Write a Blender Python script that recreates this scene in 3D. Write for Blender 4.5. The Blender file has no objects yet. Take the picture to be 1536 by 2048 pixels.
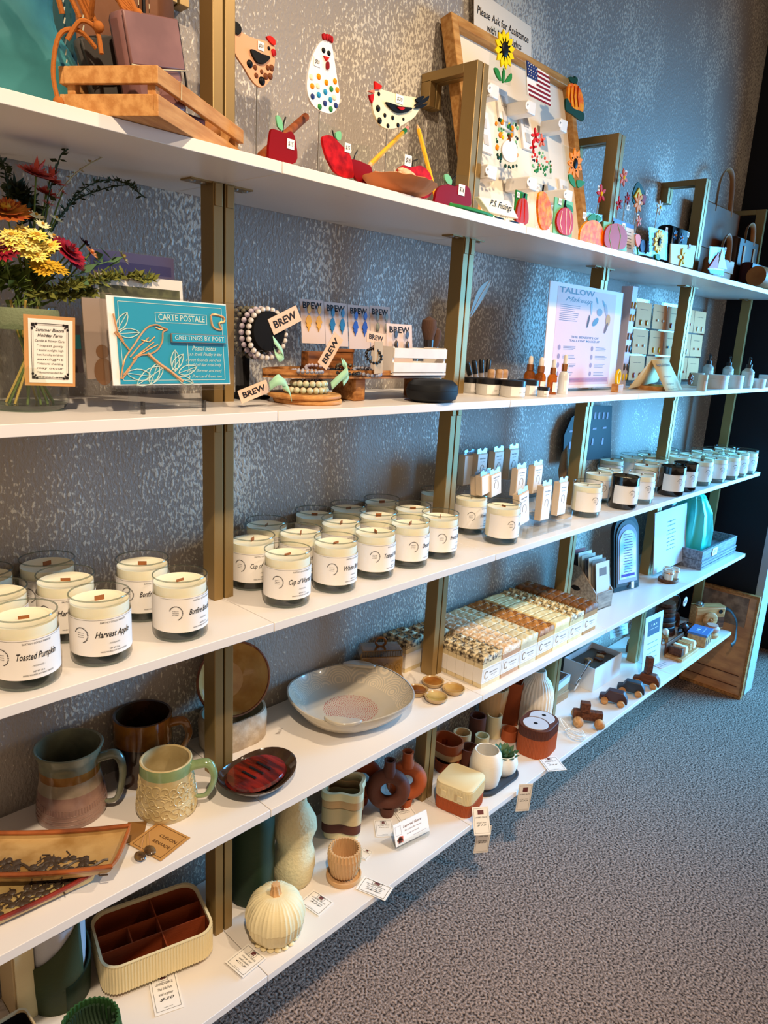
import bpy, bmesh, math, random
from mathutils import Vector, Matrix, noise
from math import sin, cos, pi, radians as rad, sqrt
random.seed(7)
SC = bpy.context.scene
COL = SC.collection
# ------------------------------------------------------------------ camera
FPX = 1441.4252
CAM = Vector((-0.0610, -0.8470, 1.46))
RT = Vector((0.68866, -0.72312, 0.05326)).normalized()
UP = Vector((0.13793, 0.20276, 0.96947)).normalized()
FW = Vector((0.71184, 0.66029, -0.23937)).normalized()
cam = bpy.data.objects.new('camera', bpy.data.cameras.new('camera'))
COL.objects.link(cam)
cam.data.sensor_fit = 'VERTICAL'; cam.data.sensor_height = 36.0
cam.data.lens = FPX / 2048 * 36.0
cam.data.clip_start = 0.02
cam.matrix_world = Matrix(((RT.x, UP.x, -FW.x, CAM.x), (RT.y, UP.y, -FW.y, CAM.y), (RT.z, UP.z, -FW.z, CAM.z), (0, 0, 0, 1)))
SC.camera = cam
# ------------------------------------------------------------------ world, lights, exposure
vs = SC.view_settings
vs.view_transform = 'Standard'; vs.look = 'None'; vs.exposure = 0.0; vs.gamma = 1.0; vs.use_curve_mapping = False
SC.cycles.transparent_max_bounces = 48
SC.cycles.max_bounces = 6; SC.cycles.diffuse_bounces = 3; SC.cycles.glossy_bounces = 3
SC.cycles.caustics_reflective = False; SC.cycles.caustics_refractive = False
SC.cycles.sample_clamp_indirect = 3.0
W = bpy.data.worlds.new('world'); SC.world = W; W.use_nodes = True
W.node_tree.nodes['Background'].inputs[0].default_value = (0.98, 0.74, 0.54, 1)
W.node_tree.nodes['Background'].inputs[1].default_value = 0.60
def lamp(name, kind, loc, target, power, color, size=0.1, size_y=None, spot=None, blend=0.4):
    d = bpy.data.lights.new(name, kind); d.energy = power; d.color = color
    if kind == 'AREA':
        d.shape = 'RECTANGLE'; d.size = size; d.size_y = size_y or size
    elif kind == 'SPOT':
        d.shadow_soft_size = size; d.spot_size = rad(spot); d.spot_blend = blend
    else: d.shadow_soft_size = size
    o = bpy.data.objects.new(name, d); COL.objects.link(o); o.location = loc
    o.rotation_euler = (Vector(target) - Vector(loc)).to_track_quat('-Z', 'Y').to_euler()
    return o
WARM = (1.0, 0.79, 0.56)
lamp('ceiling_spot', 'SPOT', (-0.25, -1.25, 2.85), (0.45, 0.1, 0.9), 185, WARM, 0.035, spot=80, blend=0.7)
lamp('ceiling_spot', 'SPOT', (1.45, -1.15, 2.85), (1.05, 0.2, 1.2), 112, WARM, 0.035, spot=70, blend=0.9)
lamp('window_light', 'AREA', (4.25, -1.05, 1.25), (2.8, 0.3, 0.75), 88, (0.10, 0.50, 1.0), 1.4, 1.9).data.spread = rad(78)
lamp('ceiling_spot', 'SPOT', (1.9, -1.9, 2.85), (1.45, -0.75, 0.0), 80, WARM, 0.05, spot=60, blend=1.0)  # unseen extra lamp, added only to warm and brighten the carpet
# ------------------------------------------------------------------ materials
MATS = {}
def srgb(r, g, b):
    f = lambda c: (c / 255 / 12.92) if c / 255 <= 0.04045 else ((c / 255 + 0.055) / 1.055) ** 2.4
    return (f(r), f(g), f(b), 1)
def mat(name, col, rough=0.6, metal=0.0, bump=0.0, bscale=200.0, var=0.0, vscale=30.0, col2=None, spec=0.5, coat=0.0, sheen=0.0, stretch=None, sss=0.0):
    """principled material; var mixes towards col2 by noise, bump adds fine relief"""
    if name in MATS: return MATS[name]
    if rough >= 0.5 and spec == 0.5: spec = 0.22
    m = bpy.data.materials.new(name); m.use_nodes = True; nt = m.node_tree; N = nt.nodes; L = nt.links
    b = N['Principled BSDF']; c = srgb(*col)
    b.inputs['Base Color'].default_value = c; b.inputs['Roughness'].default_value = rough; b.inputs['Metallic'].default_value = metal
    b.inputs['Specular IOR Level'].default_value = spec; b.inputs['Coat Weight'].default_value = coat
    if sss: b.inputs['Subsurface Weight'].default_value = sss; b.inputs['Subsurface Radius'].default_value = (0.01, 0.006, 0.003); b.inputs['Subsurface Scale'].default_value = 1.0
    tc = N.new('ShaderNodeTexCoord'); src = tc.outputs['Object']
    if stretch:
        mp = N.new('ShaderNodeMapping'); mp.inputs['Scale'].default_value = stretch; L.new(src, mp.inputs[0]); src = mp.outputs[0]
    if var or col2:
        n = N.new('ShaderNodeTexNoise'); n.inputs['Scale'].default_value = vscale; n.inputs['Detail'].default_value = 5; L.new(src, n.inputs['Vector'])
        r = N.new('ShaderNodeValToRGB'); r.color_ramp.elements[0].position = 0.38; r.color_ramp.elements[1].position = 0.62
        c2 = srgb(*col2) if col2 else (c[0] * (1 - var), c[1] * (1 - var), c[2] * (1 - var), 1)
        r.color_ramp.elements[0].color = c2; r.color_ramp.elements[1].color = c
        L.new(n.outputs['Fac'], r.inputs[0]); L.new(r.outputs[0], b.inputs['Base Color'])
    if bump:
        n = N.new('ShaderNodeTexNoise'); n.inputs['Scale'].default_value = bscale; n.inputs['Detail'].default_value = 4; L.new(src, n.inputs['Vector'])
        bp = N.new('ShaderNodeBump'); bp.inputs['Strength'].default_value = bump; bp.inputs['Distance'].default_value = 0.002
        L.new(n.outputs['Fac'], bp.inputs['Height']); L.new(bp.outputs[0], b.inputs['Normal'])
    MATS[name] = m; return m
def clear(name, tint=(1, 1, 1), gloss=0.12, rough=0.02, base=0.02, opaque=0.0, body=(200, 220, 215)):
    """clear glass or acrylic: tinted see-through mixed with a fresnel reflection"""
    if name in MATS: return MATS[name]
    m = bpy.data.materials.new(name); m.use_nodes = True; nt = m.node_tree; N = nt.nodes; L = nt.links
    N.remove(N['Principled BSDF']); out = N['Material Output']
    t = N.new('ShaderNodeBsdfTransparent'); t.inputs[0].default_value = (*tint, 1)
    g = N.new('ShaderNodeBsdfGlossy'); g.inputs['Roughness'].default_value = rough
    lw = N.new('ShaderNodeLayerWeight'); lw.inputs['Blend'].default_value = 0.5
    pw = N.new('ShaderNodeMath'); pw.operation = 'POWER'; pw.inputs[1].default_value = 4.0; L.new(lw.outputs['Facing'], pw.inputs[0])
    ma = N.new('ShaderNodeMath'); ma.operation = 'MULTIPLY_ADD'; ma.inputs[1].default_value = gloss * 2; ma.inputs[2].default_value = base + 0.02
    L.new(pw.outputs[0], ma.inputs[0]); ma.use_clamp = True
    mx = N.new('ShaderNodeMixShader'); L.new(ma.outputs[0], mx.inputs[0]); L.new(t.outputs[0], mx.inputs[1]); L.new(g.outputs[0], mx.inputs[2])
    last = mx.outputs[0]
    if opaque:
        d = N.new('ShaderNodeBsdfDiffuse'); d.inputs[0].default_value = srgb(*body)
        m2 = N.new('ShaderNodeMixShader'); m2.inputs[0].default_value = opaque; L.new(last, m2.inputs[1]); L.new(d.outputs[0], m2.inputs[2]); last = m2.outputs[0]
    L.new(last, out.inputs[0]); MATS[name] = m; return m
def wall_mat():
    m = bpy.data.materials.new('textured_plaster'); m.use_nodes = True; nt = m.node_tree; N = nt.nodes; L = nt.links
    b = N['Principled BSDF']; tc = N.new('ShaderNodeTexCoord')
    mp = N.new('ShaderNodeMapping'); mp.inputs['Scale'].default_value = (1.0, 1.0, 0.62); L.new(tc.outputs['Object'], mp.inputs[0])
    big = N.new('ShaderNodeTexNoise'); big.inputs['Scale'].default_value = 5.0; big.inputs['Detail'].default_value = 4; L.new(mp.outputs[0], big.inputs['Vector'])
    fine = N.new('ShaderNodeTexNoise'); fine.inputs['Scale'].default_value = 190; fine.inputs['Detail'].default_value = 2; fine.inputs['Roughness'].default_value = 0.55; L.new(mp.outputs[0], fine.inputs['Vector'])
    a = N.new('ShaderNodeMath'); a.operation = 'MULTIPLY'; a.inputs[1].default_value = 0.72; L.new(big.outputs['Fac'], a.inputs[0])
    s = N.new('ShaderNodeMath'); s.operation = 'ADD'; L.new(a.outputs[0], s.inputs[0]); L.new(fine.outputs['Fac'], s.inputs[1])
    r = N.new('ShaderNodeValToRGB'); r.color_ramp.elements[0].position = 0.90; r.color_ramp.elements[1].position = 1.02
    r.color_ramp.elements[0].color = (0, 0, 0, 1); r.color_ramp.elements[1].color = (1, 1, 1, 1); L.new(s.outputs[0], r.inputs[0])
    mx = N.new('ShaderNodeMix'); mx.data_type = 'RGBA'; mx.inputs[6].default_value = srgb(150, 140, 130); mx.inputs[7].default_value = srgb(214, 205, 188)
    L.new(r.outputs[0], mx.inputs[0]); L.new(mx.outputs[2], b.inputs['Base Color'])
    rr = N.new('ShaderNodeMapRange'); rr.inputs['To Min'].default_value = 0.6; rr.inputs['To Max'].default_value = 0.38; L.new(r.outputs[0], rr.inputs[0]); L.new(rr.outputs[0], b.inputs['Roughness'])
    bp = N.new('ShaderNodeBump'); bp.inputs['Strength'].default_value = 0.55; bp.inputs['Distance'].default_value = 0.004
    L.new(fine.outputs['Fac'], bp.inputs['Height']); L.new(bp.outputs[0], b.inputs['Normal'])
    return m
def marble_mat():
    m = bpy.data.materials.new('white_marble_laminate'); m.use_nodes = True; nt = m.node_tree; N = nt.nodes; L = nt.links
    b = N['Principled BSDF']; tc = N.new('ShaderNodeTexCoord'); b.inputs['Roughness'].default_value = 0.32
    mp = N.new('ShaderNodeMapping'); mp.inputs['Rotation'].default_value = (0.3, 0.2, 0.5); L.new(tc.outputs['Object'], mp.inputs[0])
    n1 = N.new('ShaderNodeTexNoise'); n1.inputs['Scale'].default_value = 3.0; n1.inputs['Detail'].default_value = 6; n1.inputs['Roughness'].default_value = 0.55; n1.inputs['Distortion'].default_value = 0.7
    L.new(mp.outputs[0], n1.inputs['Vector'])
    s = N.new('ShaderNodeMath'); s.operation = 'SUBTRACT'; s.inputs[1].default_value = 0.60; L.new(n1.outputs['Fac'], s.inputs[0])
    ab = N.new('ShaderNodeMath'); ab.operation = 'ABSOLUTE'; L.new(s.outputs[0], ab.inputs[0])
    r = N.new('ShaderNodeValToRGB'); r.color_ramp.elements[0].position = 0.0; r.color_ramp.elements[1].position = 0.016
    r.color_ramp.elements[0].color = (1, 1, 1, 1); r.color_ramp.elements[1].color = (0, 0, 0, 1); L.new(ab.outputs[0], r.inputs[0])
    n2 = N.new('ShaderNodeTexNoise'); n2.inputs['Scale'].default_value = 4.5; L.new(tc.outputs['Object'], n2.inputs['Vector'])
    r2 = N.new('ShaderNodeValToRGB'); r2.color_ramp.elements[0].position = 0.50; r2.color_ramp.elements[1].position = 0.62; L.new(n2.outputs['Fac'], r2.inputs[0])
    mu = N.new('ShaderNodeMath'); mu.operation = 'MULTIPLY'; L.new(r.outputs[0], mu.inputs[0]); L.new(r2.outputs[0], mu.inputs[1])
    mx = N.new('ShaderNodeMix'); mx.data_type = 'RGBA'; mx.inputs[6].default_value = srgb(236, 228, 220); mx.inputs[7].default_value = srgb(150, 136, 126)
    L.new(mu.outputs[0], mx.inputs[0]); L.new(mx.outputs[2], b.inputs['Base Color'])
    return m
def carpet_mat():
    m = bpy.data.materials.new('carpet'); m.use_nodes = True; nt = m.node_tree; N = nt.nodes; L = nt.links
    b = N['Principled BSDF']; tc = N.new('ShaderNodeTexCoord'); b.inputs['Roughness'].default_value = 0.95; b.inputs['Specular IOR Level'].default_value = 0.1
    n = N.new('ShaderNodeTexNoise'); n.inputs['Scale'].default_value = 170; n.inputs['Detail'].default_value = 3; L.new(tc.outputs['Object'], n.inputs['Vector'])
    r = N.new('ShaderNodeValToRGB'); r.color_ramp.elements[0].position = 0.36; r.color_ramp.elements[1].position = 0.66
    r.color_ramp.elements[0].color = srgb(58, 48, 43); r.color_ramp.elements[1].color = srgb(188, 162, 146); L.new(n.outputs['Fac'], r.inputs[0])
    L.new(r.outputs[0], b.inputs['Base Color'])
    bp = N.new('ShaderNodeBump'); bp.inputs['Strength'].default_value = 0.9; bp.inputs['Distance'].default_value = 0.004
    L.new(n.outputs['Fac'], bp.inputs['Height']); L.new(bp.outputs[0], b.inputs['Normal'])
    return m
def wood(name, c1, c2, scale=12.0, rough=0.5, axis=(1, 8, 8)):
    return mat(name, c1, rough, col2=c2, vscale=scale, stretch=axis, bump=0.15, bscale=scale * 6)
# ------------------------------------------------------------------ mesh building
class MB:
    def __init__(s): s.v = []; s.f = []
    def add(s, vs, fs, T=None):
        o = len(s.v)
        s.v += [tuple(T @ Vector(p)) for p in vs] if T is not None else [tuple(p) for p in vs]
        s.f += [tuple(i + o for i in f) for f in fs]; return s
    def box(s, c, d, T=None):
        x, y, z = c; a, b, h = d[0] / 2, d[1] / 2, d[2] / 2
        vs = [(x + i * a, y + j * b, z + k * h) for i in (-1, 1) for j in (-1, 1) for k in (-1, 1)]
        return s.add(vs, [(0, 1, 3, 2), (4, 6, 7, 5), (0, 4, 5, 1), (2, 3, 7, 6), (0, 2, 6, 4), (1, 5, 7, 3)], T)
    def lathe(s, pr, n=32, c=(0, 0, 0), T=None, fn=None, close=False):
        """profile of (r, z) turned about z; fn(angle, r, z) may reshape"""
        vs = []; fs = []
        for (r, z) in pr:
            for i in range(n):
                a = 2 * pi * i / n; rr, zz = (r, z) if fn is None else fn(a, r, z)
                vs.append((c[0] + rr * cos(a), c[1] + rr * sin(a), c[2] + zz))
        m = len(pr)
        for j in range(m if close else m - 1):
            for i in range(n):
                k = (i + 1) % n; j2 = (j + 1) % m; fs.append((j * n + i, j * n + k, j2 * n + k, j2 * n + i))
        if not close:
            if pr[0][0] < 1e-4: pass
        return s.add(vs, fs, T)
    def cyl(s, c, r, h, n=24, T=None, r2=None):
        r2 = r if r2 is None else r2
        s.lathe([(1e-5, 0), (r, 0), (r2, h), (1e-5, h)], n, c, T); return s
    def tube(s, path, r, n=8, T=None, caps=True, closed=False, flat=1.0):
        P = [Vector(p) for p in path]; m = len(P); vs = []; fs = []; prev = None
        for i, p in enumerate(P):
            if closed: t = (P[(i + 1) % m] - P[i - 1])
            else: t = P[min(i + 1, m - 1)] - P[max(i - 1, 0)]
            t.normalize()
            if prev is None:
                u = t.orthogonal().normalized()
            else:
                u = prev - t * prev.dot(t)
                u = u.normalized() if u.length > 1e-6 else t.orthogonal().normalized()
            prev = u; w = t.cross(u); rr = r(i / (m - 1)) if callable(r) else r
            for k in range(n):
                a = 2 * pi * k / n; vs.append(tuple(p + u * cos(a) * rr + w * sin(a) * rr * flat))
        for i in range(m if closed else m - 1):
            j = (i + 1) % m
            for k in range(n): l = (k + 1) % n; fs.append((i * n + k, i * n + l, j * n + l, j * n + k))
        if caps and not closed: fs.append(tuple(range(n - 1, -1, -1))); fs.append(tuple((m - 1) * n + k for k in range(n)))
        return s.add(vs, fs, T)
    def ball(s, c, r, n=14, T=None, fn=None):
        rx, ry, rz = (r, r, r) if not isinstance(r, (tuple, list)) else r
        vs = []; fs = []; m = max(4, n // 2)
        for j in range(m + 1):
            t = pi * j / m
            for i in range(n):
                a = 2 * pi * i / n; q = (sin(t) * cos(a), sin(t) * sin(a), cos(t)); k = 1 if fn is None else fn(a, t)
                vs.append((c[0] + rx * q[0] * k, c[1] + ry * q[1] * k, c[2] + rz * q[2] * k))
        for j in range(m):
            for i in range(n): k = (i + 1) % n; fs.append((j * n + i, (j + 1) * n + i, (j + 1) * n + k, j * n + k))
        return s.add(vs, fs, T)
    def prism(s, poly, d, T=None, y0=0.0):
        """closed outline of (x, z) given a thickness d along +y"""
        n = len(poly); A = sum(poly[i][0] * poly[(i + 1) % n][1] - poly[(i + 1) % n][0] * poly[i][1] for i in range(n))
        if A < 0: poly = poly[::-1]
        vs = [(p[0], y0, p[1]) for p in poly] + [(p[0], y0 + d, p[1]) for p in poly]
        fs = [tuple(range(n)), tuple(range(2 * n - 1, n - 1, -1))] + [(i, i + n, (i + 1) % n + n, (i + 1) % n) for i in range(n)]
        return s.add(vs, fs, T)
    def slab(s, poly, z0, z1, T=None):
        n = len(poly); A = sum(poly[i][0] * poly[(i + 1) % n][1] - poly[(i + 1) % n][0] * poly[i][1] for i in range(n))
        if A < 0: poly = poly[::-1]
        vs = [(p[0], p[1], z0) for p in poly] + [(p[0], p[1], z1) for p in poly]
        fs = [tuple(range(n - 1, -1, -1)), tuple(range(n, 2 * n))] + [(i, (i + 1) % n, (i + 1) % n + n, i + n) for i in range(n)]
        return s.add(vs, fs, T)
def mesh_of(name, mb, m):
    me = bpy.data.meshes.new(name); me.from_pydata(mb.v, [], mb.f); me.update()
    me.polygons.foreach_set('use_smooth', [True] * len(me.polygons))
    me.set_sharp_from_angle(angle=rad(38)); me.materials.append(m); return me
def obj(name, mb, m, parent=None, label=None, loc=None, bev=0.0, rz=0.0, kind=None, fix=True):
    if isinstance(mb, bpy.types.Mesh): me = mb
    else:
        me = mesh_of(name, mb, m)
        if fix:
            b = bmesh.new(); b.from_mesh(me); bmesh.ops.remove_doubles(b, verts=b.verts, dist=2e-5); bmesh.ops.recalc_face_normals(b, faces=b.faces); b.to_mesh(me); b.free()
    o = bpy.data.objects.new(name, me); COL.objects.link(o)
    if parent: o.parent = parent
    if label: o['label'] = label
    if kind: o['kind'] = kind
    if loc: o.location = loc
    if rz: o.rotation_euler = (0, 0, rz)
    if bev:
        md = o.modifiers.new('bevel', 'BEVEL'); md.width = bev; md.segments = 2; md.limit_method = 'ANGLE'; md.angle_limit = rad(50)
    return o
def thing(name, label, cat, loc=(0, 0, 0), rz=0.0, group=None, rot=None):
    o = bpy.data.objects.new(name, None); COL.objects.link(o); o.empty_display_size = 0.02
    o.location = loc; o.rotation_euler = rot or (0, 0, rz); o['label'] = label; o['category'] = cat
    if group: o['group'] = group
    return o
def tag(o, label, cat, group=None):
    o['label'] = label; o['category'] = cat
    if group: o['group'] = group
    return o
OCC = {}
def free(s, p, r, fixed=False):
    """nudge a round thing off whatever already stands on the shelf, the posts and the wall"""
    o = OCC.setdefault(s, [(0.61 * k + dx, 0.155, 0.0205) for k in range(6) for dx in (-0.0105, 0.0105)])
    for _ in range(80):
        moved = False
        for x, y, q in o:
            d = Vector((p.x - x, p.y - y)); m = r + q + 0.0012
            if d.length < m: d = (d if d.length > 1e-5 else Vector((1, 0))).normalized() * m; p.x, p.y = x + d.x, y + d.y; moved = True
        if p.y > 0.284 - r: p.y = 0.284 - r; p.x += 0.002 if moved else 0
        if not moved: break
    o.append((p.x, p.y, r)); return p
CACHE = {}
def cached(key, fn, m, fix=True):
    if key not in CACHE:
        o = obj(key.split(':')[0], fn(), m, fix=fix); CACHE[key] = o.data; bpy.data.objects.remove(o)
    return CACHE[key]
# ------------------------------------------------------------------ lettering
TXT = {}
def glyphs(s, bold=0.0, shear=0.0):
    k = (s, bold, shear)
    if k not in TXT:
        cu = bpy.data.curves.new('t', 'FONT'); cu.body = s; cu.size = 1; cu.align_x = 'CENTER'; cu.align_y = 'CENTER'; cu.resolution_u = 2; cu.offset = bold; cu.shear = shear
        o = bpy.data.objects.new('t', cu); COL.objects.link(o); bpy.context.view_layer.update()
        me = o.evaluated_get(bpy.context.evaluated_depsgraph_get()).to_mesh()
        vs = [tuple(v.co) for v in me.vertices]; fs = [tuple(p.vertices) for p in me.polygons]
        if vs:
            cx = (max(v[0] for v in vs) + min(v[0] for v in vs)) / 2; vs = [(v[0] - cx, v[1]) for v in vs]
            w = max(v[0] for v in vs) * 2
        else: w = 1
        TXT[k] = (vs, fs, w); bpy.data.objects.remove(o); bpy.data.curves.remove(cu)
    return TXT[k]
def text_mb(mb, lines, fmap):
    """lines: (string, x, z, width or None, height, bold, shear[, angle]) ; fmap maps local (x, z) to 3D"""
    for ln in lines:
        s, x, z, w, h, bold, shear = ln[:7]; ang = ln[7] if len(ln) > 7 else 0
        vs, fs, gw = glyphs(s, bold, shear)
        sx = w / gw if w else h; sz = h
        ca, sa = cos(ang), sin(ang)
        mb.add([fmap(x + v[0] * sx * ca - v[1] * sz * sa, z + v[0] * sx * sa + v[1] * sz * ca) for v in vs], fs)
    return mb
def rules_mb(mb, rs, fmap):
    """thin printed strips: (x0, z0, x1, z1)"""
    for x0, z0, x1, z1 in rs: mb.add([fmap(x0, z0), fmap(x1, z0), fmap(x1, z1), fmap(x0, z1)], [(0, 1, 2, 3)])
    return mb
def frame_rules(x0, z0, x1, z1, t): return [(x0, z0, x1, z0 + t), (x0, z1 - t, x1, z1), (x0, z0, x0 + t, z1), (x1 - t, z0, x1, z1)]
def scribble(x, z, w, h, n=9):
    out = []; p = x
    while p < x + w:
        l = random.uniform(0.3, 1) * w / n; out.append((p, z - h * random.uniform(.2, .5), min(p + l * 0.8, x + w), z + h * random.uniform(.2, .5))); p += l
    return out
def flat(y=-0.0004): return lambda x, z: (x, y, z)
# ------------------------------------------------------------------ pixel rays of the photograph -> points on real planes
def ray(px, py): return FW + RT * ((px - 768) / FPX) - UP * ((py - 1024) / FPX)
Z = {'A': 1.6813, 'B': 1.3413, 'C': 1.0055, 'D': 0.6643, 'E': 0.3184, 'F': 0.0}
def onz(px, py, z):
    d = ray(px, py); return CAM + d * ((z - CAM.z) / d.z)
def aty(px, py, y):
    d = ray(px, py); return CAM + d * ((y - CAM.y) / d.y)
def stand(s, px, py, back=0.0, lift=0.0):
    """point on shelf s whose nearest rim projects at the pixel, pushed back by the radius"""
    p = onz(px, py, Z[s] + lift); h = Vector((p.x - CAM.x, p.y - CAM.y, 0)).normalized()
    return p + h * back
# ------------------------------------------------------------------ setting
def struct(o, label=None):
    o['kind'] = 'structure'
    if label: o['label'] = label
    return o
WY = 0.285
M_wall = wall_mat(); M_marble = marble_mat(); M_carpet = carpet_mat()
M_gold = mat('brushed_gold_metal', (150, 122, 74), 0.42, 0.5, bump=0.05, bscale=400, stretch=(1, 1, 0.05))
M_black = mat('matte_black', (18, 17, 19), 0.55); M_dark = mat('dark_navy_paint', (24, 26, 34), 0.6, bump=0.1, bscale=60)
M_ink = mat('black_ink', (35, 30, 30), 0.7); M_grayink = mat('grey_ink', (120, 112, 108), 0.8); M_red_ink = mat('dusky_red_ink', (170, 90, 85), 0.8)
M_white = mat('white_paper', (246, 240, 232), 0.7); M_cream = mat('cream_paper', (240, 226, 205), 0.7); M_label = mat('label_paper', (247, 240, 232), 0.55)
M_steel = mat('steel', (180, 178, 172), 0.3, 0.9)
struct(obj('floor', MB().box((2.0, -1.1, -0.02), (9.0, 7.0, 0.04)), M_carpet), 'grey brown carpet floor')
struct(obj('wall_back', MB().box((1.1, WY + 0.05, 1.55), (4.18, 0.1, 3.1)), M_wall), 'grey plaster wall with pale flecks')
struct(obj('wall_right', MB().box((4.6, 0.6, 1.55), (0.1, 1.6, 3.1)), M_dark))
struct(obj('wall_far', MB().box((3.9, 0.95, 1.55), (1.5, 0.1, 3.1)), M_dark))
struct(obj('ceiling', MB().box((2.0, -1.1, 3.16), (9.0, 7.0, 0.06)), mat('ceiling_paint', (150, 145, 140), 0.9)))
# dark wall end beside the shelves, its plastered edge and the dark opening behind it
struct(obj('wall_side', MB().box((3.235, 0.13, 1.55), (0.09, 0.32, 3.1)), M_dark), 'dark painted wall end at the far end of the shelves')
struct(obj('trim_1', MB().box((3.235, -0.045, 1.55), (0.10, 0.03, 3.1)), mat('rough_plaster_edge', (175, 180, 186), 0.5, bump=1.0, bscale=90)), 'rough plastered edge of the dark wall')
struct(obj('trim_2', MB().box((3.31, -0.04, 1.55), (0.02, 0.02, 3.1)), M_steel), 'thin metal strip beside the rough edge')
UNITS = ['leftmost gold and marble shelving unit, holding the flower jar and teal card', 'second gold and marble shelving unit from the left, holding the bracelets and patterned bowl',
         'middle gold and marble shelving unit, holding the soap bars and tallow poster', 'fourth gold and marble shelving unit, holding the arched picture frame',
         'rightmost gold and marble shelving unit, against the dark wall']
for u in range(5):
    x0 = 0.61 * u; t = thing('shelving_unit', UNITS[u], 'shelf', (x0, 0, 0), 0, 'marble shelving units along the wall')
    for sx in (0.0105, 0.5995):
        obj('post', MB().box((sx, 0.155, 1.149), (0.0175, 0.034, 1.692)), M_gold, t, bev=0.001)
        obj('top_bar', MB().box((sx, 0.2281, 1.986), (0.0175, 0.112, 0.018)), M_gold, t, bev=0.001)
        obj('foot', MB().box((sx, 0.255, 0.152), (0.0175, 0.03, 0.303)), M_gold, t)
        obj('wall_bracket', MB().box((sx, 0.2712, 1.955), (0.0175, 0.026, 0.05)), M_gold, t, bev=0.001)
    for k, s in enumerate('ABCDE'):
        b = obj('shelf_board', MB().box((0.305, 0.1385, Z[s] - 0.0078), (0.6085, 0.277, 0.015)), M_marble, t, bev=0.0008)
    for s in 'AB':
        for sx in (0.0105, 0.5995):
            d = 1 if sx < 0.3 else -1
            pl = obj('bracket_plate', MB().box((sx + d * 0.018, 0.155, Z[s] - 0.0165), (0.052, 0.03, 0.0025)), M_gold, t)
            obj('bracket_tab', MB().box((sx, 0.137, Z[s] - 0.033), (0.013, 0.002, 0.032)), M_gold, t, bev=0.0008)
            for q in (0.018, 0.036): obj('screw', MB().lathe([(1e-5, -0.003), (0.004, -0.002), (0.005, 0)], 10, (sx + d * q, 0.15, Z[s] - 0.0178)), M_steel, pl)
# ------------------------------------------------------------------ candles on shelf C
M_glass = clear('tumbler_glass', (0.99, 0.99, 0.985), 0.3, base=0.0); M_gbase = clear('thick_glass_base', (0.66, 0.70, 0.68), 0.22, 0.05, 0.05)
M_wax = mat('cream_soy_wax', (255, 246, 214), 0.45, sss=0.15); M_wick = mat('wooden_wick', (150, 92, 50), 0.8); M_bglass = mat('black_glass', (14, 13, 14), 0.12, coat=0.5)
R0, H0 = 0.040, 0.094
def glass_shell():
    return MB().lathe([(R0 - 0.0045, 0.0), (R0 - 0.001, 0.004), (R0, 0.014), (R0, H0)], 40)
def glass_base(): return MB().lathe([(1e-5, 0.0), (R0 - 0.005, 0.0), (R0 - 0.0015, 0.004), (R0 - 0.0018, 0.0145), (1e-5, 0.0145)], 40)
def glass_rim(): return MB().tube([((R0 - 0.0008) * cos(a), (R0 - 0.0008) * sin(a), H0) for a in [2 * pi * i / 40 for i in range(40)]], 0.0011, 6, closed=True)
def wax_body(): return MB().lathe([(1e-5, 0.0152), (R0 - 0.003, 0.0152), (R0 - 0.002, 0.017), (R0 - 0.002, 0.0835), (R0 - 0.003, 0.0828), (1e-5, 0.0823)], 40)
def wick_mb(): return MB().box((0, 0, 0.0835), (0.013, 0.0014, 0.009))
def label_mb(h0=0.017, h1=0.070, r=R0 + 0.0004):
    m = MB(); n = 44; a0, a1 = rad(-230), rad(50)
    m.add([(r * cos(a0 + (a1 - a0) * i / n), r * sin(a0 + (a1 - a0) * i / n), z) for i in range(n + 1) for z in (h0, h1)], [(2 * i, 2 * i + 2, 2 * i + 3, 2 * i + 1) for i in range(n)]); return m
def cyl_map(r, a=0.0): return lambda x, z: (r * sin(x / r + a), -r * cos(x / r + a), z)
LM = {}
def lettering(nm):
    def f():
        g = cyl_map(R0 + 0.0008); m = MB()
        w = min(0.050, 0.0036 * len(nm) + 0.004)
        text_mb(m, [('EARTHLY GOODS MARKET', 0.0, 0.0645, 0.036, 0.0034, 0.0, 0), (nm, 0.0, 0.0475, w, 0.0125, 0.012, 0.4), ('- WOODWICK -', 0.0, 0.0345, 0.016, 0.003, 0, 0),
                    ('NET WT 10 oz', 0.0, 0.027, 0.014, 0.003, 0.01, 0), ('HAND POURED SOY WAX CANDLE', 0.0, 0.0228, 0.038, 0.0028, 0.005, 0)], g)
        rules_mb(m, [(-0.07 + 0.0025 * i, 0.0683, -0.0675 + 0.0025 * i, 0.0686) for i in range(44)], g)
        for k in range(20):   # wreath of leaves
            a = rad(-70 + k * 12); cx, cz = -0.044 + 0.0095 * cos(a), 0.047 + 0.0105 * sin(a)
            rules_mb(m, [(cx - 0.0009, cz - 0.0006, cx + 0.0009, cz + 0.0006)], g)
        for z in (0.05, 0.047, 0.044): rules_mb(m, scribble(-0.049, z, 0.009, 0.0009, 4), g)
        return m
    return f
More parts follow.
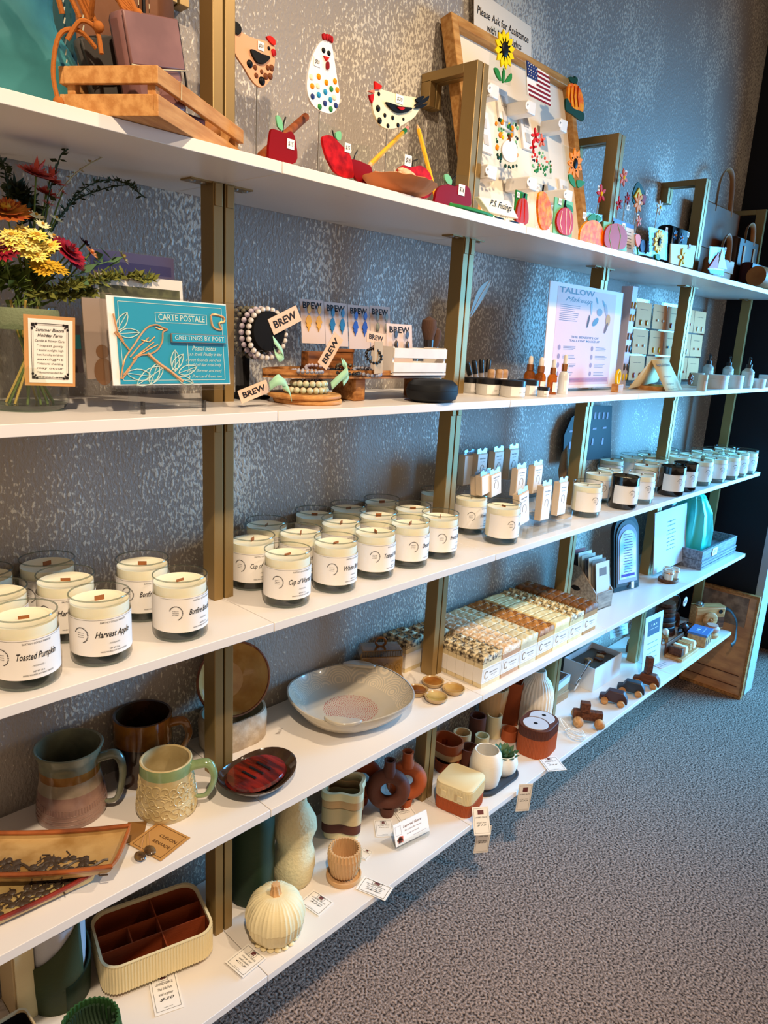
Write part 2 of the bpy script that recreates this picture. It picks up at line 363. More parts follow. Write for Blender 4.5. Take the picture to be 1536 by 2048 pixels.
def candle(px, py, nm, label, rz=0.0, black=False, near=True, group=None):
    p = stand('C', px, py, R0)
    p.y = min(p.y, WY - R0 - 0.003); p = free('C', p, R0 + 0.001)
    t = thing('candle', label, 'candle', p, rz, group or 'wooden wick candles')
    if black:
        obj('glass', cached('black_tumbler', lambda: MB().lathe([(1e-5, 0), (R0 - 0.004, 0), (R0, 0.006), (R0, H0 - 0.001), (R0 - 0.001, H0), (R0 - 0.003, H0 - 0.001), (R0 - 0.003, 0.05)], 40), M_bglass), None, t)
    else:
        obj('glass', cached('glass_shell', glass_shell, M_glass), None, t)
        obj('glass_foot', cached('glass_base', glass_base, M_gbase), None, t)
        obj('rim', cached('glass_rim', glass_rim, M_gbase), None, t)
    obj('wax', cached('wax_body', wax_body, M_wax), None, t)
    w = obj('wick', cached('wick_mb', wick_mb, M_wick), None, t); w.rotation_euler = (0, 0, random.uniform(-0.8, 0.8)); w.location = (0, 0, random.uniform(-0.002, 0.0015))
    l = obj('label', cached('candle_label', label_mb, M_label), None, t)
    obj('lettering', cached('lettering:' + nm, lettering(nm), M_ink, fix=False), None, l)
    return t
CN = [
 (58, 1385, 'Toasted Pumpkin', 'largest glass candle, front row at the left picture edge', 0),
 (205, 1336, 'Harvest Apple', 'front row candle between the left edge candle and the post side one', 0),
 (362, 1287, 'Bonfire Bourbon', 'front row candle left of the first gold post, wreath logo showing', 0.38),
 (138, 1289, 'Harvest Apple', 'shaded middle row candle, upper left of the second front candle', -0.1),
 (95, 1245, 'Harvest Apple', 'candle against the wall at the left, with flat brown wick', 0),
 (2, 1325, 'Toasted Pumpkin', 'candle cut by the left picture edge behind the largest one', 0),
 (-38, 1268, 'Toasted Pumpkin', 'rear candle at the left picture edge, only its right rim seen', 0),
 (288, 1247, 'Bonfire Bourbon', 'shaded wall side candle left behind the wreath logo candle', 0),
 (504, 1184, 'Cup of Warmth', 'candle touching the right side of the first gold post', -0.1),
 (573, 1219, 'Cup of Warmth', 'nearest front row candle on the second unit, paler lettering', 0),
 (668, 1189, 'White Birch', 'second front row candle right of the first gold post', 0.2),
 (746, 1161, 'Tranquil Waters', 'third front row candle on the second unit', 0.3),
 (815, 1139, 'Dessert Pear', 'fourth front row candle on the second unit', 0.45),
 (874, 1120, 'French Patisserie', 'fifth front row candle, just left of the second gold post', 0.35),
 (532, 1146, 'Cup of Warmth', 'second row candle nearest the first gold post, by the wall', 0),
 (599, 1166, 'Cup of Warmth', 'second row candle between the first two front candles of its unit', 0),
 (617, 1115, 'White Birch', 'wall side candle, third row, second from the first gold post', 0),
 (677, 1139, 'White Birch', 'second row candle right behind the second front candle of its unit', 0),
 (686, 1099, 'Tranquil Waters', 'wall side candle in the middle of the second unit', 0),
 (748, 1118, 'Tranquil Waters', 'second row candle directly behind the third front candle', 0),
 (750, 1082, 'Dessert Pear', 'rearmost candle of the second unit, against the wall', 0),
 (811, 1100, 'Dessert Pear', 'second row candle behind the fourth front candle', 0),
 (868, 1061, 'French Patisserie', 'candle half hidden behind the second gold post at the wall', 0.9),
 (937, 1071, 'Warm Woods', 'shaded candle just right of the second gold post', 0.2),
 (1000, 1091, 'Warm Woods', 'front candle touching the left end of the wax melt display', 0.65),
 (1168, 1036, 'Spring Rain', 'front clear candle right of the wax melt display', 0.6),
 (1191, 1007, 'Spring Rain', 'second row candle behind the first clear one right of the wax melts', 0.4),
 (1213, 996, 'Spring Rain', 'third row candle right of the third gold post', 0.3),
 (1217, 972, 'Spring Rain', 'wall side candle right of the third gold post', 0.3),
 (1276, 1009, 'The Orchard', 'clear front candle just right of the first black candle', 0.5),
 (1257, 965, 'The Orchard', 'wall side candle behind the first black candle', 0.4),
 (1286, 985, 'The Orchard', 'second row candle above the first black candle', 0.4),
 (1294, 960, 'The Orchard', 'rear candle behind the second black candle', 0.4),
 (1307, 972, 'The Orchard', 'middle row candle left behind the middle black candle', 0.4),
 (1396, 972, 'Summer Sun', 'first clear candle right of the black candles', 0.5),
 (1425, 966, 'Summer Sun', 'second clear candle right of the black candles', 0.5),
 (1451, 960, 'Summer Sun', 'third clear candle right of the black candles', 0.5),
 (1469, 955, 'Summer Sun', 'fourth clear candle right of the black candles', 0.5),
 (1487, 949, 'Summer Sun', 'last clear candle at the far right shelf end', 0.5),
]
for c in CN: candle(*c)
for i, (px, py) in enumerate(((1352, 962), (1374, 955), (1397, 949), (1420, 946), (1443, 941), (1410, 957), (1340, 951))):
    candle(px, py, 'Summer Sun', 'clear candle, blue lit back rows, %s' % ('left end of them', 'second from left', 'third from left', 'fourth from left', 'right end of them', 'in front of the third one', 'at the wall behind the black candles')[i], 0.5, group='candles crowded behind the far right front row')
for px, py, lb in ((1243, 1020, 'black glass candle nearest the shelf edge, left of the other two black ones'), (1331, 992, 'middle one of three black glass candles'), (1364, 984, 'furthest right of the three black glass candles')):
    candle(px, py, 'The Dark', lb, 0.55, black=True)
# ------------------------------------------------------------------ helpers for flat standing pieces
KR = {'K1': (0, 0, 2.844), 'K2': (460, 40, 3.072), 'K3': (820, 0, 3.491), 'K4': (1120, 280, 3.692), 'K5': (0, 300, 3.072), 'K6': (460, 560, 3.072), 'K7': (900, 540, 2.415),
      'L3': (820, 860, 4.267), 'L5': (1080, 980, 3.368), 'L6': (780, 1140, 3.339), 'L7': (360, 1260, 3.072), 'N1': (0, 1380, 3.2), 'N2': (0, 1700, 2.844),
      'N3': (440, 1480, 3.339), 'N4': (700, 1400, 3.491), 'N5': (1000, 1240, 3.84), 'N6': (1230, 1180, 5.02), 'P': (0, 0, 1)}
def kk(r, x, y): a = KR[r]; return (a[0] + x / a[2], a[1] + y / a[2])
class Pl:
    """a thing standing in a vertical plane y; its parts are drawn in that plane and given thickness"""
    def __init__(s, name, label, cat, y, shelf, r, group=None, base=None):
        s.y = y; s.r = r; s.oz = Z[shelf] if isinstance(shelf, str) else shelf
        s.name = name; s.label = label; s.cat = cat; s.group = group; s.t = None; s.ox = 0
        if base: s.start(base)
    def xz(s, x, z):
        p = aty(*kk(s.r, x, z), s.y); return (p.x - s.ox, p.z - s.oz)
    def start(s, x):
        p = aty(*kk(s.r, *x), s.y); s.ox = p.x; s.t = thing(s.name, s.label, s.cat, (p.x, s.y, s.oz), 0, s.group); return s
    def poly(s, name, pts, m, off=0.0, th=0.004, parent=None, label=None, bev=0.0):
        if s.t is None: s.start((sum(p[0] for p in pts) / len(pts), sum(p[1] for p in pts) / len(pts)))
        P = [s.xz(*p) for p in pts]
        return obj(name, MB().prism(P, th, y0=-off - th), m, parent or s.t, label, bev=bev)
    def dots(s, name, pts, m, r=None, off=0.004, parent=None, flatn=0.5):
        for q in pts:
            x, z = s.xz(q[0], q[1]); rr = q[2] if len(q) > 2 else r
            obj(name, MB().ball((x, -off, z), (rr, rr * flatn, rr), 12), m, parent or s.t)
    def wire(s, name, pts, m, r=0.001, off=0.002, parent=None, closed=False):
        P = [(s.xz(*p)[0], -off, s.xz(*p)[1]) for p in pts]
        return obj(name, MB().tube(P, r, 6, closed=closed), m, parent or s.t)
    def stem_down(s, name, x, z, m, r=0.0012):
        a = s.xz(x, z); return obj(name, MB().tube([(a[0], 0.001, a[1]), (a[0], 0.001, 0.0)], r, 6), m, s.t)
    def sticker(s, x, z, txt='$20', w=0.012, off=0.0045, ang=0.0, h=None):
        a = s.xz(x, z); h = h or w
        st = obj('price_sticker', MB().box((a[0], -off - 0.0003, a[1]), (w, 0.0004, h)), M_white, s.t)
        obj('lettering', text_mb(MB(), [(txt, a[0], a[1], w * 0.7, h * 0.62, 0.01, 0.2)], flat(-off - 0.0007)), M_ink, st, fix=False)
def smoothpoly(pts, n=4):
    out = []; m = len(pts)
    for i in range(m):
        p0, p1, p2, p3 = pts[i - 1], pts[i], pts[(i + 1) % m], pts[(i + 2) % m]
        for k in range(n):
            t = k / n
            out.append(tuple(0.5 * (2 * p1[j] + (p2[j] - p0[j]) * t + (2 * p0[j] - 5 * p1[j] + 4 * p2[j] - p3[j]) * t * t + (3 * p1[j] - p0[j] - 3 * p2[j] + p3[j]) * t ** 3) for j in (0, 1)))
    return out
def gl(name, c, **k): return mat('fused_glass_' + name, c, k.pop('rough', 0.45), spec=0.12, **k)
G = {'red': gl('red', (205, 22, 28), col2=(140, 8, 16), vscale=60), 'dred': gl('dark_red', (130, 6, 16)), 'bred': gl('bright_red', (215, 28, 18)), 'yel': gl('yellow', (252, 214, 0)), 'org': gl('orange', (245, 140, 0)),
     'amb': gl('amber', (248, 158, 0), col2=(238, 92, 0), vscale=70, bump=0.4, bscale=120), 'blk': gl('black', (14, 14, 16)), 'grn': gl('green', (45, 130, 60)), 'dgrn': gl('dark_green', (20, 60, 40)), 'lgrn': gl('pale_green', (120, 190, 140)),
     'wht': gl('white', (240, 236, 230)), 'pch': gl('peach', (225, 165, 125)), 'crm': gl('ivory', (238, 226, 190)), 'blu': gl('blue', (40, 140, 185)), 'nvy': gl('navy', (40, 55, 110)), 'brn': gl('brown', (110, 60, 30)),
     'ltb': gl('light_blue', (120, 170, 220)), 'rst': gl('rust', (172, 50, 6)), 'pnk': gl('salmon', (235, 120, 95))}
M_pane = clear('clear_fused_glass', (0.96, 0.98, 0.97), 0.2, 0.1, 0.0); M_acr = clear('clear_acrylic', (0.97, 0.98, 0.98), 0.3, 0.05, 0.01)
M_sleeve = clear('clear_plastic_sleeve', (0.98, 0.98, 0.98), 0.4, 0.15, 0.02); M_edge = clear('acrylic_edge', (0.75, 0.8, 0.8), 0.3, 0.05, 0.12)
# ---- three chickens on wires
c = Pl('glass_chicken', 'peach fused glass chicken on a wire, beside the first gold post', 'ornament', 0.20, 'A', 'K2', 'glass chickens on wires', base=(165, 410))
c.poly('body', smoothpoly([(-20, 40), (20, 200), (75, 290), (110, 350), (150, 400), (195, 415), (240, 365), (262, 290), (268, 200), (255, 150), (200, 130), (110, 105)]), G['pch'])
c.poly('tail', smoothpoly([(-30, 10), (30, 20), (55, 60), (40, 95), (-10, 60)]), G['blk'], 0.003)
c.poly('wing', smoothpoly([(112, 185), (180, 215), (230, 232), (210, 262), (180, 275), (140, 255)], 3), G['blk'], 0.004, 0.004)
c.poly('comb', smoothpoly([(210, 110), (235, 104), (262, 130), (262, 160), (240, 150)], 3), G['bred'], 0.003)
c.poly('wattle', smoothpoly([(243, 185), (262, 190), (268, 220), (252, 226)], 3), G['red'], 0.003)
c.dots('spot', [(112, 273, .006), (186, 378, .0065), (155, 213, .0045)], G['blk']); c.dots('spot', [(145, 295, .004), (152, 345, .004), (185, 322, .0035), (222, 297, .004), (246, 298, .005), (210, 350, .005), (238, 350, .005)], G['brn'])
c.dots('eye', [(229, 178, .003)], G['blk']); c.stem_down('wire', 168, 405, M_steel); c.sticker(180, 165, '$20', .012)
c = Pl('glass_chicken', 'tall white glass chicken with coloured dots on a wire', 'ornament', 0.13, 'A', 'K2', 'glass chickens on wires', base=(555, 570))
c.poly('body', smoothpoly([(560, 130), (608, 140), (632, 250), (650, 370), (666, 460), (655, 530), (615, 575), (545, 560), (490, 510), (463, 420), (478, 290), (515, 185)]), G['wht'])
for a, b in ((565, 108), (583, 112), (598, 115), (612, 125)): c.poly('comb', smoothpoly([(a - 10, b - 18), (a, b - 20), (a + 6, b), (a + 2, b + 22), (a - 7, b + 10)], 3), G['red'], 0.003, 0.004)
c.dots('eye', [(564, 190, .004), (597, 208, .004)], G['blk']); c.poly('beak', [(560, 225), (595, 235), (578, 258)], G['bred'], 0.004, 0.003)
c.poly('wattle', smoothpoly([(580, 262), (592, 265), (594, 300), (582, 310), (577, 290)], 3), G['dred'], 0.004, 0.003)
for cc, pts in (('org', [(535, 352), (582, 388), (635, 380), (495, 410), (649, 433)]), ('blu', [(575, 445), (535, 463), (607, 493)]), ('nvy', [(497, 473), (573, 515), (640, 528)]), ('grn', [(612, 427), (541, 536), (609, 550)]), ('crm', [(490, 355), (530, 410), (630, 480)])):
    c.dots('spot', pts, G[cc], .0045)
c.stem_down('wire', 552, 565, M_steel); c.sticker(524, 262, '$20', .013)
c = Pl('glass_chicken', 'ivory glass hen with black wing and red comb on a wire', 'ornament', 0.13, 'A', 'K2', 'glass chickens on wires', base=(965, 670))
c.poly('body', smoothpoly([(870, 440), (900, 425), (960, 440), (1040, 465), (1130, 478), (1165, 510), (1130, 590), (1070, 635), (1000, 668), (930, 660), (885, 600), (865, 520)]), G['crm'])
c.poly('comb', [(873, 380), (918, 410), (905, 432), (875, 430)], G['bred'], 0.003); c.poly('beak', [(832, 440), (870, 432), (872, 455)], G['pnk'], 0.003)
c.poly('wattle', [(840, 465), (868, 458), (865, 490), (858, 515), (845, 490)], G['red'], 0.003)
c.poly('wing', smoothpoly([(940, 508), (1030, 535), (1103, 545), (1060, 572), (1000, 570)], 3), G['blk'], 0.004, 0.004); c.poly('heart', smoothpoly([(1005, 540), (1052, 545), (1030, 560)], 3), G['red'], 0.008, 0.002)
for q in ([(1125, 490), (1165, 470), (1175, 480), (1140, 510)], [(1120, 525), (1190, 480), (1208, 470), (1195, 500), (1150, 525)], [(1115, 545), (1170, 520), (1198, 520), (1160, 545)]): c.poly('tail_feather', smoothpoly(q, 3), G['blk'], 0.003)
c.dots('eye', [(904, 457, .0035)], G['blk']); c.dots('spot', [(899, 546, .0055), (909, 620, .0055), (941, 588, .0038), (989, 603, .004), (960, 652, .0038), (1022, 648, .004), (1055, 612, .003)], G['blk'])
c.stem_down('wire', 967, 665, M_steel); c.sticker(1030, 490, '$20', .019, h=.014)
M_wire = mat('dark_wire', (40, 38, 36), 0.4, 0.6)
# ---- apple panels
def apple(label, r, y, pane, body, m, leaf=None, stem=None, stick=None):
    c = Pl('glass_apple_panel', label, 'ornament', y, 'A', r, 'fused glass apple panels', base=pane[0])
    c.poly('pane', pane, M_pane, 0, 0.003); c.poly('apple', smoothpoly(body), m, 0.003, 0.005)
    if leaf: c.poly('leaf', smoothpoly(leaf, 3), G['lgrn'], 0.003, 0.003)
    if stem: c.wire('stem', stem, M_wire, 0.0012, 0.005)
    if stick: c.sticker(*stick)
    return c
apple('square glass panel with dark red apple and leaf, beside the cinnamon stick', 'K2', 0.045, [(240, 545), (385, 610), (385, 880), (232, 880)], [(230, 690), (265, 680), (320, 700), (355, 690), (380, 740), (382, 880), (228, 880)], G['dred'], [(270, 590), (300, 610), (310, 680), (280, 660)], [(310, 690), (315, 640), (328, 600)], (349, 768, '$15', .013, 0.0085))
apple('tall clear glass panel with faceted bright red apple', 'K2', 0.05, [(540, 620), (700, 690), (740, 970), (570, 960)], [(550, 725), (600, 715), (660, 770), (715, 830), (735, 920), (730, 975), (640, 950), (590, 880), (560, 800)], G['red'], [(635, 695), (665, 690), (665, 740), (640, 735)], [(630, 740), (622, 710), (615, 680)], (700, 790, '$15', .013, 0.0085))
apple('clear glass panel with small curled red apple, left of the pencil', 'K2', 0.075, [(700, 755), (850, 775), (860, 1000), (720, 985)], [(720, 870), (760, 865), (810, 885), (848, 910), (850, 1000), (760, 990)], G['dred'], None, [(745, 870), (755, 830), (770, 805)], None)
apple('wide clear glass panel with beaded dark red apple, behind the shell dish', 'K2', 0.085, [(960, 790), (1205, 835), (1225, 1085), (960, 1060)], [(1010, 930), (1050, 895), (1100, 905), (1160, 900), (1210, 950), (1225, 1030), (1195, 1095), (1080, 1080), (1010, 1010)], G['red'], None, [(1105, 905), (1110, 870), (1140, 858)], (1072, 868, '$18', .018, 0.0085))
apple('clear glass panel with round deep red apple, just left of the green glass leaf', 'K2', 0.035, [(1248, 930), (1466, 960), (1460, 1145), (1243, 1140)], [(1243, 1080), (1265, 1030), (1320, 1012), (1360, 1025), (1410, 1012), (1450, 1040), (1460, 1100), (1440, 1150), (1255, 1145)], G['dred'], [(1305, 955), (1325, 950), (1348, 985), (1340, 1020), (1310, 990)], [(1352, 1020), (1350, 985), (1370, 960)], (1400, 1047, '$16', .018, 0.0085))
# cinnamon stick, pencils
M_cin = mat('cinnamon_bark', (168, 88, 44), 0.7, var=0.4, vscale=40); M_pen = mat('pencil_yellow', (238, 180, 40), 0.4); M_erase = mat('eraser_pink', (220, 130, 120), 0.8); M_penwood = mat('sharpened_wood', (225, 180, 130), 0.7)
def rod(name, label, cat, a, b, r, y0, y1, parts):
    A = aty(*a, y0); B = aty(*b, y1); t = thing(name, label, cat, A); d = B - A
    for nm, u0, u1, ra, rb, m in parts:
        obj(nm, MB().tube([d * u0, d * u1], lambda q, ra=ra, rb=rb: ra + (rb - ra) * q, 6 if 'pencil' in name else 12), m, t)
    return t
rod('cinnamon_stick', 'brown cinnamon stick leaning between glass apple panels', 'cinnamon stick', (523, 312), (611, 234), .005, 0.06, 0.20, [('bark', 0, 1, .0065, .0065, M_cin), ('curl', 0.99, 1.01, .003, .003, M_penwood)])
rod('pencil', 'yellow pencil with eraser end up, leaning right', 'pencil', (733, 336), (815, 256), .004, 0.08, 0.19, [('shaft', 0.08, 0.86, .0042, .0042, M_pen), ('tip', 0, 0.08, .0006, .0042, M_penwood), ('ferrule', 0.86, 0.94, .0044, .0044, G['grn']), ('eraser', 0.94, 1.0, .0038, .0038, M_erase)])
rod('pencil', 'yellow pencil standing tip up between two glass apples', 'pencil', (873, 400), (834, 248), .004, 0.06, 0.15, [('shaft', 0, 0.92, .0042, .0042, M_pen), ('tip', 0.92, 1.0, .0042, .0006, M_penwood)])
# shell dish with ribbed shells
M_terra = mat('terracotta_ceramic', (222, 138, 84), 0.5, bump=0.15, bscale=80); M_shell = mat('pale_shell', (226, 190, 150), 0.5, var=0.25, vscale=80, stretch=(1, 6, 1))
p = stand('A', 800, 388, 0.0); p = aty(800, 388, 0.03); t = thing('leaf_dish', 'orange ceramic leaf shaped dish holding pale shells', 'dish', (p.x, 0.03, Z['A']), 0.15)
obj('bowl', MB().lathe([(1e-5, 0.001), (0.02, 0.0), (0.045, 0.012), (0.056, 0.024), (0.054, 0.025), (0.04, 0.014), (1e-5, 0.006)], 36, fn=lambda a, r, z: (r * (1 + 0.35 * abs(cos(a)) ** 3), z + 0.0012 * cos(14 * a) * (r > .03))), M_terra, t)
for i, (dx, dy, dz, ry, lb) in enumerate(((0.012, -0.005, 0.032, 0.35, 'ridged pale shell lying on top of the dish'), (0.028, -0.012, 0.025, 0.1, 'smooth tan shell at the front right of the dish'), (-0.02, -0.01, 0.024, -0.2, 'small curled shell at the left of the dish'))):
    s = thing('seashell', lb, 'shell', (p.x + dx, 0.03 + dy, Z['A'] + dz), 0.2 * i, 'shells in the leaf dish')
    obj('shell_body', MB().lathe([(1e-4, -0.028 + 0.01 * (i > 1)), (0.006, -0.02), (0.010, -0.005), (0.011, 0.008), (0.007, 0.02), (0.001, 0.026)], 20, T=Matrix.Rotation(pi / 2 + ry, 4, 'Y'), fn=lambda a, r, z: (r * (1 + 0.1 * cos(9 * a)), z)), M_shell, s)
# green leaf and fusing sign
p = aty(945, 422, 0.02); t = thing('glass_leaf', 'long flat green glass leaf lying at the shelf edge', 'ornament', (p.x, 0.02, Z['A']), 0.0)
obj('blade', MB().slab(smoothpoly([(-0.085, -0.014), (-0.04, -0.022), (0.03, -0.018), (0.085, 0.004), (0.03, 0.02), (-0.04, 0.01)], 4), 0.0, 0.006), G['grn'], t, bev=0.0015)
obj('midrib', MB().tube([(-0.08, -0.012, 0.006), (0.0, -0.003, 0.0075), (0.08, 0.003, 0.006)], 0.0012, 6), G['lgrn'], t)
c = Pl('block_sign', 'cream block sign with handwritten words, behind the green glass leaf', 'sign', 0.05, 'A', 'K3', base=(440, 1375))
c.poly('block', [(440, 1375), (660, 1405), (725, 1530), (520, 1490)], mat('ivory_block', (245, 238, 215), 0.5), 0, 0.012, bev=0.002)
a = c.xz(600, 1440); obj('lettering', text_mb(MB(), [('P.S. Fusings', a[0], a[1], 0.075, 0.016, 0.01, 0.4), ('glass art', a[0] + .012, a[1] - .018, 0.03, 0.006, 0, 0.3)], flat(-0.0126)), M_ink, c.t, fix=False)
c = Pl('glass_strip', 'dark brown and white striped glass strip lying under the block sign', 'ornament', 0.012, 'A', 'K3', base=(640, 1510))
for i in range(6):
    x0 = -0.075 + i * 0.025; obj('stripe', MB().box((x0 + 0.012, 0, 0.002), (0.0125 if i % 2 else 0.0245, 0.012, 0.004)), G['blk'] if i % 2 == 0 else G['wht'], c.t)
# ---- wooden framed panel leaning on the wall
M_oak = wood('light_oak', (205, 155, 92), (176, 122, 64)); M_panel = mat('cream_board', (246, 232, 212), 0.7)
TL = aty(880, 42, 0.268); TRr = aty(1130, 172, 0.268); TL.x = max(TL.x, 1.2408); h = sqrt((TL.z - Z['A']) ** 2 + 0.13 ** 2); wdt = TRr.x - TL.x
lean = math.atan2(0.11, TL.z - Z['A'])
t = thing('framed_display_board', 'cream display board in a light wooden frame, leaning on the wall', 'display board', (TL.x, 0.152, Z['A'] + 0.0085), rot=(-lean, 0, 0))
obj('panel', MB().box((wdt / 2, 0.006, h / 2), (wdt - 0.02, 0.006, h - 0.02)), M_panel, t)
for nm, c0, d0 in (('frame_side', (0.011, 0, h / 2), (0.022, 0.03, h)), ('frame_side', (wdt - 0.011, 0, h / 2), (0.022, 0.03, h)), ('frame_top', (wdt / 2, 0, h - 0.011), (wdt - 0.044, 0.03, 0.022)), ('frame_bottom', (wdt / 2, 0, 0.011), (wdt - 0.044, 0.03, 0.022))):
    obj(nm, MB().box(c0, d0), M_oak, t, bev=0.0015)
def board_y(z): return 0.152 + (z - Z['A']) * math.tan(lean) - 0.004
for i in range(5):
    x = (0.10, 0.2, 0.3, 0.4, 0.47)[i] * wdt / 0.56; z = (0.25, 0.33, 0.30, 0.12, 0.15)[i] * h / 0.5
    o = obj('outlet_plate', MB().box((x, -0.0, z), (0.045, 0.006, 0.09)), M_white, t, bev=0.001)
    for dz in (0.018, -0.018): obj('socket', MB().box((x, -0.0035, z + dz), (0.018, 0.002, 0.022)), mat('socket_grey', (205, 200, 195), 0.5), o)
# assistance notice
c = Pl('paper_sign', 'cream paper sign reading Please Ask for Assistance, taped on the wall', 'sign', 0.272, 1.9, 'K3', base=(445, 190))
c.poly('sheet', [(445, -90), (845, 190), (845, 440), (445, 215)], M_cream, 0, 0.0008)
a = c.xz(655, 180); b2 = c.xz(660, 245)
obj('lettering', text_mb(MB(), [('Please Ask for Assistance', a[0], a[1], 0.205, 0.022, 0.012, 0, 0.0), ('with Night Lights', b2[0], b2[1] - .006, 0.14, 0.020, 0.012, 0)], flat(-0.0012)), M_ink, c.t, fix=False)
# ---- night lights plugged into the board
M_plug = mat('night_light_plastic', (236, 232, 226), 0.35)
def nlight(label, pane, y, plug, build):
    c = Pl('night_light', label, 'night light', y, 'A', 'K3', 'glass night lights on the board', base=plug)
    c.poly('pane', pane, M_pane, 0, 0.003); build(c)
    a = c.xz(*plug); by = board_y(c.oz + a[1]) - y
    b = obj('plug_housing', MB().box((a[0], (by - 0.0) / 2 - 0.004, a[1]), (0.034, by + 0.004, 0.028)), M_plug, c.t, bev=0.003)
    obj('tag', MB().lathe([(1e-5, 0), (0.008, 0), (0.008, 0.0006), (1e-5, 0.0006)], 14, T=Matrix.Translation((a[0] - 0.018, -0.006, a[1])) @ Matrix.Rotation(pi / 2, 4, 'X')), M_white, b)
    obj('tag_print', text_mb(MB(), [('P', a[0] - 0.018, a[1] + .001, 0.004, 0.007, 0.01, 0)], flat(-0.0075)), M_ink, b, fix=False)
    return c
def flower(c, cx, cz, r, n, mp, mc, rc, off=0.004, asp=1.35):
    a = c.xz(cx, cz)
    for i in range(n):
        an = 2 * pi * i / n + 0.3; T = Matrix.Translation((a[0], -off, a[1])) @ Matrix.Rotation(-an, 4, 'Y')
        P = [(0, 0), (-r * 0.18, r * 0.45), (-r * 0.17, r * 0.75), (0, r), (r * 0.17, r * 0.75), (r * 0.18, r * 0.45)]
        obj('petal', MB().prism(P, 0.003, T, -0.003), mp, c.t)
    obj('flower_centre', MB().ball((a[0], -off - 0.003, a[1]), (rc, 0.003, rc * 1.2), 14), mc, c.t)
def leaves(c, pts_list, m):
    for q in pts_list: c.poly('leaf', smoothpoly(q, 3), m, 0.004, 0.003)
def b1(c):
    flower(c, 645, 350, .036, 12, G['yel'], G['blk'], .0125); c.wire('stem', [(640, 480), (635, 570)], G['grn'], .002, .005)
    leaves(c, [[(570, 480), (600, 490), (620, 570), (590, 540)], [(632, 500), (645, 500), (640, 575), (628, 575)], [(655, 560), (690, 515), (690, 565), (650, 580)]], G['grn'])
nlight('night light with yellow sunflower glass, highest on the left of the board', [(567, 180), (705, 250), (695, 600), (545, 550)], 0.17, (575, 640), b1)
def b2_(c):
    c.poly('flag_field', [(797, 425), (958, 530), (970, 742), (808, 660)], G['wht'], 0.003, 0.002)
    for i in range(7):
        f = i / 6.0; zl = 445 + (640 - 445) * f; zr = 535 + (722 - 535) * f; x0 = 870 if i < 4 else 810 + 3 * (i - 4)
        zz = zl + (zr - zl) * (x0 - 797) / 165.0
        c.poly('stripe', [(x0, zz + 5), (960 + i, zr + 8), (960 + i, zr + 22), (x0, zz + 19)], G['dred'], 0.005, 0.001)
    c.poly('canton', [(797, 425), (872, 478), (872, 572), (803, 535)], G['nvy'], 0.005, 0.002)
    c.dots('star', [(808 + 16 * i + (4 if j % 2 else 0), 445 + 20 * j + 9 * i, .0013) for i in range(4) for j in range(5)], G['wht'], off=0.0075)
nlight('night light with the stars and stripes flag in glass', [(797, 425), (958, 530), (970, 742), (808, 660)], 0.17, (835, 755), b2_)
def b3(c):
    c.poly('pumpkin', smoothpoly([(1090, 600), (1130, 585), (1165, 615), (1192, 690), (1192, 780), (1150, 780), (1110, 740), (1085, 690)]), G['amb'], 0.003, 0.004)
    for x in (1105, 1130, 1155): c.wire('rib', [(x, 605), (x - 6, 680), (x + 2, 750)], G['rst'], .0012, .008)
    c.poly('vine', smoothpoly([(1070, 690), (1095, 715), (1120, 760), (1192, 790), (1185, 850), (1110, 800), (1070, 770)], 3), G['dgrn'], 0.004, 0.004)
    leaves(c, [[(1095, 540), (1130, 550), (1130, 590), (1105, 575)], [(1130, 535), (1155, 560), (1140, 595)]], G['dgrn'])
nlight('night light with orange pumpkin glass, highest on the right of the board', [(1068, 500), (1190, 570), (1190, 855), (1072, 760)], 0.17, (1060, 880), b3)
def b4(c):
    c.poly('pumpkin', smoothpoly([(630, 1010), (665, 980), (710, 995), (728, 1050), (720, 1120), (680, 1135), (640, 1110), (622, 1060)]), G['wht'], 0.004, 0.004)
    c.wire('stem', [(678, 990), (672, 945)], G['brn'], .003, .007)
    R = random.Random(3)
    for i in range(70):
        x = 590 + R.random() * 150; z = 830 + (x - 590) * 0.25 + R.random() * 330
        if 625 < x < 722 and 985 < z < 1130: continue
        cc = 'dgrn' if z > 1070 + (x - 590) * .3 or R.random() < .3 else R.choice(['grn', 'org', 'yel', 'lgrn', 'blk', 'grn'])
        c.dots('frit', [(x, z, R.uniform(.002, .0045))], G[cc], off=0.004)
    c.dots('bud', [(632, 855, .006), (703, 900, .006), (620, 945, .006), (598, 1032, .006), (735, 1085, .005), (700, 945, .005)], G['org'])
nlight('night light with white pumpkin among green leaves in glass', [(587, 812), (738, 870), (742, 1198), (583, 1145)], 0.13, (560, 1205), b4)
def b5(c):
    flower(c, 860, 955, .017, 5, G['bred'], G['red'], .003, asp=1); flower(c, 905, 985, .014, 5, G['pnk'], G['red'], .003); flower(c, 845, 1030, .014, 4, G['bred'], G['dred'], .003)
    R = random.Random(5)
    for i in range(60):
        x = 830 + R.random() * 150; z = 1040 + (x - 830) * 0.35 + R.random() * 150
        if x < 850 + (z - 1050) * .1 - 15: continue
        c.dots('frit', [(x, z, R.uniform(.002, .004))], G['grn' if z > 1160 else R.choice(['grn', 'bred', 'lgrn', 'wht', 'blk', 'pnk'])], off=0.004)
nlight('night light with red poppies over green meadow in glass', [(808, 905), (950, 990), (985, 1250), (850, 1225)], 0.12, (845, 1285), b5)
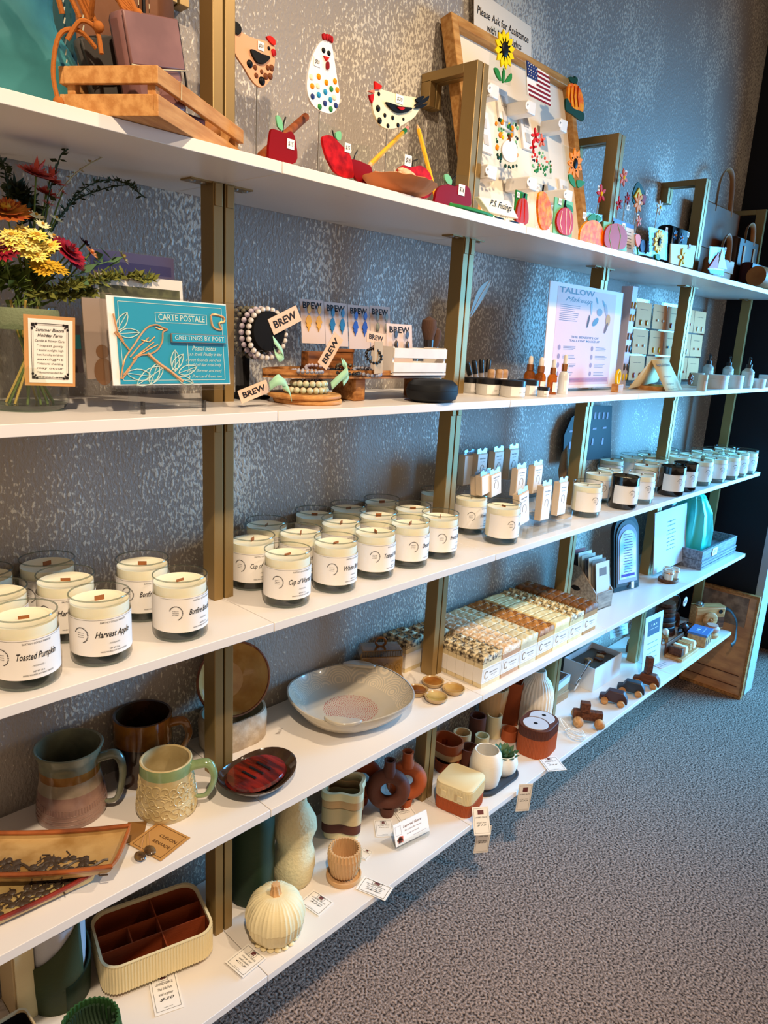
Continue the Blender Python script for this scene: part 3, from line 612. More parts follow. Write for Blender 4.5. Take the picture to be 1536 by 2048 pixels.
def b6(c):
    flower(c, 1137, 1145, .034, 9, G['org'], G['blk'], .010); c.dots('seed', [(1115, 1105, .002), (1150, 1100, .002), (1160, 1170, .002), (1140, 1195, .002), (1110, 1175, .002), (1105, 1140, .002)], G['blk'], off=.008)
    leaves(c, [[(1090, 1225), (1120, 1230), (1140, 1310), (1105, 1280)], [(1150, 1260), (1205, 1275), (1160, 1315)]], G['grn'])
nlight('night light with orange sunflower glass, right middle of the board', [(1060, 1010), (1180, 1050), (1210, 1325), (1085, 1310)], 0.12, (1095, 1370), b6)
# ---- small fused glass pieces along the front edge
def small(label, r, y, pane, fn, group='small fused glass pieces on the top shelf', th=0.003, m=None):
    c = Pl('glass_ornament', label, 'ornament', y, 'A', r, group, base=pane[0]); c.poly('pane', pane, m or M_pane, 0, th); fn(c); return c
def pumpk(body, m, ribs, rm='rst', stem=None, leafs=(), st=None, lm='grn'):
    def f(c):
        c.poly('pumpkin', smoothpoly(body), m, 0.003, 0.005)
        for q in ribs: c.wire('rib', q, G[rm], .0011, .008)
        if stem: c.wire('stem', stem, G['blk'], .002, .006)
        leaves(c, leafs, G[lm])
        if st: c.sticker(*st)
    return f
small('narrow green glass panel with slim rust pumpkin, first right of the block sign', 'K3', .05, [(735, 1325), (812, 1355), (800, 1570), (718, 1535)], pumpk([(745, 1400), (775, 1385), (798, 1420), (800, 1560), (722, 1550), (728, 1460)], G['rst'], [[(760, 1395), (745, 1540)], [(780, 1395), (775, 1555)]], 'bred', [(778, 1390), (785, 1355)], (), (744, 1362, '$12', .010, .004)), m=G['grn'])
small('tall clear glass panel with amber pumpkin and black stem', 'K3', .05, [(865, 1270), (945, 1300), (968, 1625), (868, 1595)], pumpk([(880, 1355), (920, 1345), (950, 1400), (968, 1500), (945, 1600), (895, 1590), (872, 1480)], G['amb'], [], 'org', [(908, 1345), (915, 1295)], (), (880, 1315, '$12', .012, .004)))
small('green glass panel with striped red pumpkin', 'K3', .05, [(1005, 1375), (1130, 1415), (1120, 1665), (990, 1630)], pumpk([(1015, 1490), (1060, 1450), (1105, 1480), (1118, 1560), (1095, 1640), (1030, 1625), (1003, 1560)], mat('fused_glass_scarlet', (188, 30, 6), .45, spec=.12), [[(1040, 1475), (1025, 1560), (1040, 1625)], [(1070, 1460), (1066, 1560), (1070, 1640)], [(1092, 1475), (1102, 1560), (1088, 1635)]], 'wht', [(1062, 1455), (1070, 1400)], [[(1070, 1430), (1110, 1440), (1120, 1480), (1085, 1460)]], (1037, 1408, '$16', .013, .004)), m=G['lgrn'])
small('pale blue glass panel with yellow orange crackled pumpkin', 'K3', .045, [(1225, 1480), (1335, 1500), (1330, 1735), (1170, 1700)], pumpk([(1180, 1590), (1225, 1545), (1285, 1545), (1325, 1600), (1332, 1690), (1300, 1730), (1180, 1700), (1165, 1650)], G['amb'], [], 'org', None, [[(1225, 1530), (1265, 1490), (1285, 1530), (1250, 1550)], [(1290, 1500), (1320, 1530), (1290, 1550)]], (1205, 1505, '$15', .014, .004)))
small('green glass square with wide orange striped pumpkin', 'K3', .04, [(1345, 1545), (1500, 1570), (1505, 1755), (1340, 1730)], pumpk([(1345, 1610), (1380, 1570), (1440, 1565), (1485, 1610), (1495, 1680), (1465, 1740), (1370, 1735), (1337, 1690)], G['rst'], [[(1385, 1575), (1368, 1650), (1385, 1735)], [(1430, 1570), (1450, 1650), (1435, 1740)]], 'lgrn', [(1402, 1570), (1405, 1545)], (), (1480, 1583, '$16', .016, .004)), m=G['lgrn'])
def bluesign(c):
    c.poly('heading_band', [(1415, 1520), (1560, 1575), (1560, 1600), (1418, 1560)], mat('sky_blue_print', (90, 150, 215), .6), 0.0012, 0.0004)
    for i in range(6): c.poly('print_line', [(1450, 1600 + 22 * i), (1540, 1625 + 22 * i), (1540, 1629 + 22 * i), (1450, 1604 + 22 * i)], M_grayink, 0.0012, 0.0003)
c = Pl('info_card', 'white card with blue heading behind the striped pumpkin', 'card', 0.07, 'A', 'K3', base=(1420, 1750)); c.poly('sheet', [(1415, 1520), (1560, 1575), (1570, 1790), (1425, 1760)], M_white, 0, .001); bluesign(c)
def sun4(c): flower(c, 715, 750, .030, 11, G['yel'], G['blk'], .009); leaves(c, [[(690, 850), (715, 845), (720, 885), (695, 880)]], G['grn']); c.sticker(775, 665, '$15', .013)
small('clear glass panel with yellow sunflower near the fourth shelf joint', 'K4', .035, [(655, 640), (790, 675), (785, 890), (660, 860)], sun4)
def yel4(c): flower(c, 890, 870, .026, 5, G['yel'], G['org'], .004); c.sticker(945, 790, '$15', .014)
small('ivory glass tile with yellow five petal flower', 'K4', .03, [(812, 765), (998, 780), (970, 950), (808, 910)], yel4, m=G['crm'])
def boat(c):
    c.poly('sail', [(1160, 830), (1150, 945), (1085, 945)], G['bred'], .003, .003); c.poly('sail', [(1185, 800), (1218, 955), (1150, 945)], G['wht'], .003, .003); c.poly('hull', [(1085, 955), (1200, 965), (1190, 1000), (1095, 985)], G['ltb'], .003, .003); c.sticker(1210, 810, '$14', .014)
small('small clear glass panel with red and white sailboat', 'K4', .03, [(1105, 785), (1215, 795), (1200, 1005), (1090, 985)], boat)
# stakes with flowers
def stake(label, x, z, y, r, n, mp, mc='yel', extra=None):
    c = Pl('glass_flower_stake', label, 'ornament', y, 'A', 'K4', 'glass flowers on wires', base=(x, z)); flower(c, x, z, r, n, G[mp], G[mc], r * .2); c.stem_down('wire', x, z, M_steel, .0012)
    if extra: c.sticker(*extra)
    return c
stake('salmon glass flower on a wire, highest right of the third top frame', 455, 280, .13, .022, 6, 'pnk', 'yel', (475, 245, '$8', .012))
stake('dark red glass flower with price sticker on a wire', 485, 435, .1, .016, 6, 'dred', 'bred', (490, 500, '$8', .014))
stake('orange glass pinwheel flower on a wire', 565, 465, .1, .026, 7, 'org', 'wht')
stake('coral glass flower seen at the frame post edge', 422, 470, .12, .018, 5, 'bred', 'dred')
stake('grey glass flower with yellow centre, left of the fourth top frame', 722, 500, .1, .020, 6, 'wht', 'yel')
stake('dark blue glass flower with orange centre', 836, 705, .07, .015, 7, 'nvy', 'org')
stake('small blue glass flower beside the yellow tile', 885, 725, .06, .014, 6, 'nvy', 'org', (935, 700, '$15', .014))
stake('red glass flower behind the third top frame', 290, 400, .15, .024, 5, 'bred', 'yel', (275, 358, '$8', .012))
stake('small pink glass flower low among the flower stakes', 568, 600, .09, .015, 5, 'pnk', 'wht', (562, 565, '$8', .012))
def poin(c):
    c.poly('petal', [(572, 355), (600, 430), (560, 470), (535, 420)], G['yel'], .003, .003); c.poly('petal', [(600, 400), (625, 420), (610, 480), (590, 450)], G['red'], .003, .003)
c = Pl('glass_ornament', 'dark green glass teardrop with yellow poinsettia on a wire', 'ornament', .13, 'A', 'K4', base=(575, 400)); c.poly('pane', smoothpoly([(572, 310), (620, 390), (620, 460), (580, 500), (530, 450), (535, 380)], 3), G['dgrn'], 0, .003); poin(c); c.stem_down('wire', 578, 480, M_steel); c.sticker(630, 390, '$8', .013)
def bfly(c):
    for q in ([(580, 760), (600, 735), (615, 780), (600, 830), (580, 810)], [(628, 760), (650, 745), (665, 790), (650, 830), (630, 815)]): c.poly('wing', smoothpoly(q, 3), G['nvy'], .003, .003)
    c.wire('body', [(622, 740), (620, 840)], G['blk'], .002, .005)
small('blue glass butterfly in a clear panel, left of the lower sunflower', 'K4', .05, [(560, 720), (665, 745), (665, 860), (560, 840)], bfly)
def tulip(c): c.poly('bloom', smoothpoly([(545, 700), (575, 705), (578, 760), (560, 790), (545, 750)], 3), G['pnk'], .003, .003); c.wire('stem', [(562, 785), (565, 845)], G['grn'], .0015, .004)
small('narrow clear panel with pink tulip beside the blue headed card', 'K4', .05, [(540, 690), (578, 700), (578, 850), (545, 840)], tulip)
# ------------------------------------------------------------------ leather goods on the top shelf, left
M_teal = mat('teal_leather', (62, 128, 132), 0.55, col2=(40, 92, 98), vscale=9, bump=0.25, bscale=40); M_tealD = mat('dark_teal_leather', (22, 60, 62), 0.6)
M_brown = mat('brown_leather', (122, 78, 50), 0.5, col2=(98, 60, 38), vscale=10, bump=0.2, bscale=60); M_mauve = mat('dusky_mauve_leather', (142, 98, 92), 0.45, col2=(118, 78, 74), vscale=14); M_slate = mat('slate_leather', (70, 66, 62), 0.5)
M_cord = mat('orange_suede_cord', (172, 100, 42), 0.85, bump=0.3, bscale=300); M_stitch = mat('pale_thread', (200, 190, 160), 0.8); M_tan = mat('tan_leather', (172, 112, 62), 0.5, col2=(140, 88, 46), vscale=12); M_maroon = mat('maroon_leather', (70, 28, 30), 0.5)
def sag(mb, amp, sc, seed=0.0):
    base = min(v[2] for v in mb.v); w = [Vector(v) + noise.noise_vector(Vector(v) * sc + Vector((seed, 0, 0))) * amp for v in mb.v]
    if base > -1e-6: w = [Vector((v.x, v.y, max(v.z, base))) for v in w]
    mb.v = [tuple(v) for v in w]; return mb
def pillow(w, d, h, n=14, top=0.55, p=0.35):
    """soft bag body: wide at the base, pinched at the top"""
    mb = MB(); pr = []
    for i in range(n + 1):
        u = i / n; pr.append((1.0 - (1 - top) * u ** 1.6 if u > 0.04 else 0.92, h * u))
    pr = [(1e-4, 0)] + pr + [(1e-4, h)]
    def f(a, r, z):
        c, s_ = cos(a), sin(a); k = (abs(c) ** 3.2 + abs(s_) ** 3.2) ** (-1 / 3.2); return (r * k, z)
    mb.lathe(pr, 40, fn=f); mb.v = [(v[0] * w / 2, v[1] * d / 2 * (1 - p * v[2] / h), v[2]) for v in mb.v]; return mb
p = aty(20, 150, 0.09); t = thing('leather_bag', 'teal leather bag with stitched seams at the left edge of the top shelf', 'bag', (0.262, 0.150, Z['A']), 0.0)
obj('body', sag(pillow(0.25, 0.15, 0.30, 24, 0.8), 0.022, 15), M_teal, t)
obj('side_panel', sag(MB().box((0.105, 0.01, 0.14), (0.035, 0.10, 0.27)), 0.004, 9), M_tealD, t, bev=0.008)
for q in (0.122, 0.098):
    for i in range(24): obj('stitch', MB().tube([(q, -0.05 - .004 * (q < .1), 0.012 + i * 0.011), (q + .001, -0.0515 - .004 * (q < .1), 0.018 + i * 0.011)], 0.0008, 5), M_stitch, t)
p = aty(270, 110, 0.22); t = thing('leather_bag', 'brown leather tote with zipper standing behind the wooden crate', 'bag', (0.491, 0.238, Z['A']), 0.0)
obj('body', sag(pillow(0.192, 0.07, 0.29, 14, 0.92, 0.1), 0.006, 10, 3), M_brown, t)
obj('zipper', MB().tube([(0.03, -0.036, 0.02), (0.03, -0.036, 0.31)], 0.0025, 6), M_black, t)
for q in (0.022, 0.038):
    for i in range(22): obj('stitch', MB().box((q, -0.0365, 0.05 + i * 0.012), (0.0008, 0.001, 0.006)), M_stitch, t)
# crate
M_pine = wood('pale_pine', (214, 158, 96), (188, 128, 70))
t = thing('wooden_crate', 'slatted pale pine crate holding leather purses, jutting over the shelf edge', 'crate', (0.397, -0.048, Z['A']), rad(33))
Lx, Ly = 0.255, 0.120
obj('base', MB().box((Lx / 2, Ly / 2, 0.003), (Lx, Ly, 0.006)), M_pine, t, bev=0.0008)
for k, z in enumerate((0.0135, 0.042)):
    for nm, c0, d0 in (('front_slat', (Lx / 2, 0.003, z), (Lx, 0.006, 0.018)), ('back_slat', (Lx / 2, Ly - 0.003, z), (Lx, 0.006, 0.018)), ('end_slat', (0.003, Ly / 2, z), (0.006, Ly - 0.012, 0.018)), ('end_slat', (Lx - 0.003, Ly / 2, z), (0.006, Ly - 0.012, 0.018))):
        obj(nm, MB().box(c0, d0), M_pine, t, bev=0.0008)
for x in (0.011, Lx - 0.011):
    for y in (0.011, Ly - 0.011): obj('corner_post', MB().box((x, y, 0.0285), (0.01, 0.01, 0.045)), M_pine, t, bev=0.0008)
obj('twine', MB().tube([(0.055, -0.001, 0.032), (0.055, -0.002, 0.0515), (0.057, 0.008, 0.052)], 0.0007, 5), M_stitch, t)
cr = Matrix.Translation((0.397, -0.048, Z['A'])) @ Matrix.Rotation(rad(33), 4, 'Z')
def incrate(x, y, z): return tuple(cr @ Vector((x, y, z)))
def purse(name, label, loc, m, w, d, h, rot, flap=True):
    t = thing(name, label, 'purse', loc, rot=rot)
    obj('body', sag(MB().box((0, 0, h / 2), (w, d, h)), 0.002, 20), m, t, bev=0.009)
    if flap:
        obj('flap', sag(MB().box((0, -d / 2 - 0.001, h * 0.72), (w * 0.98, 0.004, h * 0.5)), 0.001, 20), m, t, bev=0.0015)
        obj('seam', MB().tube([(-w / 2, -d / 2 - 0.003, h * 0.47), (0, -d / 2 - 0.0035, h * 0.45), (w / 2, -d / 2 - 0.003, h * 0.47)], 0.0008, 5), M_stitch, t)
        obj('edge_binding', MB().tube([(w / 2, -d / 2, 0.01), (w / 2 + .001, -d / 2, h * 0.95)], 0.0015, 6), M_black, t)
    return t
purse('leather_purse', 'dusky mauve leather purse leaning out of the crate', incrate(0.066, 0.035, 0.016), M_mauve, 0.078, 0.03, 0.105, (0.0, -0.2, 0.15))
purse('leather_purse', 'slate grey leather purse behind orange cords in the crate', incrate(0.062, 0.085, 0.010), M_slate, 0.05, 0.022, 0.088, (0, -0.35, 0.1))
purse('leather_purse', 'pink and cream leather purse behind the mauve one', incrate(0.135, 0.05, 0.012), mat('pink_leather', (226, 150, 150), 0.5, col2=(240, 215, 195), vscale=12), 0.035, 0.025, 0.075, (0, -0.2, 0.2), False)
t = thing('leather_roll', 'rolled tan leather pouch at the right end of the crate', 'pouch', incrate(0.20, 0.05, 0.022), rot=(0, 1.0, 0.3))
obj('roll', MB().lathe([(0.010, -0.02), (0.013, -0.02), (0.014, 0.045), (0.0115, 0.045), (0.0105, -0.018)], 20), M_tan, t)
t = thing('leather_roll', 'dark flat leather strap lying inside the crate', 'strap', incrate(0.10, 0.03, 0.02), rz=0.2); obj('strap', sag(MB().box((0, 0, 0.004), (0.08, 0.03, 0.016)), 0.002, 20), M_maroon, t, bev=0.004)
# suede cords spilling on the left corner of the crate
t = thing('suede_cord_bundle', 'knotted orange suede cords draped over the crate corner', 'cord', incrate(-0.012, 0.10, 0.0), rad(-20)); RR = random.Random(4)
def cord(pts, r=0.0025): obj('cord', MB().tube(smooth3(pts), r, 7), M_cord, t)
def smooth3(P, n=5):
    out = []; P = [Vector(p) for p in P]
    for i in range(len(P) - 1):
        p0 = P[max(i - 1, 0)]; p1 = P[i]; p2 = P[i + 1]; p3 = P[min(i + 2, len(P) - 1)]
        for k in range(n):
            q = k / n; out.append(0.5 * (2 * p1 + (p2 - p0) * q + (2 * p0 - 5 * p1 + 4 * p2 - p3) * q * q + (3 * p1 - p0 - 3 * p2 + p3) * q ** 3))
    out.append(P[-1]); return out
cord([(-.012, -.012, .004), (-.016, -.010, .035), (-.008, -.010, .072), (.012, -.006, .082), (.03, 0, .07)]); cord([(.0, -.008, .07), (.014, -.012, .09), (.03, -.01, .085), (.034, -.012, .062)])
for i in range(7):
    a = RR.random() * 6; cord([(.012 + .02 * cos(a), .01, .10), (.01 + .02 * cos(a + 1), -.006 + .008 * sin(a), .135 + .01 * sin(a)), (.03 + .015 * cos(a + 2), -.006, .15 + .008 * cos(a)), (.06, 0.0, .135 - .01 * i / 3), (.075, -.004, .11)], .0028)
for q in ((-.012, -.012, .006), (.075, -.004, .112), (.032, -.012, .088)): obj('knot', MB().ball(q, .006, 10), M_cord, t)
# ------------------------------------------------------------------ leather goods on the top shelf, right
def leatherbag(label, x, y, w, d, h, m, mh, handle=True, hz=0.09, strap=True, rz=0):
    t = thing('leather_bag', label, 'bag', (x, y, Z['A']), rz)
    obj('body', sag(MB().box((0, 0, h / 2), (w, d, h)), 0.003, 12, x), m, t, bev=0.012)
    obj('flap', sag(MB().box((0, -d / 2 - 0.002, h * 0.72), (w * 0.96, 0.004, h * 0.5)), 0.001, 12), m, t, bev=0.0015)
    if handle: obj('handle', MB().tube(smooth3([(-w * .22, -d / 2, h * .9), (-w * .2, -d / 2, h + hz * .6), (-w * .05, -d / 2, h + hz), (w * .12, -d / 2, h + hz * .8), (w * .2, -d / 2, h * .9)]), 0.009, 8, flat=0.25), mh, t)
    if strap:
        for sx in (-0.25, 0.25): obj('strap', MB().box((sx * w, -d / 2 - 0.006, h * .45), (0.018, 0.004, h * .8)), mh, t, bev=0.001); obj('stud', MB().ball((sx * w, -d / 2 - 0.009, h * .5), .004, 8), M_steel, t)
    return t
leatherbag('large plain brown leather tote with loop handle standing at the wall', 2.83, 0.245, 0.36, 0.045, 0.30, M_brown, M_tan, True, .12, False)
leatherbag('dark brown leather satchel with tan straps and metal studs', 2.905, 0.165, 0.21, 0.05, 0.19, mat('dark_brown_leather', (74, 52, 42), .5), M_tan, True, .05, True)
leatherbag('black leather bag behind the fourth top frame', 2.42, 0.222, 0.15, 0.05, 0.17, M_black, M_tan, False, 0, False)
leatherbag('tan flat leather pouch lying below the black bag', 2.52, 0.10, 0.18, 0.04, 0.08, M_tan, M_tan, True, .07, False)
leatherbag('maroon leather folio lying right of the fourth top frame', 2.92, 0.105, 0.24, 0.04, 0.10, M_maroon, M_tan, False, 0, False)
t = thing('wine_bottle', 'dark bottle with red label lying in a tan leather holder', 'bottle', (2.80, 0.030, Z['A'] + 0.0405), rot=(0, pi / 2, 0))
obj('bottle_body', MB().lathe([(1e-5, 0), (.026, 0), (.028, .02), (.028, .12), (.012, .16), (.011, .2), (1e-5, .2)], 24), gl('bottle_black', (20, 20, 26)), t)
obj('label', MB().lathe([(.0285, .05), (.0285, .10)], 24), mat('red_bottle_label', (190, 60, 50), .5), t)
obj('holder', MB().lathe([(1e-5, -.10), (.033, -.10), (.036, -.05), (.034, .03), (.0285, .03), (.0285, -.05)], 24), M_tan, t)
obj('holder_band', MB().tube([(.0345 * cos(a), .0345 * sin(a), .028) for a in [2 * pi * i / 24 for i in range(24)]], .003, 6, closed=True), G['bred'], t)
# ================================================================== shelf B
def P4(pts, r, y): return [aty(*kk(r, *q), y) for q in pts]
def sheet_fmap(o, ux, uz, n=0.0006):
    """local (x, z) on a card whose origin is o; ux, uz unit vectors"""
    nn = ux.cross(uz).normalized(); return lambda x, z: tuple(o + ux * x + uz * z + nn * n)
class Card:
    """a thin rectangular card lying anywhere: centre, in-plane axes, size"""
    def __init__(s, name, label, cat, c, ux, uz, w, h, m, th=0.0008, group=None, part='sheet'):
        ux = Vector(ux).normalized(); uz = (Vector(uz) - ux * Vector(uz).dot(ux)).normalized(); nn = ux.cross(uz)
        s.t = thing(name, label, cat, c, 0, group) if name else None
        s.ux, s.uz, s.nn, s.w, s.h, s.th = ux, uz, nn, w, h, th
        if name:
            s.T = Matrix((ux, uz, nn)).transposed().to_4x4(); s.s = obj(part, MB().box((0, 0, 0), (w, h, th), s.T), m, s.t)
    def f(s, n=0.0): return lambda x, z: tuple(s.ux * x + s.uz * z + s.nn * (s.th / 2 + 0.0003 + n))
    def text(s, lines, m=None, n=0.0): return obj('lettering', text_mb(MB(), lines, s.f(n)), m or M_ink, s.s, fix=False)
    def rules(s, rs, m=None, name='printed_lines', n=0.0): return obj(name, rules_mb(MB(), rs, s.f(n)), m or M_ink, s.s, fix=False)
UXH, UZV = Vector((1, 0, 0)), Vector((0, 0, 1))
# ---- flower jar
M_stem = mat('green_stem', (92, 110, 48), 0.7); M_leafd = mat('dark_foliage', (48, 58, 30), 0.8, var=0.3); M_moss = mat('moss_foliage', (110, 112, 48), 0.8); M_twine = mat('green_burlap_ribbon', (120, 130, 100), 0.9, bump=0.6, bscale=300)
jp = stand('B', 62, 826, 0.047)
t = thing('flower_jar', 'clear glass jar holding a mixed bouquet, tied with green ribbon and a tag', 'vase', jp)
jar = [(0.030, 0.0), (0.042, 0.003), (0.047, 0.012), (0.047, 0.085), (0.044, 0.100), (0.037, 0.112), (0.036, 0.128), (0.039, 0.130)]
obj('jar_glass', MB().lathe(jar, 40), clear('jar_glass', (0.94, 0.97, 0.94), 0.45, 0.03, 0.02), t)
obj('jar_bottom', MB().lathe([(1e-5, 0.0), (0.04, 0.001), (0.045, 0.008), (1e-5, 0.007)], 40), clear('jar_foot', (0.6, 0.68, 0.62), 0.3, 0.05, 0.1), t)
obj('ribbon', MB().lathe([(0.0385, 0.100), (0.0405, 0.106), (0.0400, 0.122), (0.0385, 0.126)], 40, fn=lambda a, r, z: (r + .0006 * sin(9 * a), z)), M_twine, t)
for i in range(15):
    a = i * 2.4; obj('cut_stem', MB().tube(smooth3([(0.028 * cos(a), 0.028 * sin(a), 0.008), (-0.004 * cos(a), 0.006 * sin(a), 0.075), (-0.02 * cos(a + .4), -0.02 * sin(a + .4), 0.135)], 4), 0.0016, 6), M_stem if i % 3 else mat('straw_stem', (190, 160, 80), .7), t)
# the bouquet: each bloom a thing of its own held in the jar
def bloom(label, px, py, y, r, mp, mc, n, rings=3, name='flower', cup=0.5, pw=0.22):
    p = aty(px, py, y); top = jp + Vector((0, 0, 0.13)); t = thing(name, label, 'flower', p)
    axis = (p - top + Vector((0, -0.06, 0.02))).normalized(); T = axis.to_track_quat('Z', 'Y').to_matrix().to_4x4()
    mb = MB()
    for k in range(rings):
        m = max(5, int(n * (1 - k * 0.22))); rr = r * (1 - k * 0.27)
        for i in range(m):
            a = 2 * pi * (i + 0.5 * k) / m; ca, sa = cos(a), sin(a); w = rr * (pw if rings < 5 else .40); lift = (0.1 + k * 0.35) * r * cup
            pts = [(0, 0, 0), (ca * rr * .5 - sa * w, sa * rr * .5 + ca * w, lift * .5), (ca * rr, sa * rr, lift + rr * .1), (ca * rr * .5 + sa * w, sa * rr * .5 - ca * w, lift * .5), (ca * rr * .5, sa * rr * .5, lift * .5 + rr * .06)]
            mb.add(pts, [(0, 1, 4), (1, 2, 4), (2, 3, 4), (3, 0, 4)], T)
    obj('petals', mb, mp, t); obj('flower_centre', MB().ball((0, 0, r * cup * .5), (r * .2, r * .2, r * .15), 10, T), mc, t)
    k_ = len(OCC.setdefault('stems', [])); OCC['stems'].append(1); a_ = 2.4 * k_; top = top + Vector((.027 * sqrt((k_ % 24 + 1) / 25) * cos(a_), .027 * sqrt((k_ % 24 + 1) / 25) * sin(a_), 0))
    obj('stem', MB().tube(smooth3([(0, 0, 0), tuple((top - p) * 0.6 + Vector((0, 0, -0.01))), tuple(top - p)], 4), 0.0011, 5), M_stem, t)
F = {'coral': mat('coral_petals', (205, 92, 78), .7), 'pink': mat('pale_pink_petals', (218, 140, 120), .7), 'bronze': mat('bronze_petals', (205, 130, 45), .7, col2=(150, 60, 25), vscale=90), 'yellow': mat('yellow_petals', (240, 205, 75), .7, col2=(250, 232, 140), vscale=90),
     'cream': mat('cream_petals', (245, 230, 170), .7), 'crim': mat('crimson_petals', (165, 25, 45), .7, col2=(110, 12, 30), vscale=80), 'wine': mat('wine_petals', (70, 20, 28), .8), 'gold': mat('golden_centre', (190, 140, 40), .8), 'peach': mat('peach_petals', (225, 150, 95), .7)}
jy = jp.y
for q in [('coral carnation rising highest on the left', 72, 350, jy - .01, .024, 'coral', 'coral', 16, 6), ('smaller coral carnation just right of the highest one', 100, 362, jy, .021, 'coral', 'coral', 14, 6), ('coral flower below the two carnations', 92, 388, jy + .005, .019, 'coral', 'pink', 12, 5),
          ('pale pink blossom on the tall stem', 97, 408, jy - .005, .010, 'pink', 'pink', 8, 2), ('pale pink bud cluster right of the pink blossom', 125, 385, jy + .01, .009, 'pink', 'pink', 8, 2),
          ('bronze orange chrysanthemum at the left edge', 12, 425, jy - .02, .030, 'bronze', 'gold', 20, 4), ('bronze orange chrysanthemum beside the cream daisies', 45, 428, jy - .005, .020, 'bronze', 'gold', 16, 4),
          ('cream daisy highest of the small daisies', 72, 432, jy - .02, .011, 'cream', 'gold', 12, 1), ('cream daisy right below the highest daisy', 85, 450, jy - .035, .010, 'cream', 'gold', 12, 1), ('cream daisy at the right edge of the bouquet', 112, 438, jy - .01, .010, 'cream', 'gold', 12, 1), ('cream daisy above the crimson bloom', 106, 473, jy - .02, .010, 'cream', 'gold', 12, 1),
          ('crimson chrysanthemum cut by the left picture edge', 3, 498, jy - .04, .022, 'crim', 'wine', 18, 4), ('large crimson chrysanthemum right of the yellow flowers', 136, 505, jy - .03, .024, 'crim', 'wine', 20, 5), ('lower crimson chrysanthemum beside the first', 146, 522, jy - .02, .018, 'crim', 'wine', 18, 4),
          ('dark wine seed flower near the card sleeves', 170, 487, jy, .012, 'wine', 'wine', 10, 2), ('peach rosebud near the card sleeves', 182, 505, jy - .01, .012, 'peach', 'peach', 8, 3), ('small pale green blossom furthest right', 245, 514, jy + .0, .013, 'cream', 'gold', 9, 2)]:
    bloom(q[0], *q[1:5], F[q[5]], F[q[6]], q[7], q[8])
def floret(par, px, py, y, r, mp, mc, n):
    p = aty(px, py, y) - par.location; T = Matrix.Translation(p) @ Vector((random.uniform(-.5, .1), -.7, .9)).to_track_quat('Z', 'Y').to_matrix().to_4x4(); mb = MB()
    for k in range(3):
        rr = r * (1 - k * .27); m = max(5, int(n * (1 - .22 * k)))
        for i in range(m):
            a = 2 * pi * (i + .5 * k) / m; ca, sa = cos(a), sin(a); w = rr * .22; lf = (.1 + .35 * k) * r * .3
            mb.add([(0, 0, 0), (ca * rr * .5 - sa * w, sa * rr * .5 + ca * w, lf * .5), (ca * rr, sa * rr, lf), (ca * rr * .5 + sa * w, sa * rr * .5 - ca * w, lf * .5)], [(0, 1, 2, 3)], T)
    f_ = obj('floret', mb, mp, par); obj('floret_centre', MB().ball((0, 0, r * .1), (r * .2, r * .2, r * .15), 8, T), mc, f_)
R = random.Random(8)
for lb, pts_, mp in (('broad yellow yarrow head at the front of the bouquet', [(22, 470), (48, 462), (75, 470), (100, 492), (30, 490), (60, 492), (88, 500), (15, 480), (60, 478), (38, 476), (8, 492), (50, 504), (74, 512)], F['yellow']), ('deeper yellow yarrow head hanging below the broad one', [(78, 530), (96, 528), (118, 538), (88, 540), (105, 534)], mat('deep_yellow_petals', (205, 160, 40), .7))):
    c_ = aty(sum(q[0] for q in pts_) / len(pts_), sum(q[1] for q in pts_) / len(pts_), jy - .03); t = thing('yarrow_head', lb, 'flower', c_)
    for x, y in pts_: floret(t, x, y, jy - .045 + .012 * R.random(), .014, mp, F['gold'], 12)
    obj('stem', MB().tube([(0, 0, 0), tuple((jp + Vector((.01, -.01, .13)) - c_) * .5 + Vector((0, .01, 0))), tuple(jp + Vector((.01, -.02, .13)) - c_)], .002, 6), M_stem, t)
def sprig(label, pts, m, leafn, size, y, seed, r=0.0009):
    P = [aty(*q, y + 0.004 * i) for i, q in enumerate(pts)]; t = thing('foliage_sprig', label, 'foliage', P[0]); R = random.Random(seed)
    S = smooth3([p - P[0] for p in P], 6); obj('stem', MB().tube(S, r, 5), m, t); mb = MB()
    for i in range(leafn):
        c = S[int((0.15 + 0.85 * i / leafn) * (len(S) - 1))]; d = Vector((R.uniform(-1, 1), R.uniform(-1, 1), R.uniform(-.5, 1))).normalized(); sd = d.orthogonal().normalized()
        l = size * R.uniform(.6, 1.2); w = l * .22; b = c
        mb.add([b, b + d * l * .5 + sd * w, b + d * l, b + d * l * .5 - sd * w], [(0, 1, 2, 3)])
    o = obj('leaves', mb, m, t, fix=False); o['kind'] = 'stuff'; return t
sprig('fine dark fern arching to the right above the sleeves', [(95, 480), (130, 420), (180, 370), (240, 362), (290, 395)], M_leafd, 110, .009, jy + .02, 1)
sprig('second fine dark fern just under the arching one', [(90, 485), (140, 410), (200, 380), (250, 370), (275, 375)], M_leafd, 90, .009, jy + .05, 2)
sprig('thin dark twig with round leaves rising left of the pale sprig', [(85, 450), (100, 380), (112, 340), (122, 310), (136, 298)], M_leafd, 14, .014, jy - .01, 3)
sprig('pale budded sprig pointing up right', [(95, 420), (130, 370), (160, 340), (205, 314)], mat('pale_bud_stem', (170, 150, 110), .8), 26, .009, jy, 4)
sprig('mossy green fern drooping over the card sleeves', [(70, 590), (130, 575), (190, 562), (250, 552), (310, 560)], M_moss, 320, .014, jy - .03, 5)
sprig('mossy fern behind the ribbon, lower right of the bouquet', [(60, 595), (110, 588), (150, 592), (190, 578)], M_moss, 220, .016, jy - .02, 6)
sprig('dark fern at the upper left picture edge', [(40, 460), (20, 400), (10, 340), (0, 318)], M_leafd, 80, .010, jy, 7)
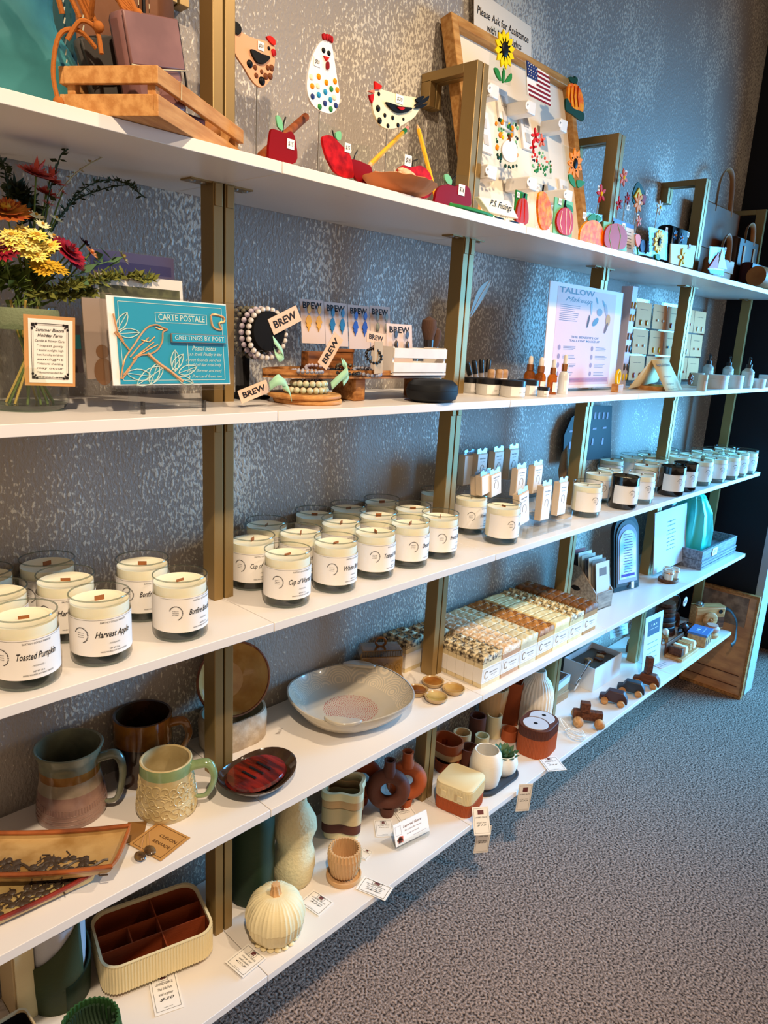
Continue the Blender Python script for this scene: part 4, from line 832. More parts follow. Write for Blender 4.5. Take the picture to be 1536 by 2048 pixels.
sprig('dark leafy stem under the coral flowers', [(60, 450), (55, 420), (40, 390), (25, 385)], M_leafd, 150, .022, jy + .01, 8)
sprig('green leaves spreading over the jar rim at left', [(40, 590), (20, 560), (5, 540), (-10, 530)], M_stem, 90, .026, jy - .01, 9)
sprig('green leaf pair right of the wine seed flower', [(120, 560), (165, 545), (200, 528), (235, 520)], mat('sage_leaf', (90, 120, 84), .7), 16, .030, jy - .01, 10)
sprig('dense leafy stems directly above the jar mouth', [(60, 592), (75, 560), (70, 530), (80, 500)], M_moss, 160, .022, jy - .01, 11)
# tag card on the jar
tc = aty(100, 703, jy - 0.052); c = Card('gift_tag', 'cream tag with ornate black border hanging on the flower jar', 'tag', tc, (1, -0.25, -.02), (-0.10, -.12, 1), 0.058, 0.086, mat('kraft_backing', (205, 150, 95), .8), .0012)
f2 = c.f(.0002); o2 = obj('paper_face', MB().box((0, 0, 0), (0.050, 0.078, .0004), Matrix.Translation(c.nn * .001 + c.ux * .001) @ c.T), M_white, c.t); c.s = o2
c.th = .0026; c.rules(frame_rules(-.021, -.034, .021, .034, .0006) + frame_rules(-.019, -.032, .019, .032, .0003))
c.text([('Summer Bloom', 0, .026, .032, .0055, .01, .3), ('Holiday Farm', 0, .0195, .028, .0055, .01, .3), ('Candle & Flower Care:', 0, .013, .034, .004, .0, .2)] + [(s_, 0, .007 - .0055 * i, .030, .0036, 0, .1) for i, s_ in enumerate(('* Inspect gently', '* Avoid sunlight, high', 'heat, humidity and direct', 'sunlight', '* Natural shedding', 'may occur', '* Recommended for', 'indoor use'))])
for sx in (-1, 1):
    for sz in (-1, 1):
        m = MB()
        for q in ((.019, .032, .0042), (.0155, .033, .003), (.020, .0275, .003), (.017, .0295, .0022)): m.add([tuple(c.ux * (sx * q[0] + q[2] * cos(a) * .5) + c.uz * (sz * q[1] + q[2] * sin(a) * .5) + c.nn * .0019) for a in [2 * pi * i / 10 for i in range(10)]], [tuple(range(10))])
        obj('corner_flourish', m, M_ink, c.s, fix=False)
# ---- greeting card sleeves in acrylic stand
M_tealcard = mat('teal_card', (30, 150, 178), .6); M_cop = mat('copper_foil', (225, 165, 110), .4, .3); M_pfoil = mat('pale_foil', (205, 220, 205), .5)
y0 = 0.052; BL = aty(222, 771, y0); BR = aty(455, 771, y0); w = BR.x - BL.x; TLc = aty(222, 590, y0); h = TLc.z - BL.z
c = Card('greeting_card', 'teal greeting card with copper bird reading Carte Postale, in a clear sleeve', 'card', Vector((BL.x + w / 2, y0, BL.z + h / 2)), (1, 0, 0), (0, 0.10, 1), w, h, M_white, .002)
o2 = obj('teal_face', MB().box((0, 0, 0), (w * .94, h * .97, .0006), Matrix.Translation(c.nn * .0015 + c.ux * w * .025) @ c.T), M_tealcard, c.t); c.s = o2; c.th = .0038; X = w * .47; Y = h * .485
c.rules(frame_rules(-X * .90, -Y * .92, X * .96, Y * .92, .0007), M_pfoil, 'foil_border')
c.text([('CARTE POSTALE', w * .09, h * .29, w * .40, .0115, .008, 0), ('u n it will Postby in the', w * .28, -h * .13, w * .30, .007, 0, .4), ('sweet friends send us', w * .26, -h * .20, w * .32, .006, 0, .4), ('beautiful old dear in the lovely', w * .26, -h * .26, w * .32, .006, 0, .4), ('yours (forever and true)', w * .26, -h * .33, w * .32, .006, 0, .4), ('a Postcard from me', w * .27, -h * .40, w * .30, .006, 0, .4), ('Postal notes', w * .27, -h * .06, w * .22, .009, 0, .4)], M_pfoil)
c.rules(frame_rules(-w * .135, h * .23, w * .31, h * .35, .0007), M_pfoil, 'title_frame'); c.rules([(w * .12, -Y * .9, w * .125, 0)], M_pfoil, 'divider')
def cwire(name, pts, m, r=.0007, closed=False): return obj(name, MB().tube([tuple(c.ux * (x * w) + c.uz * (z * h) + c.nn * .0024) for x, z in pts], r, 5, closed=closed), m, c.t)
bird = smoothpoly([(-.40, -.20), (-.33, -.06), (-.26, .08), (-.20, .17), (-.13, .20), (-.08, .17), (-.04, .15), (-.08, .12), (-.09, .02), (-.13, -.08), (-.20, -.14), (-.30, -.17), (-.39, -.35), (-.44, -.42)], 3)
cwire('bird_outline', bird, M_cop, .0011, True)
for q in ([(-.36, -.18), (-.28, -.05), (-.20, .05)], [(-.34, -.20), (-.25, -.10), (-.16, 0.0)], [(-.30, -.16), (-.2, -.08), (-.13, -.03)], [(-.14, .17), (-.11, .15), (-.08, .15)], [(-.26, .02), (-.2, .0), (-.15, .06)], [(-.42, -.38), (-.36, -.28), (-.31, -.2)]): cwire('feather_line', smooth2(q) if False else q, M_cop, .0009)
cwire('branch', [(-.22, -.13), (-.14, -.24), (-.04, -.34), (.06, -.46)], M_cop, .0022); cwire('branch', [(-.46, .10), (-.40, -.02), (-.36, -.1)], M_cop, .0014); cwire('branch', [(-.46, .3), (-.44, .1), (-.40, .0)], M_cop, .0012)
def cleaf(x, z, a, l, m): 
    pts = [(x + l * (u * cos(a) - v * sin(a)), z + 1.5 * l * (u * sin(a) + v * cos(a))) for u, v in ((0, 0), (.25, .18), (.6, .2), (1, 0), (.6, -.2), (.25, -.18))]; cwire('leaf_outline', smoothpoly(pts, 2), m, .0007, True); cwire('leaf_vein', [pts[0], pts[3]], m, .0005)
for q in ((-.44, .12, 1.0, .16), (-.43, .08, .1, .16), (-.14, -.25, -2.0, .18), (-.10, -.3, -2.6, .26), (-.02, -.32, .9, .16), (.0, -.34, 1.5, .17), (.03, -.36, .3, .17), (.02, -.42, -.3, .14), (-.2, -.4, 3.0, .2)): cleaf(*q, M_pfoil)
cwire('butterfly', smoothpoly([(.36, .36), (.46, .34), (.47, .28), (.42, .26), (.44, .18), (.37, .20), (.35, .28)], 3), M_cop, .0016, True)
c2 = Card('greeting_plaque', 'raised teal strip reading Greetings by Post on the card', 'plaque', Vector((BL.x + w * .72, y0 - .004, BL.z + h * .56)), (1, 0, 0), (0, .1, 1), w * .49, h * .105, mat('tarnished_copper', (140, 130, 125), .5, .4), .003)
c2.s = obj('enamel', MB().box((0, 0, 0), (w * .475, h * .085, .001), Matrix.Translation(c2.nn * .0018) @ c2.T), M_tealcard, c2.t); c2.th = .0052; c2.text([('GREETINGS BY POST', 0, 0, w * .44, .0085, .01, 0)], mat('silver_foil', (200, 215, 205), .4, .3))
def sleeve(label, px, y, wd, tilt, m_in, bands=(), cat='card', inner=1.0, lift=0.0):
    """card in a clear plastic sleeve; px = bottom left, bottom right, top y"""
    bl = aty(px[0], px[2], y); br = aty(px[1], px[2], y); tl = aty(px[0], px[3], y); w_ = br.x - bl.x; h_ = tl.z - bl.z
    k = Card('card_sleeve', label, cat, Vector((bl.x + w_ / 2, y, bl.z + h_ / 2)), (1, 0, 0), (0, tilt, 1), w_ * inner, h_ * inner, m_in, .002, part='card')
    obj('sleeve', MB().box((0, 0, 0), (w_ * 1.04, h_ * 1.03, .005), k.T), M_sleeve, k.t)
    for (z0, z1, mm) in bands: obj('printed_band', rules_mb(MB(), [(-w_ * .46, z0 * h_, w_ * .46, z1 * h_)], k.f()), mm, k.s, fix=False)
    return k
obj('sleeve', MB().box((0, 0, 0), (w * 1.16, h * 1.04, .009), Matrix.Translation(c.ux * w * .04) @ c.T), M_sleeve, c.t)
sleeve('card with lilac and pink stripes in a clear sleeve, tallest at the back', (190, 352, 700, 497), .16, 0, .06, mat('lilac_card', (150, 130, 160), .7), ((.30, .40, mat('violet_print', (110, 95, 140), .7)), (.18, .27, mat('rose_print', (205, 95, 105), .7)), (.06, .12, mat('sand_print', (180, 160, 130), .7)), (-.05, .02, mat('blush_print', (200, 120, 115), .7))))
sleeve('card with a dark olive landscape print in a clear sleeve, behind the teal card', (200, 370, 760, 545), .115, 0, .08, mat('white_mount', (225, 215, 200), .7), ((.05, .40, mat('olive_print', (96, 96, 62), .8, col2=(60, 60, 40), vscale=60)),))
k = sleeve('card with a small brown owl in a clear sleeve, left of the teal card', (172, 232, 758, 595), .10, 0, .06, mat('taupe_card', (158, 138, 124), .7))
obj('owl_print', MB().add([k.f(.0004)(.002 + .013 * cos(a), -.042 + .018 * sin(a)) for a in [2 * pi * i / 20 for i in range(20)]], [tuple(range(20))]), mat('owl_brown', (120, 84, 54), .7), k.s, fix=False); obj('owl_print', MB().add([k.f(.0004)(.002 + .009 * cos(a), -.016 + .009 * sin(a)) for a in [2 * pi * i / 16 for i in range(16)]], [tuple(range(16))]), mat('owl_brown', (120, 84, 54), .7), k.s, fix=False)
sleeve('dark card with teal leaves leaning behind the jar', (142, 165, 745, 650), .13, 0, .1, mat('dark_card', (60, 50, 52), .7), ((.0, .3, mat('dark_teal_print', (25, 80, 84), .7)),))
t = thing('card_stand', 'clear acrylic stand carrying the greeting cards', 'stand', (BL.x + w * .45, y0, Z['B']))
obj('ledge', MB().box((0, -.002, BL.z - Z['B'] - .004), (w * .9, .035, .004)), M_acr, t, bev=.001); obj('base_bar', MB().box((.0, -.012, .010), (w * .58, .016, .005)), M_acr, t, bev=.001)
for sx in (-1, 1):
    obj('leg', MB().box((sx * w * .26, -.018, .008), (.0035, .006, .016)), clear('smoky_acrylic', (.45, .45, .46), .3, .05, .1), t)
    obj('upright', MB().box((sx * w * .26, .008, .07), (.012, .003, .14)), M_acr, t)
# ---- bracelet bust and tags
M_bead = {'w': mat('white_stone_bead', (225, 215, 205), .35, col2=(160, 150, 150), vscale=90), 'd': mat('dark_stone_bead', (52, 50, 44), .35, col2=(120, 112, 90), vscale=120), 'a': mat('pastel_amazonite_bead', (190, 205, 175), .35, col2=(222, 190, 150), vscale=45), 'l': mat('lilac_stone_bead', (160, 145, 165), .35, col2=(220, 210, 215), vscale=60), 'b': mat('glossy_black_bead', (22, 20, 22), .25), 's': mat('grey_blue_bead', (120, 125, 145), .3, col2=(200, 200, 210), vscale=90)}
def bracelet(label, c, rx, rz, n, br, m, T, group='beaded bracelets'):
    t = thing('beaded_bracelet', label, 'bracelet', c, 0, group)
    base = cached('bead%.4f' % br + m.name, lambda: MB().ball((0, 0, 0), br, 10), m)
    obj('cord', MB().tube([tuple(T @ Vector((rx * cos(2 * pi * i / 24), rz * sin(2 * pi * i / 24), 0))) for i in range(24)], .0006, 5, closed=True), M_black, t)
    for i in range(n):
        a = 2 * pi * i / n; obj('bead', base, None, t).location = T @ Vector((rx * cos(a), rz * sin(a), 0))
    return t
bp_ = aty(500, 660, .155)
t = thing('bracelet_bust', 'black velvet T bar stand carrying beaded bracelets', 'stand', (bp_.x, .175, Z['B']))
zc = bp_.z - Z['B']
obj('bar', MB().lathe([(1e-5, -.075), (.030, -.072), (.031, .072), (1e-5, .075)], 24, T=Matrix.Translation((0, 0, zc)) @ Matrix.Rotation(pi / 2, 4, 'X') @ Matrix.Scale(1, 4)), mat('black_velvet', (16, 14, 14), .95), t)
obj('neck', MB().cyl((0, 0, .004), .012, zc - .03, 16), mat('black_velvet', (16, 14, 14), .95), t); obj('foot', MB().box((0.012, .012, .003), (.06, .07, .006)), M_black, t, bev=.002)
RX = Matrix.Rotation(pi / 2, 4, 'X')
for i, (dy, mm, lb) in enumerate(((-.066, 'w', 'white stone bead bracelet at the front of the black bar'), (-.048, 'l', 'lilac stone bead bracelet second on the black bar'), (-.028, 'd', 'speckled dark bead bracelet in the middle of the black bar'), (-.008, 'd', 'dark bead bracelet behind the middle of the black bar'), (.014, 'b', 'glossy black bead bracelet at the back of the black bar'))):
    bracelet(lb, (bp_.x, .175 + dy, bp_.z - .004), .037, .038, 24, .0046, M_bead[mm], RX)
def brew(label, cpx, y, ang, wd=.062, hh=.026, up=(0, .1, 1), yaw=0.0, name='brand_tag', text='BREW'):
    p = aty(*cpx, y); ux = Vector((cos(ang) * cos(yaw), cos(ang) * sin(yaw), sin(ang))); uz = Vector((-sin(ang), .12, cos(ang)))
    k = Card(name, label, 'tag', p, ux, uz, wd, hh, mat('blush_paper', (222, 186, 158), .8), .0006, 'black lettered jewellery tags'); k.text([(text, 0, 0, wd * .78, hh * .62, .03, 0)]); return k
brew('black lettered blush tag tilted up to the right beside the black bracelet bar', (570, 640), .10, .42)
brew('black lettered blush tag standing steeply on the wooden tray', (661, 702), .07, .95, .062, .022)
brew('black lettered blush tag lying under the green ribbon at the left of the round coaster', (508, 783), .055, .30, .055, .020)
brew('black lettered blush tag on the small kraft card in front of the earring cards', (752, 676), .10, -.12, .048, .020)
brew('black lettered blush tag lying between the beads on the round coaster', (630, 762), .09, .08, .04, .012)
# ---- earring cards
def earring(label, x0, x1, ym, y, mcol, z0=155, z1=418, kind='leaf'):
    p0 = aty(*kk('K6', x0, ym), y); p1 = aty(*kk('K6', x1, ym), y); ztop = aty(*kk('K6', (x0 + x1) / 2, ym - 130), y).z; zb = aty(*kk('K6', (x0 + x1) / 2, ym + 140), y).z
    w_, h_ = p1.x - p0.x, ztop - zb
    k = Card('earring_card', label, 'earrings', Vector(((p0.x + p1.x) / 2, y, (ztop + zb) / 2)), (1, 0, 0), (0, .12, 1), w_, h_, mat('mauve_paper', (212, 190, 180), .8), .0008, 'mauve earring cards')
    k.text([('BREW', 0, h_ * .36, w_ * .80, .016, .03, 0)])
    for sx in (-1, 1):
        e = obj('earring', MB().prism(smoothpoly([(-.0045, .012), (0, .02), (.0045, .012), (0, .004)], 3), .0015, Matrix.Translation(Vector((sx * w_ * .22, -.004, h_ * .12)) )), mcol, k.t)
        if kind == 'leaf': obj('leaf_drop', MB().prism([(0, .004), (.004, .001), (.0055, -.004), (.0075, -.008), (.0045, -.012), (.005, -.016), (.002, -.019), (0, -.026), (-.002, -.019), (-.005, -.016), (-.0045, -.012), (-.0075, -.008), (-.0055, -.004), (-.004, .001)], .0015, Matrix.Translation(Vector((sx * w_ * .22, -.004, h_ * .10)))), mcol, e)
        else: obj('stone_drop', MB().ball((sx * w_ * .22, -.005, h_ * .02), (.005, .003, .009), 10), mcol, e)
    return k
earring('mauve earring card with yellow leaf earrings', 436, 580, 250, .19, mat('enamel_yellow', (225, 160, 20), .4)); earring('mauve earring card with teal blue leaf earrings', 583, 722, 268, .19, mat('enamel_teal', (25, 100, 140), .4))
earring('mauve earring card with deep blue leaf earrings', 728, 858, 285, .19, mat('enamel_blue', (25, 65, 160), .4)); earring('mauve earring card with grey stone drops', 862, 985, 290, .19, mat('grey_stone', (130, 135, 125), .4), kind='drop')
earring('mauve earring card sticking out of the white crate', 965, 1120, 400, .10, mat('dark_hook', (60, 50, 45), .4), kind='drop')
# ---- footed wooden tray
M_acacia = wood('dark_acacia', (150, 92, 48), (84, 48, 24), 14)
def rail(p, q, y): a = aty(*kk('K6', *p), y); b = aty(*kk('K6', *q), y); return a, b
a = aty(*kk('K6', 240, 530), .10); b = aty(*kk('K6', 1400, 580), .045); zt = aty(*kk('K6', 1000, 560), .05).z
t = thing('footed_tray', 'oval footed wooden tray carrying the bracelets and white crate', 'tray', (a.x, .118, Z['B'])); Lw = b.x - a.x; ht = zt - Z['B']
ov = smoothpoly([(0, 0), (.04 * Lw, -.03), (.3 * Lw, -.052), (.7 * Lw, -.055), (Lw * .97, -.05), (Lw * 1.0, 0), (Lw * .97, .045), (.6 * Lw, .05), (.2 * Lw, .045)], 4)
mb = MB().slab(ov, ht - .012, ht - .008); obj('tray_floor', mb, M_acacia, t)
n_ = len(ov); cxx = Lw / 2; mb = MB(); vs_ = []
for (x, y) in ov: vs_ += [(x, y, ht - .014), (x, y, ht), (cxx + (x - cxx) * .985, y * .94, ht), (cxx + (x - cxx) * .985, y * .94, ht - .012)]
mb.add(vs_, [(4 * i + k, 4 * ((i + 1) % n_) + k, 4 * ((i + 1) % n_) + (k + 1) % 4, 4 * i + (k + 1) % 4) for i in range(n_) for k in range(4)]); obj('tray_rim', mb, wood('honey_acacia', (196, 138, 80), (140, 86, 42), 14), t)
for fx in (.44, .90): obj('foot', MB().box((Lw * fx, -.01, (ht - .014) / 2), (.028, .06, ht - .014)), wood('honey_acacia', (196, 138, 80), (140, 86, 42), 14), t, bev=.003)
tx = a.x
def ontray(x, y, z=0): return Vector((x, y, Z['B'] + ht - .008 + z))
t = thing('wooden_box', 'small dark wooden box on the tray behind the bracelets', 'box', ontray(aty(660, 710, .13).x, .135)); obj('box_body', MB().box((0, 0, .018), (.11, .02, .036)), M_acacia, t, bev=.002); obj('lid', MB().box((0.03, 0, .039), (.05, .022, .006)), M_acacia, t, bev=.001)
for i, (px, yy, m1, lb) in enumerate(((615, .085, 's', 'grey blue bead bracelet lying on the tray, left'), (690, .075, 'b', 'glossy black bead bracelet lying on the tray'), (735, .07, 's', 'grey blue bead bracelet lying at the right of the tray'), (640, .10, 'l', 'lilac bead bracelet lying behind the grey blue one'), (700, .10, 'd', 'dark speckled bracelet lying in front of the dark box'))):
    bracelet(lb, ontray(aty(px, 735, yy).x, yy, .005), .026, .022, 20, .0034, M_bead[m1], Matrix.Rotation(.12 * i, 4, 'X'))
def whitecrate():
    l = aty(*kk('K6', 1010, 480), .055); r_ = aty(*kk('K6', 1332, 480), .055); W_ = r_.x - l.x
    t = thing('white_crate', 'small white slatted crate on the right of the wooden tray', 'crate', ontray(l.x, .055)); mw = mat('white_painted_wood', (235, 226, 216), .55, var=.08)
    obj('base', MB().box((W_ / 2, .03, .002), (W_, .06, .004)), mw, t)
    for z in (.014, .040):
        for nm, c0, d0 in (('front_slat', (W_ / 2, .002, z), (W_, .004, .018)), ('back_slat', (W_ / 2, .058, z), (W_, .004, .018))): obj(nm, MB().box(c0, d0), mw, t, bev=.0006)
    for x in (.002, W_ - .002): obj('end_panel', MB().box((x, .03, .0265), (.004, .052, .049)), mw, t)
    return t
whitecrate()
k = Card('kraft_card', 'kraft card with black cord bracelet at the left end of the white crate', 'card', aty(757, 715, .05), (1, .5, 0), (0, .05, 1), .05, .055, mat('tan_kraft', (200, 165, 125), .8))
bracelet('black cord bracelet with tan knots tied on the kraft card', aty(748, 712, .045), .018, .013, 14, .003, M_bead['b'], Matrix.Rotation(1.2, 4, 'X'))
# round coasters with pastel bracelets
cp = stand('B', 615, 811, .055, 0); t = thing('round_coaster', 'lower of two round bamboo discs at the shelf edge', 'coaster', cp, 0, 'round bamboo discs'); M_bam = wood('bamboo', (214, 160, 96), (180, 120, 64), 10)
obj('disc', MB().lathe([(1e-5, 0), (.056, 0), (.058, .002), (.058, .006), (.056, .008), (1e-5, .008)], 48), M_bam, t)
t = thing('round_coaster', 'upper of two round bamboo discs, carrying the pastel bracelets', 'coaster', cp + Vector((-.006, .002, .008)), .3, 'round bamboo discs'); obj('disc', MB().lathe([(1e-5, 0), (.058, 0), (.062, .003), (.062, .006), (.060, .008), (1e-5, .0065)], 48), M_bam, t)
for k_, (dx, dz, rr, lb) in enumerate(((-.004, .0062, .036, 'pastel green and peach bead bracelet lying lower on the discs'), (.002, .0165, .030, 'pastel bead bracelet stacked on the other one'))):
    bracelet(lb, cp + Vector((dx, 0, .0155 + dz)), rr, rr * .8, int(2 * pi * rr * .9 / .0105), .0056, M_bead['a'], Matrix.Identity(4))
M_rib = mat('mint_ribbon', (165, 212, 178), .6)
def ribbon(label, c, polys):
    t = thing('ribbon', label, 'ribbon', c, 0, 'mint ribbons on the bracelets')
    for P in polys:
        S = smooth3(P, 5); mb = MB(); vs = []; 
        for i, p in enumerate(S): vs += [tuple(p + Vector((0, 0, .006))), tuple(p - Vector((0, .004, .006)))]
        mb.add(vs, [(2 * i, 2 * i + 2, 2 * i + 3, 2 * i + 1) for i in range(len(S) - 1)]); o = obj('loop', mb, M_rib, t); md = o.modifiers.new('t', 'SOLIDIFY'); md.thickness = .0006
q = aty(556, 772, .045)
ribbon('mint green ribbon knot at the left end of the pastel bracelets', q, [[(-.018, 0, 0), (-.01, -.008, .008), (.004, -.01, .006), (.014, -.006, -.004)], [(.0, -.008, .004), (.008, -.014, -.004), (.012, -.016, -.016)], [(-.012, 0, .004), (.0, .0, .012), (.012, 0, .004)]])
q = aty(676, 750, .05); ribbon('mint green ribbon fold rising at the right end of the pastel bracelets', q, [[(-.016, 0, -.018), (-.006, -.006, -.006), (.010, -.01, .010), (.006, -.004, .022)], [(.006, 0, .022), (.018, -.004, .004), (.004, -.006, -.012)]])
q = aty(553, 700, .09); ribbon('mint green ribbon loop hanging from the bracelet bar', q, [[(-.008, 0, .016), (0, -.004, .006), (.008, -.006, -.006), (.0, -.004, -.012), (-.006, 0, -.002)]])
# black case
p = stand('B', 863, 806, .035); t = thing('black_case', 'rounded matte black case lying near the shelf edge', 'case', p, .0)
obj('case_body', MB().lathe([(1e-5, 0), (.04, 0), (.052, .006), (.056, .018), (.053, .032), (.042, .040), (1e-5, .043)], 40, fn=lambda a, r, z: (r * (1 + .12 * cos(2 * a)) * .88, z)), mat('black_rubber', (24, 26, 30), .6), t)
obj('hinge_line', MB().tube([(.0555 * .88 * (1 + .12 * cos(2 * a)) * cos(a), .0555 * .88 * (1 + .12 * cos(2 * a)) * sin(a), .022) for a in [2 * pi * i / 40 for i in range(40)]], .0006, 5, closed=True), M_black, t)
# make-up brushes and feather beyond the tray
M_bris = mat('brown_bristle', (86, 62, 50), .9, bump=.6, bscale=500, stretch=(1, 1, .1)); M_brs2 = mat('dark_handle', (40, 30, 26), .35)
def brush(label, x, y, tiltx, hgt, r, cat='brush', z0=0.0, mh=M_brs2):
    t = thing('makeup_brush', label, cat, (x, y, Z['B'] + z0), rot=(0, tiltx, 0), group='makeup brushes')
    obj('handle', MB().lathe([(1e-5, 0), (.004, .002), (.005, hgt * .5), (r * .6, hgt * .62)], 16), mh, t); obj('ferrule', MB().lathe([(r * .6, hgt * .60), (r * .65, hgt * .70)], 16), M_brs2, t)
    obj('bristles', MB().lathe([(r * .62, hgt * .70), (r, hgt * .85), (r * .9, hgt * .95), (1e-4, hgt)], 18), M_bris, t)
xb = aty(862, 660, .13).x
t = thing('brush_cup', 'low clear cup holding the makeup brushes behind the white crate', 'cup', (xb + .015, .14, Z['B'])); obj('cup_wall', MB().lathe([(.030, 0), (.032, .07)], 24), M_acr, t); obj('cup_floor', MB().cyl((0, 0, .0), .03, .003, 24), M_acr, t)
brush('fluffy brown makeup brush, left of the pair behind the white crate', xb + .006, .135, -.05, .155, .016, z0=.004); brush('dark makeup brush, right of the pair behind the white crate', xb + .028, .145, .04, .135, .014, z0=.004)
brush('small light makeup brush behind the second gold post', aty(925, 645, .2).x, .20, .1, .12, .010)
t = thing('feather', 'pale translucent feather standing behind the second gold post', 'feather', (aty(932, 650, .2).x, .2, Z['B'])); pf = [aty(*kk('K7', *q), .2) - Vector((aty(932, 650, .2).x, .2, Z['B'])) for q in ((95, 230), (150, 120), (195, 50))]
obj('quill', MB().tube([(0, 0, 0)] + [tuple(q) for q in pf], .0012, 6), M_label, t); obj('vane', MB().prism(smoothpoly([(pf[0].x, pf[0].z), (pf[1].x - .012, pf[1].z + .01), (pf[2].x - .004, pf[2].z), (pf[2].x, pf[2].z - .01), (pf[1].x + .008, pf[1].z - .01)], 4), .001), clear('pale_vane', (.8, .8, .8), .1, .5, .1, .4), t)
# ---- tallow jars, droppers, poster
M_jarcap = mat('glossy_black_cap', (18, 17, 20), .3); M_amber = clear('amber_glass', (.85, .42, .08), .3, .05, .04, .25, (190, 90, 20)); M_coppercap = mat('copper_collar', (200, 130, 80), .25, .9); M_bulb = mat('rubber_bulb', (235, 225, 215), .6)
def rlabel(parent, r, z0, z1, lines, a0=-1.2, a1=1.9, m=None, nm='label'):
    n = 20; mb = MB().add([((r) * sin(a0 + (a1 - a0) * i / n), -r * cos(a0 + (a1 - a0) * i / n), z) for i in range(n + 1) for z in (z0, z1)], [(2 * i, 2 * i + 2, 2 * i + 3, 2 * i + 1) for i in range(n)])
    l = obj(nm, mb, m or M_label, parent); obj('lettering', text_mb(MB(), lines, cyl_map(r + .0004)), M_ink, l, fix=False); return l
def tjar(label, px, py, r=.027, h=.036, tx='Linseed Tallow'):
    p = free('B', stand('B', px, py, r), r + .001); t = thing('cream_jar', label, 'jar', p, random.uniform(.1, .4), 'black lidded cream jars')
    obj('jar_body', MB().lathe([(1e-5, 0), (r - .001, 0), (r, .003), (r, h * .66), (1e-5, h * .66)], 32), mat('frosted_jar', (205, 200, 190), .3), t); obj('lid', MB().lathe([(1e-5, h), (r - .0005, h), (r + .001, h - .001), (r + .001, h * .67), (1e-5, h * .66)], 32), M_jarcap, t)
    rlabel(t, r + .0004, .003, h * .63, [(tx, .012, h * .33, r * .95, .0042, .01, .3), ('2 oz', .012, h * .2, .006, .002, 0, 0), ('whipped', -.012, h * .33, .008, .002, 0, 0), ('tallow', -.012, h * .24, .008, .002, 0, 0)])
tjar('black lidded jar nearest the second gold post', 940, 786, .020, .034); tjar('black lidded jar second from the gold post', 969, 790); tjar('black lidded jar in front of the others, largest of them', 1010, 794, .027, .036, 'Linseed Healing'); tjar('black lidded jar right beside the amber bottles', 1054, 791, .024, .035); tjar('black lidded jar behind the front ones', 995, 780, .024, .034)
def dropper(label, px, py, m, r=.0125, h=.048, mcap=None):
    p = free('B', stand('B', px, py, r), r + .001); t = thing('dropper_bottle', label, 'bottle', p, .3, 'dropper bottles')
    obj('bottle_body', MB().lathe([(1e-5, 0), (r, 0), (r, h * .78), (r * .85, h * .9), (r * .5, h), (r * .5, h * 1.02)], 24), m, t); obj('collar', MB().lathe([(r * .62, h * 1.0), (r * .62, h * 1.3), (r * .5, h * 1.31), (1e-5, h * 1.31)], 20), mcap or M_coppercap, t)
    obj('bulb', MB().lathe([(r * .42, h * 1.3), (r * .45, h * 1.5), (r * .34, h * 1.68), (1e-5, h * 1.72)], 16), M_bulb, t); rlabel(t, r + .0004, .006, h * .6, [('Facial Oil', .002, h * .4, .014, .003, .0, .2), ('gentle', .002, h * .25, .01, .002, 0, 0)])
dropper('amber dropper bottle with copper collar, leftmost of the four droppers', 1056, 782, M_amber, .014, .05); dropper('amber dropper bottle, second from left', 1077, 788, M_amber, .0135, .05); dropper('amber dropper bottle with label, third from left', 1102, 789, M_amber); dropper('clear dropper bottle beside the tallow poster', 1124, 788, mat('frosted_glass_bottle', (215, 212, 205), .3), .0125, .055)
tjar('small glass jar with grey lid between the amber bottles', 1085, 794, .013, .022, 'Healing Balm')
M_tube = mat('black_tube', (20, 20, 22), .35)
for i, (px, ta, lb) in enumerate(((948, -.5, 'black mascara tube leaning furthest left'), (956, -.35, 'black mascara tube, second from left, leaning'), (962, -.15, 'black mascara tube standing upright'), (972, .05, 'short black lip tube'))):
    q_ = free('B', Vector((aty(px, 740, .185).x + .004, .185, Z['B'] + .003)), .0075); t = thing('makeup_tube', lb, 'makeup', tuple(q_), rot=(0, ta, 0), group='black makeup tubes'); obj('tube_body', MB().cyl((0, 0, 0), .006, .045, 16), mat('clear_grey_tube', (150, 140, 135), .3), t); obj('cap', MB().lathe([(.0063, .04), (.0063, .068), (.005, .071), (1e-5, .071)], 16), M_tube, t)
for i, (px, lb) in enumerate(((984, 'wooden capped lip balm, left'), (1000, 'wooden capped lip balm, middle'), (1009, 'wooden capped lip balm, right'))):
    q_ = free('B', Vector((aty(px, 735, .13).x, .13, Z['B'])), .0095); t = thing('lip_balm', lb, 'lip balm', tuple(q_), group='wooden capped lip balms'); obj('tube_body', MB().cyl((0, 0, 0), .0085, .036, 16), M_label, t); obj('cap', MB().lathe([(.009, .034), (.009, .05), (.006, .054), (1e-5, .054)], 16), wood('birch', (190, 150, 110), (160, 118, 78)), t)
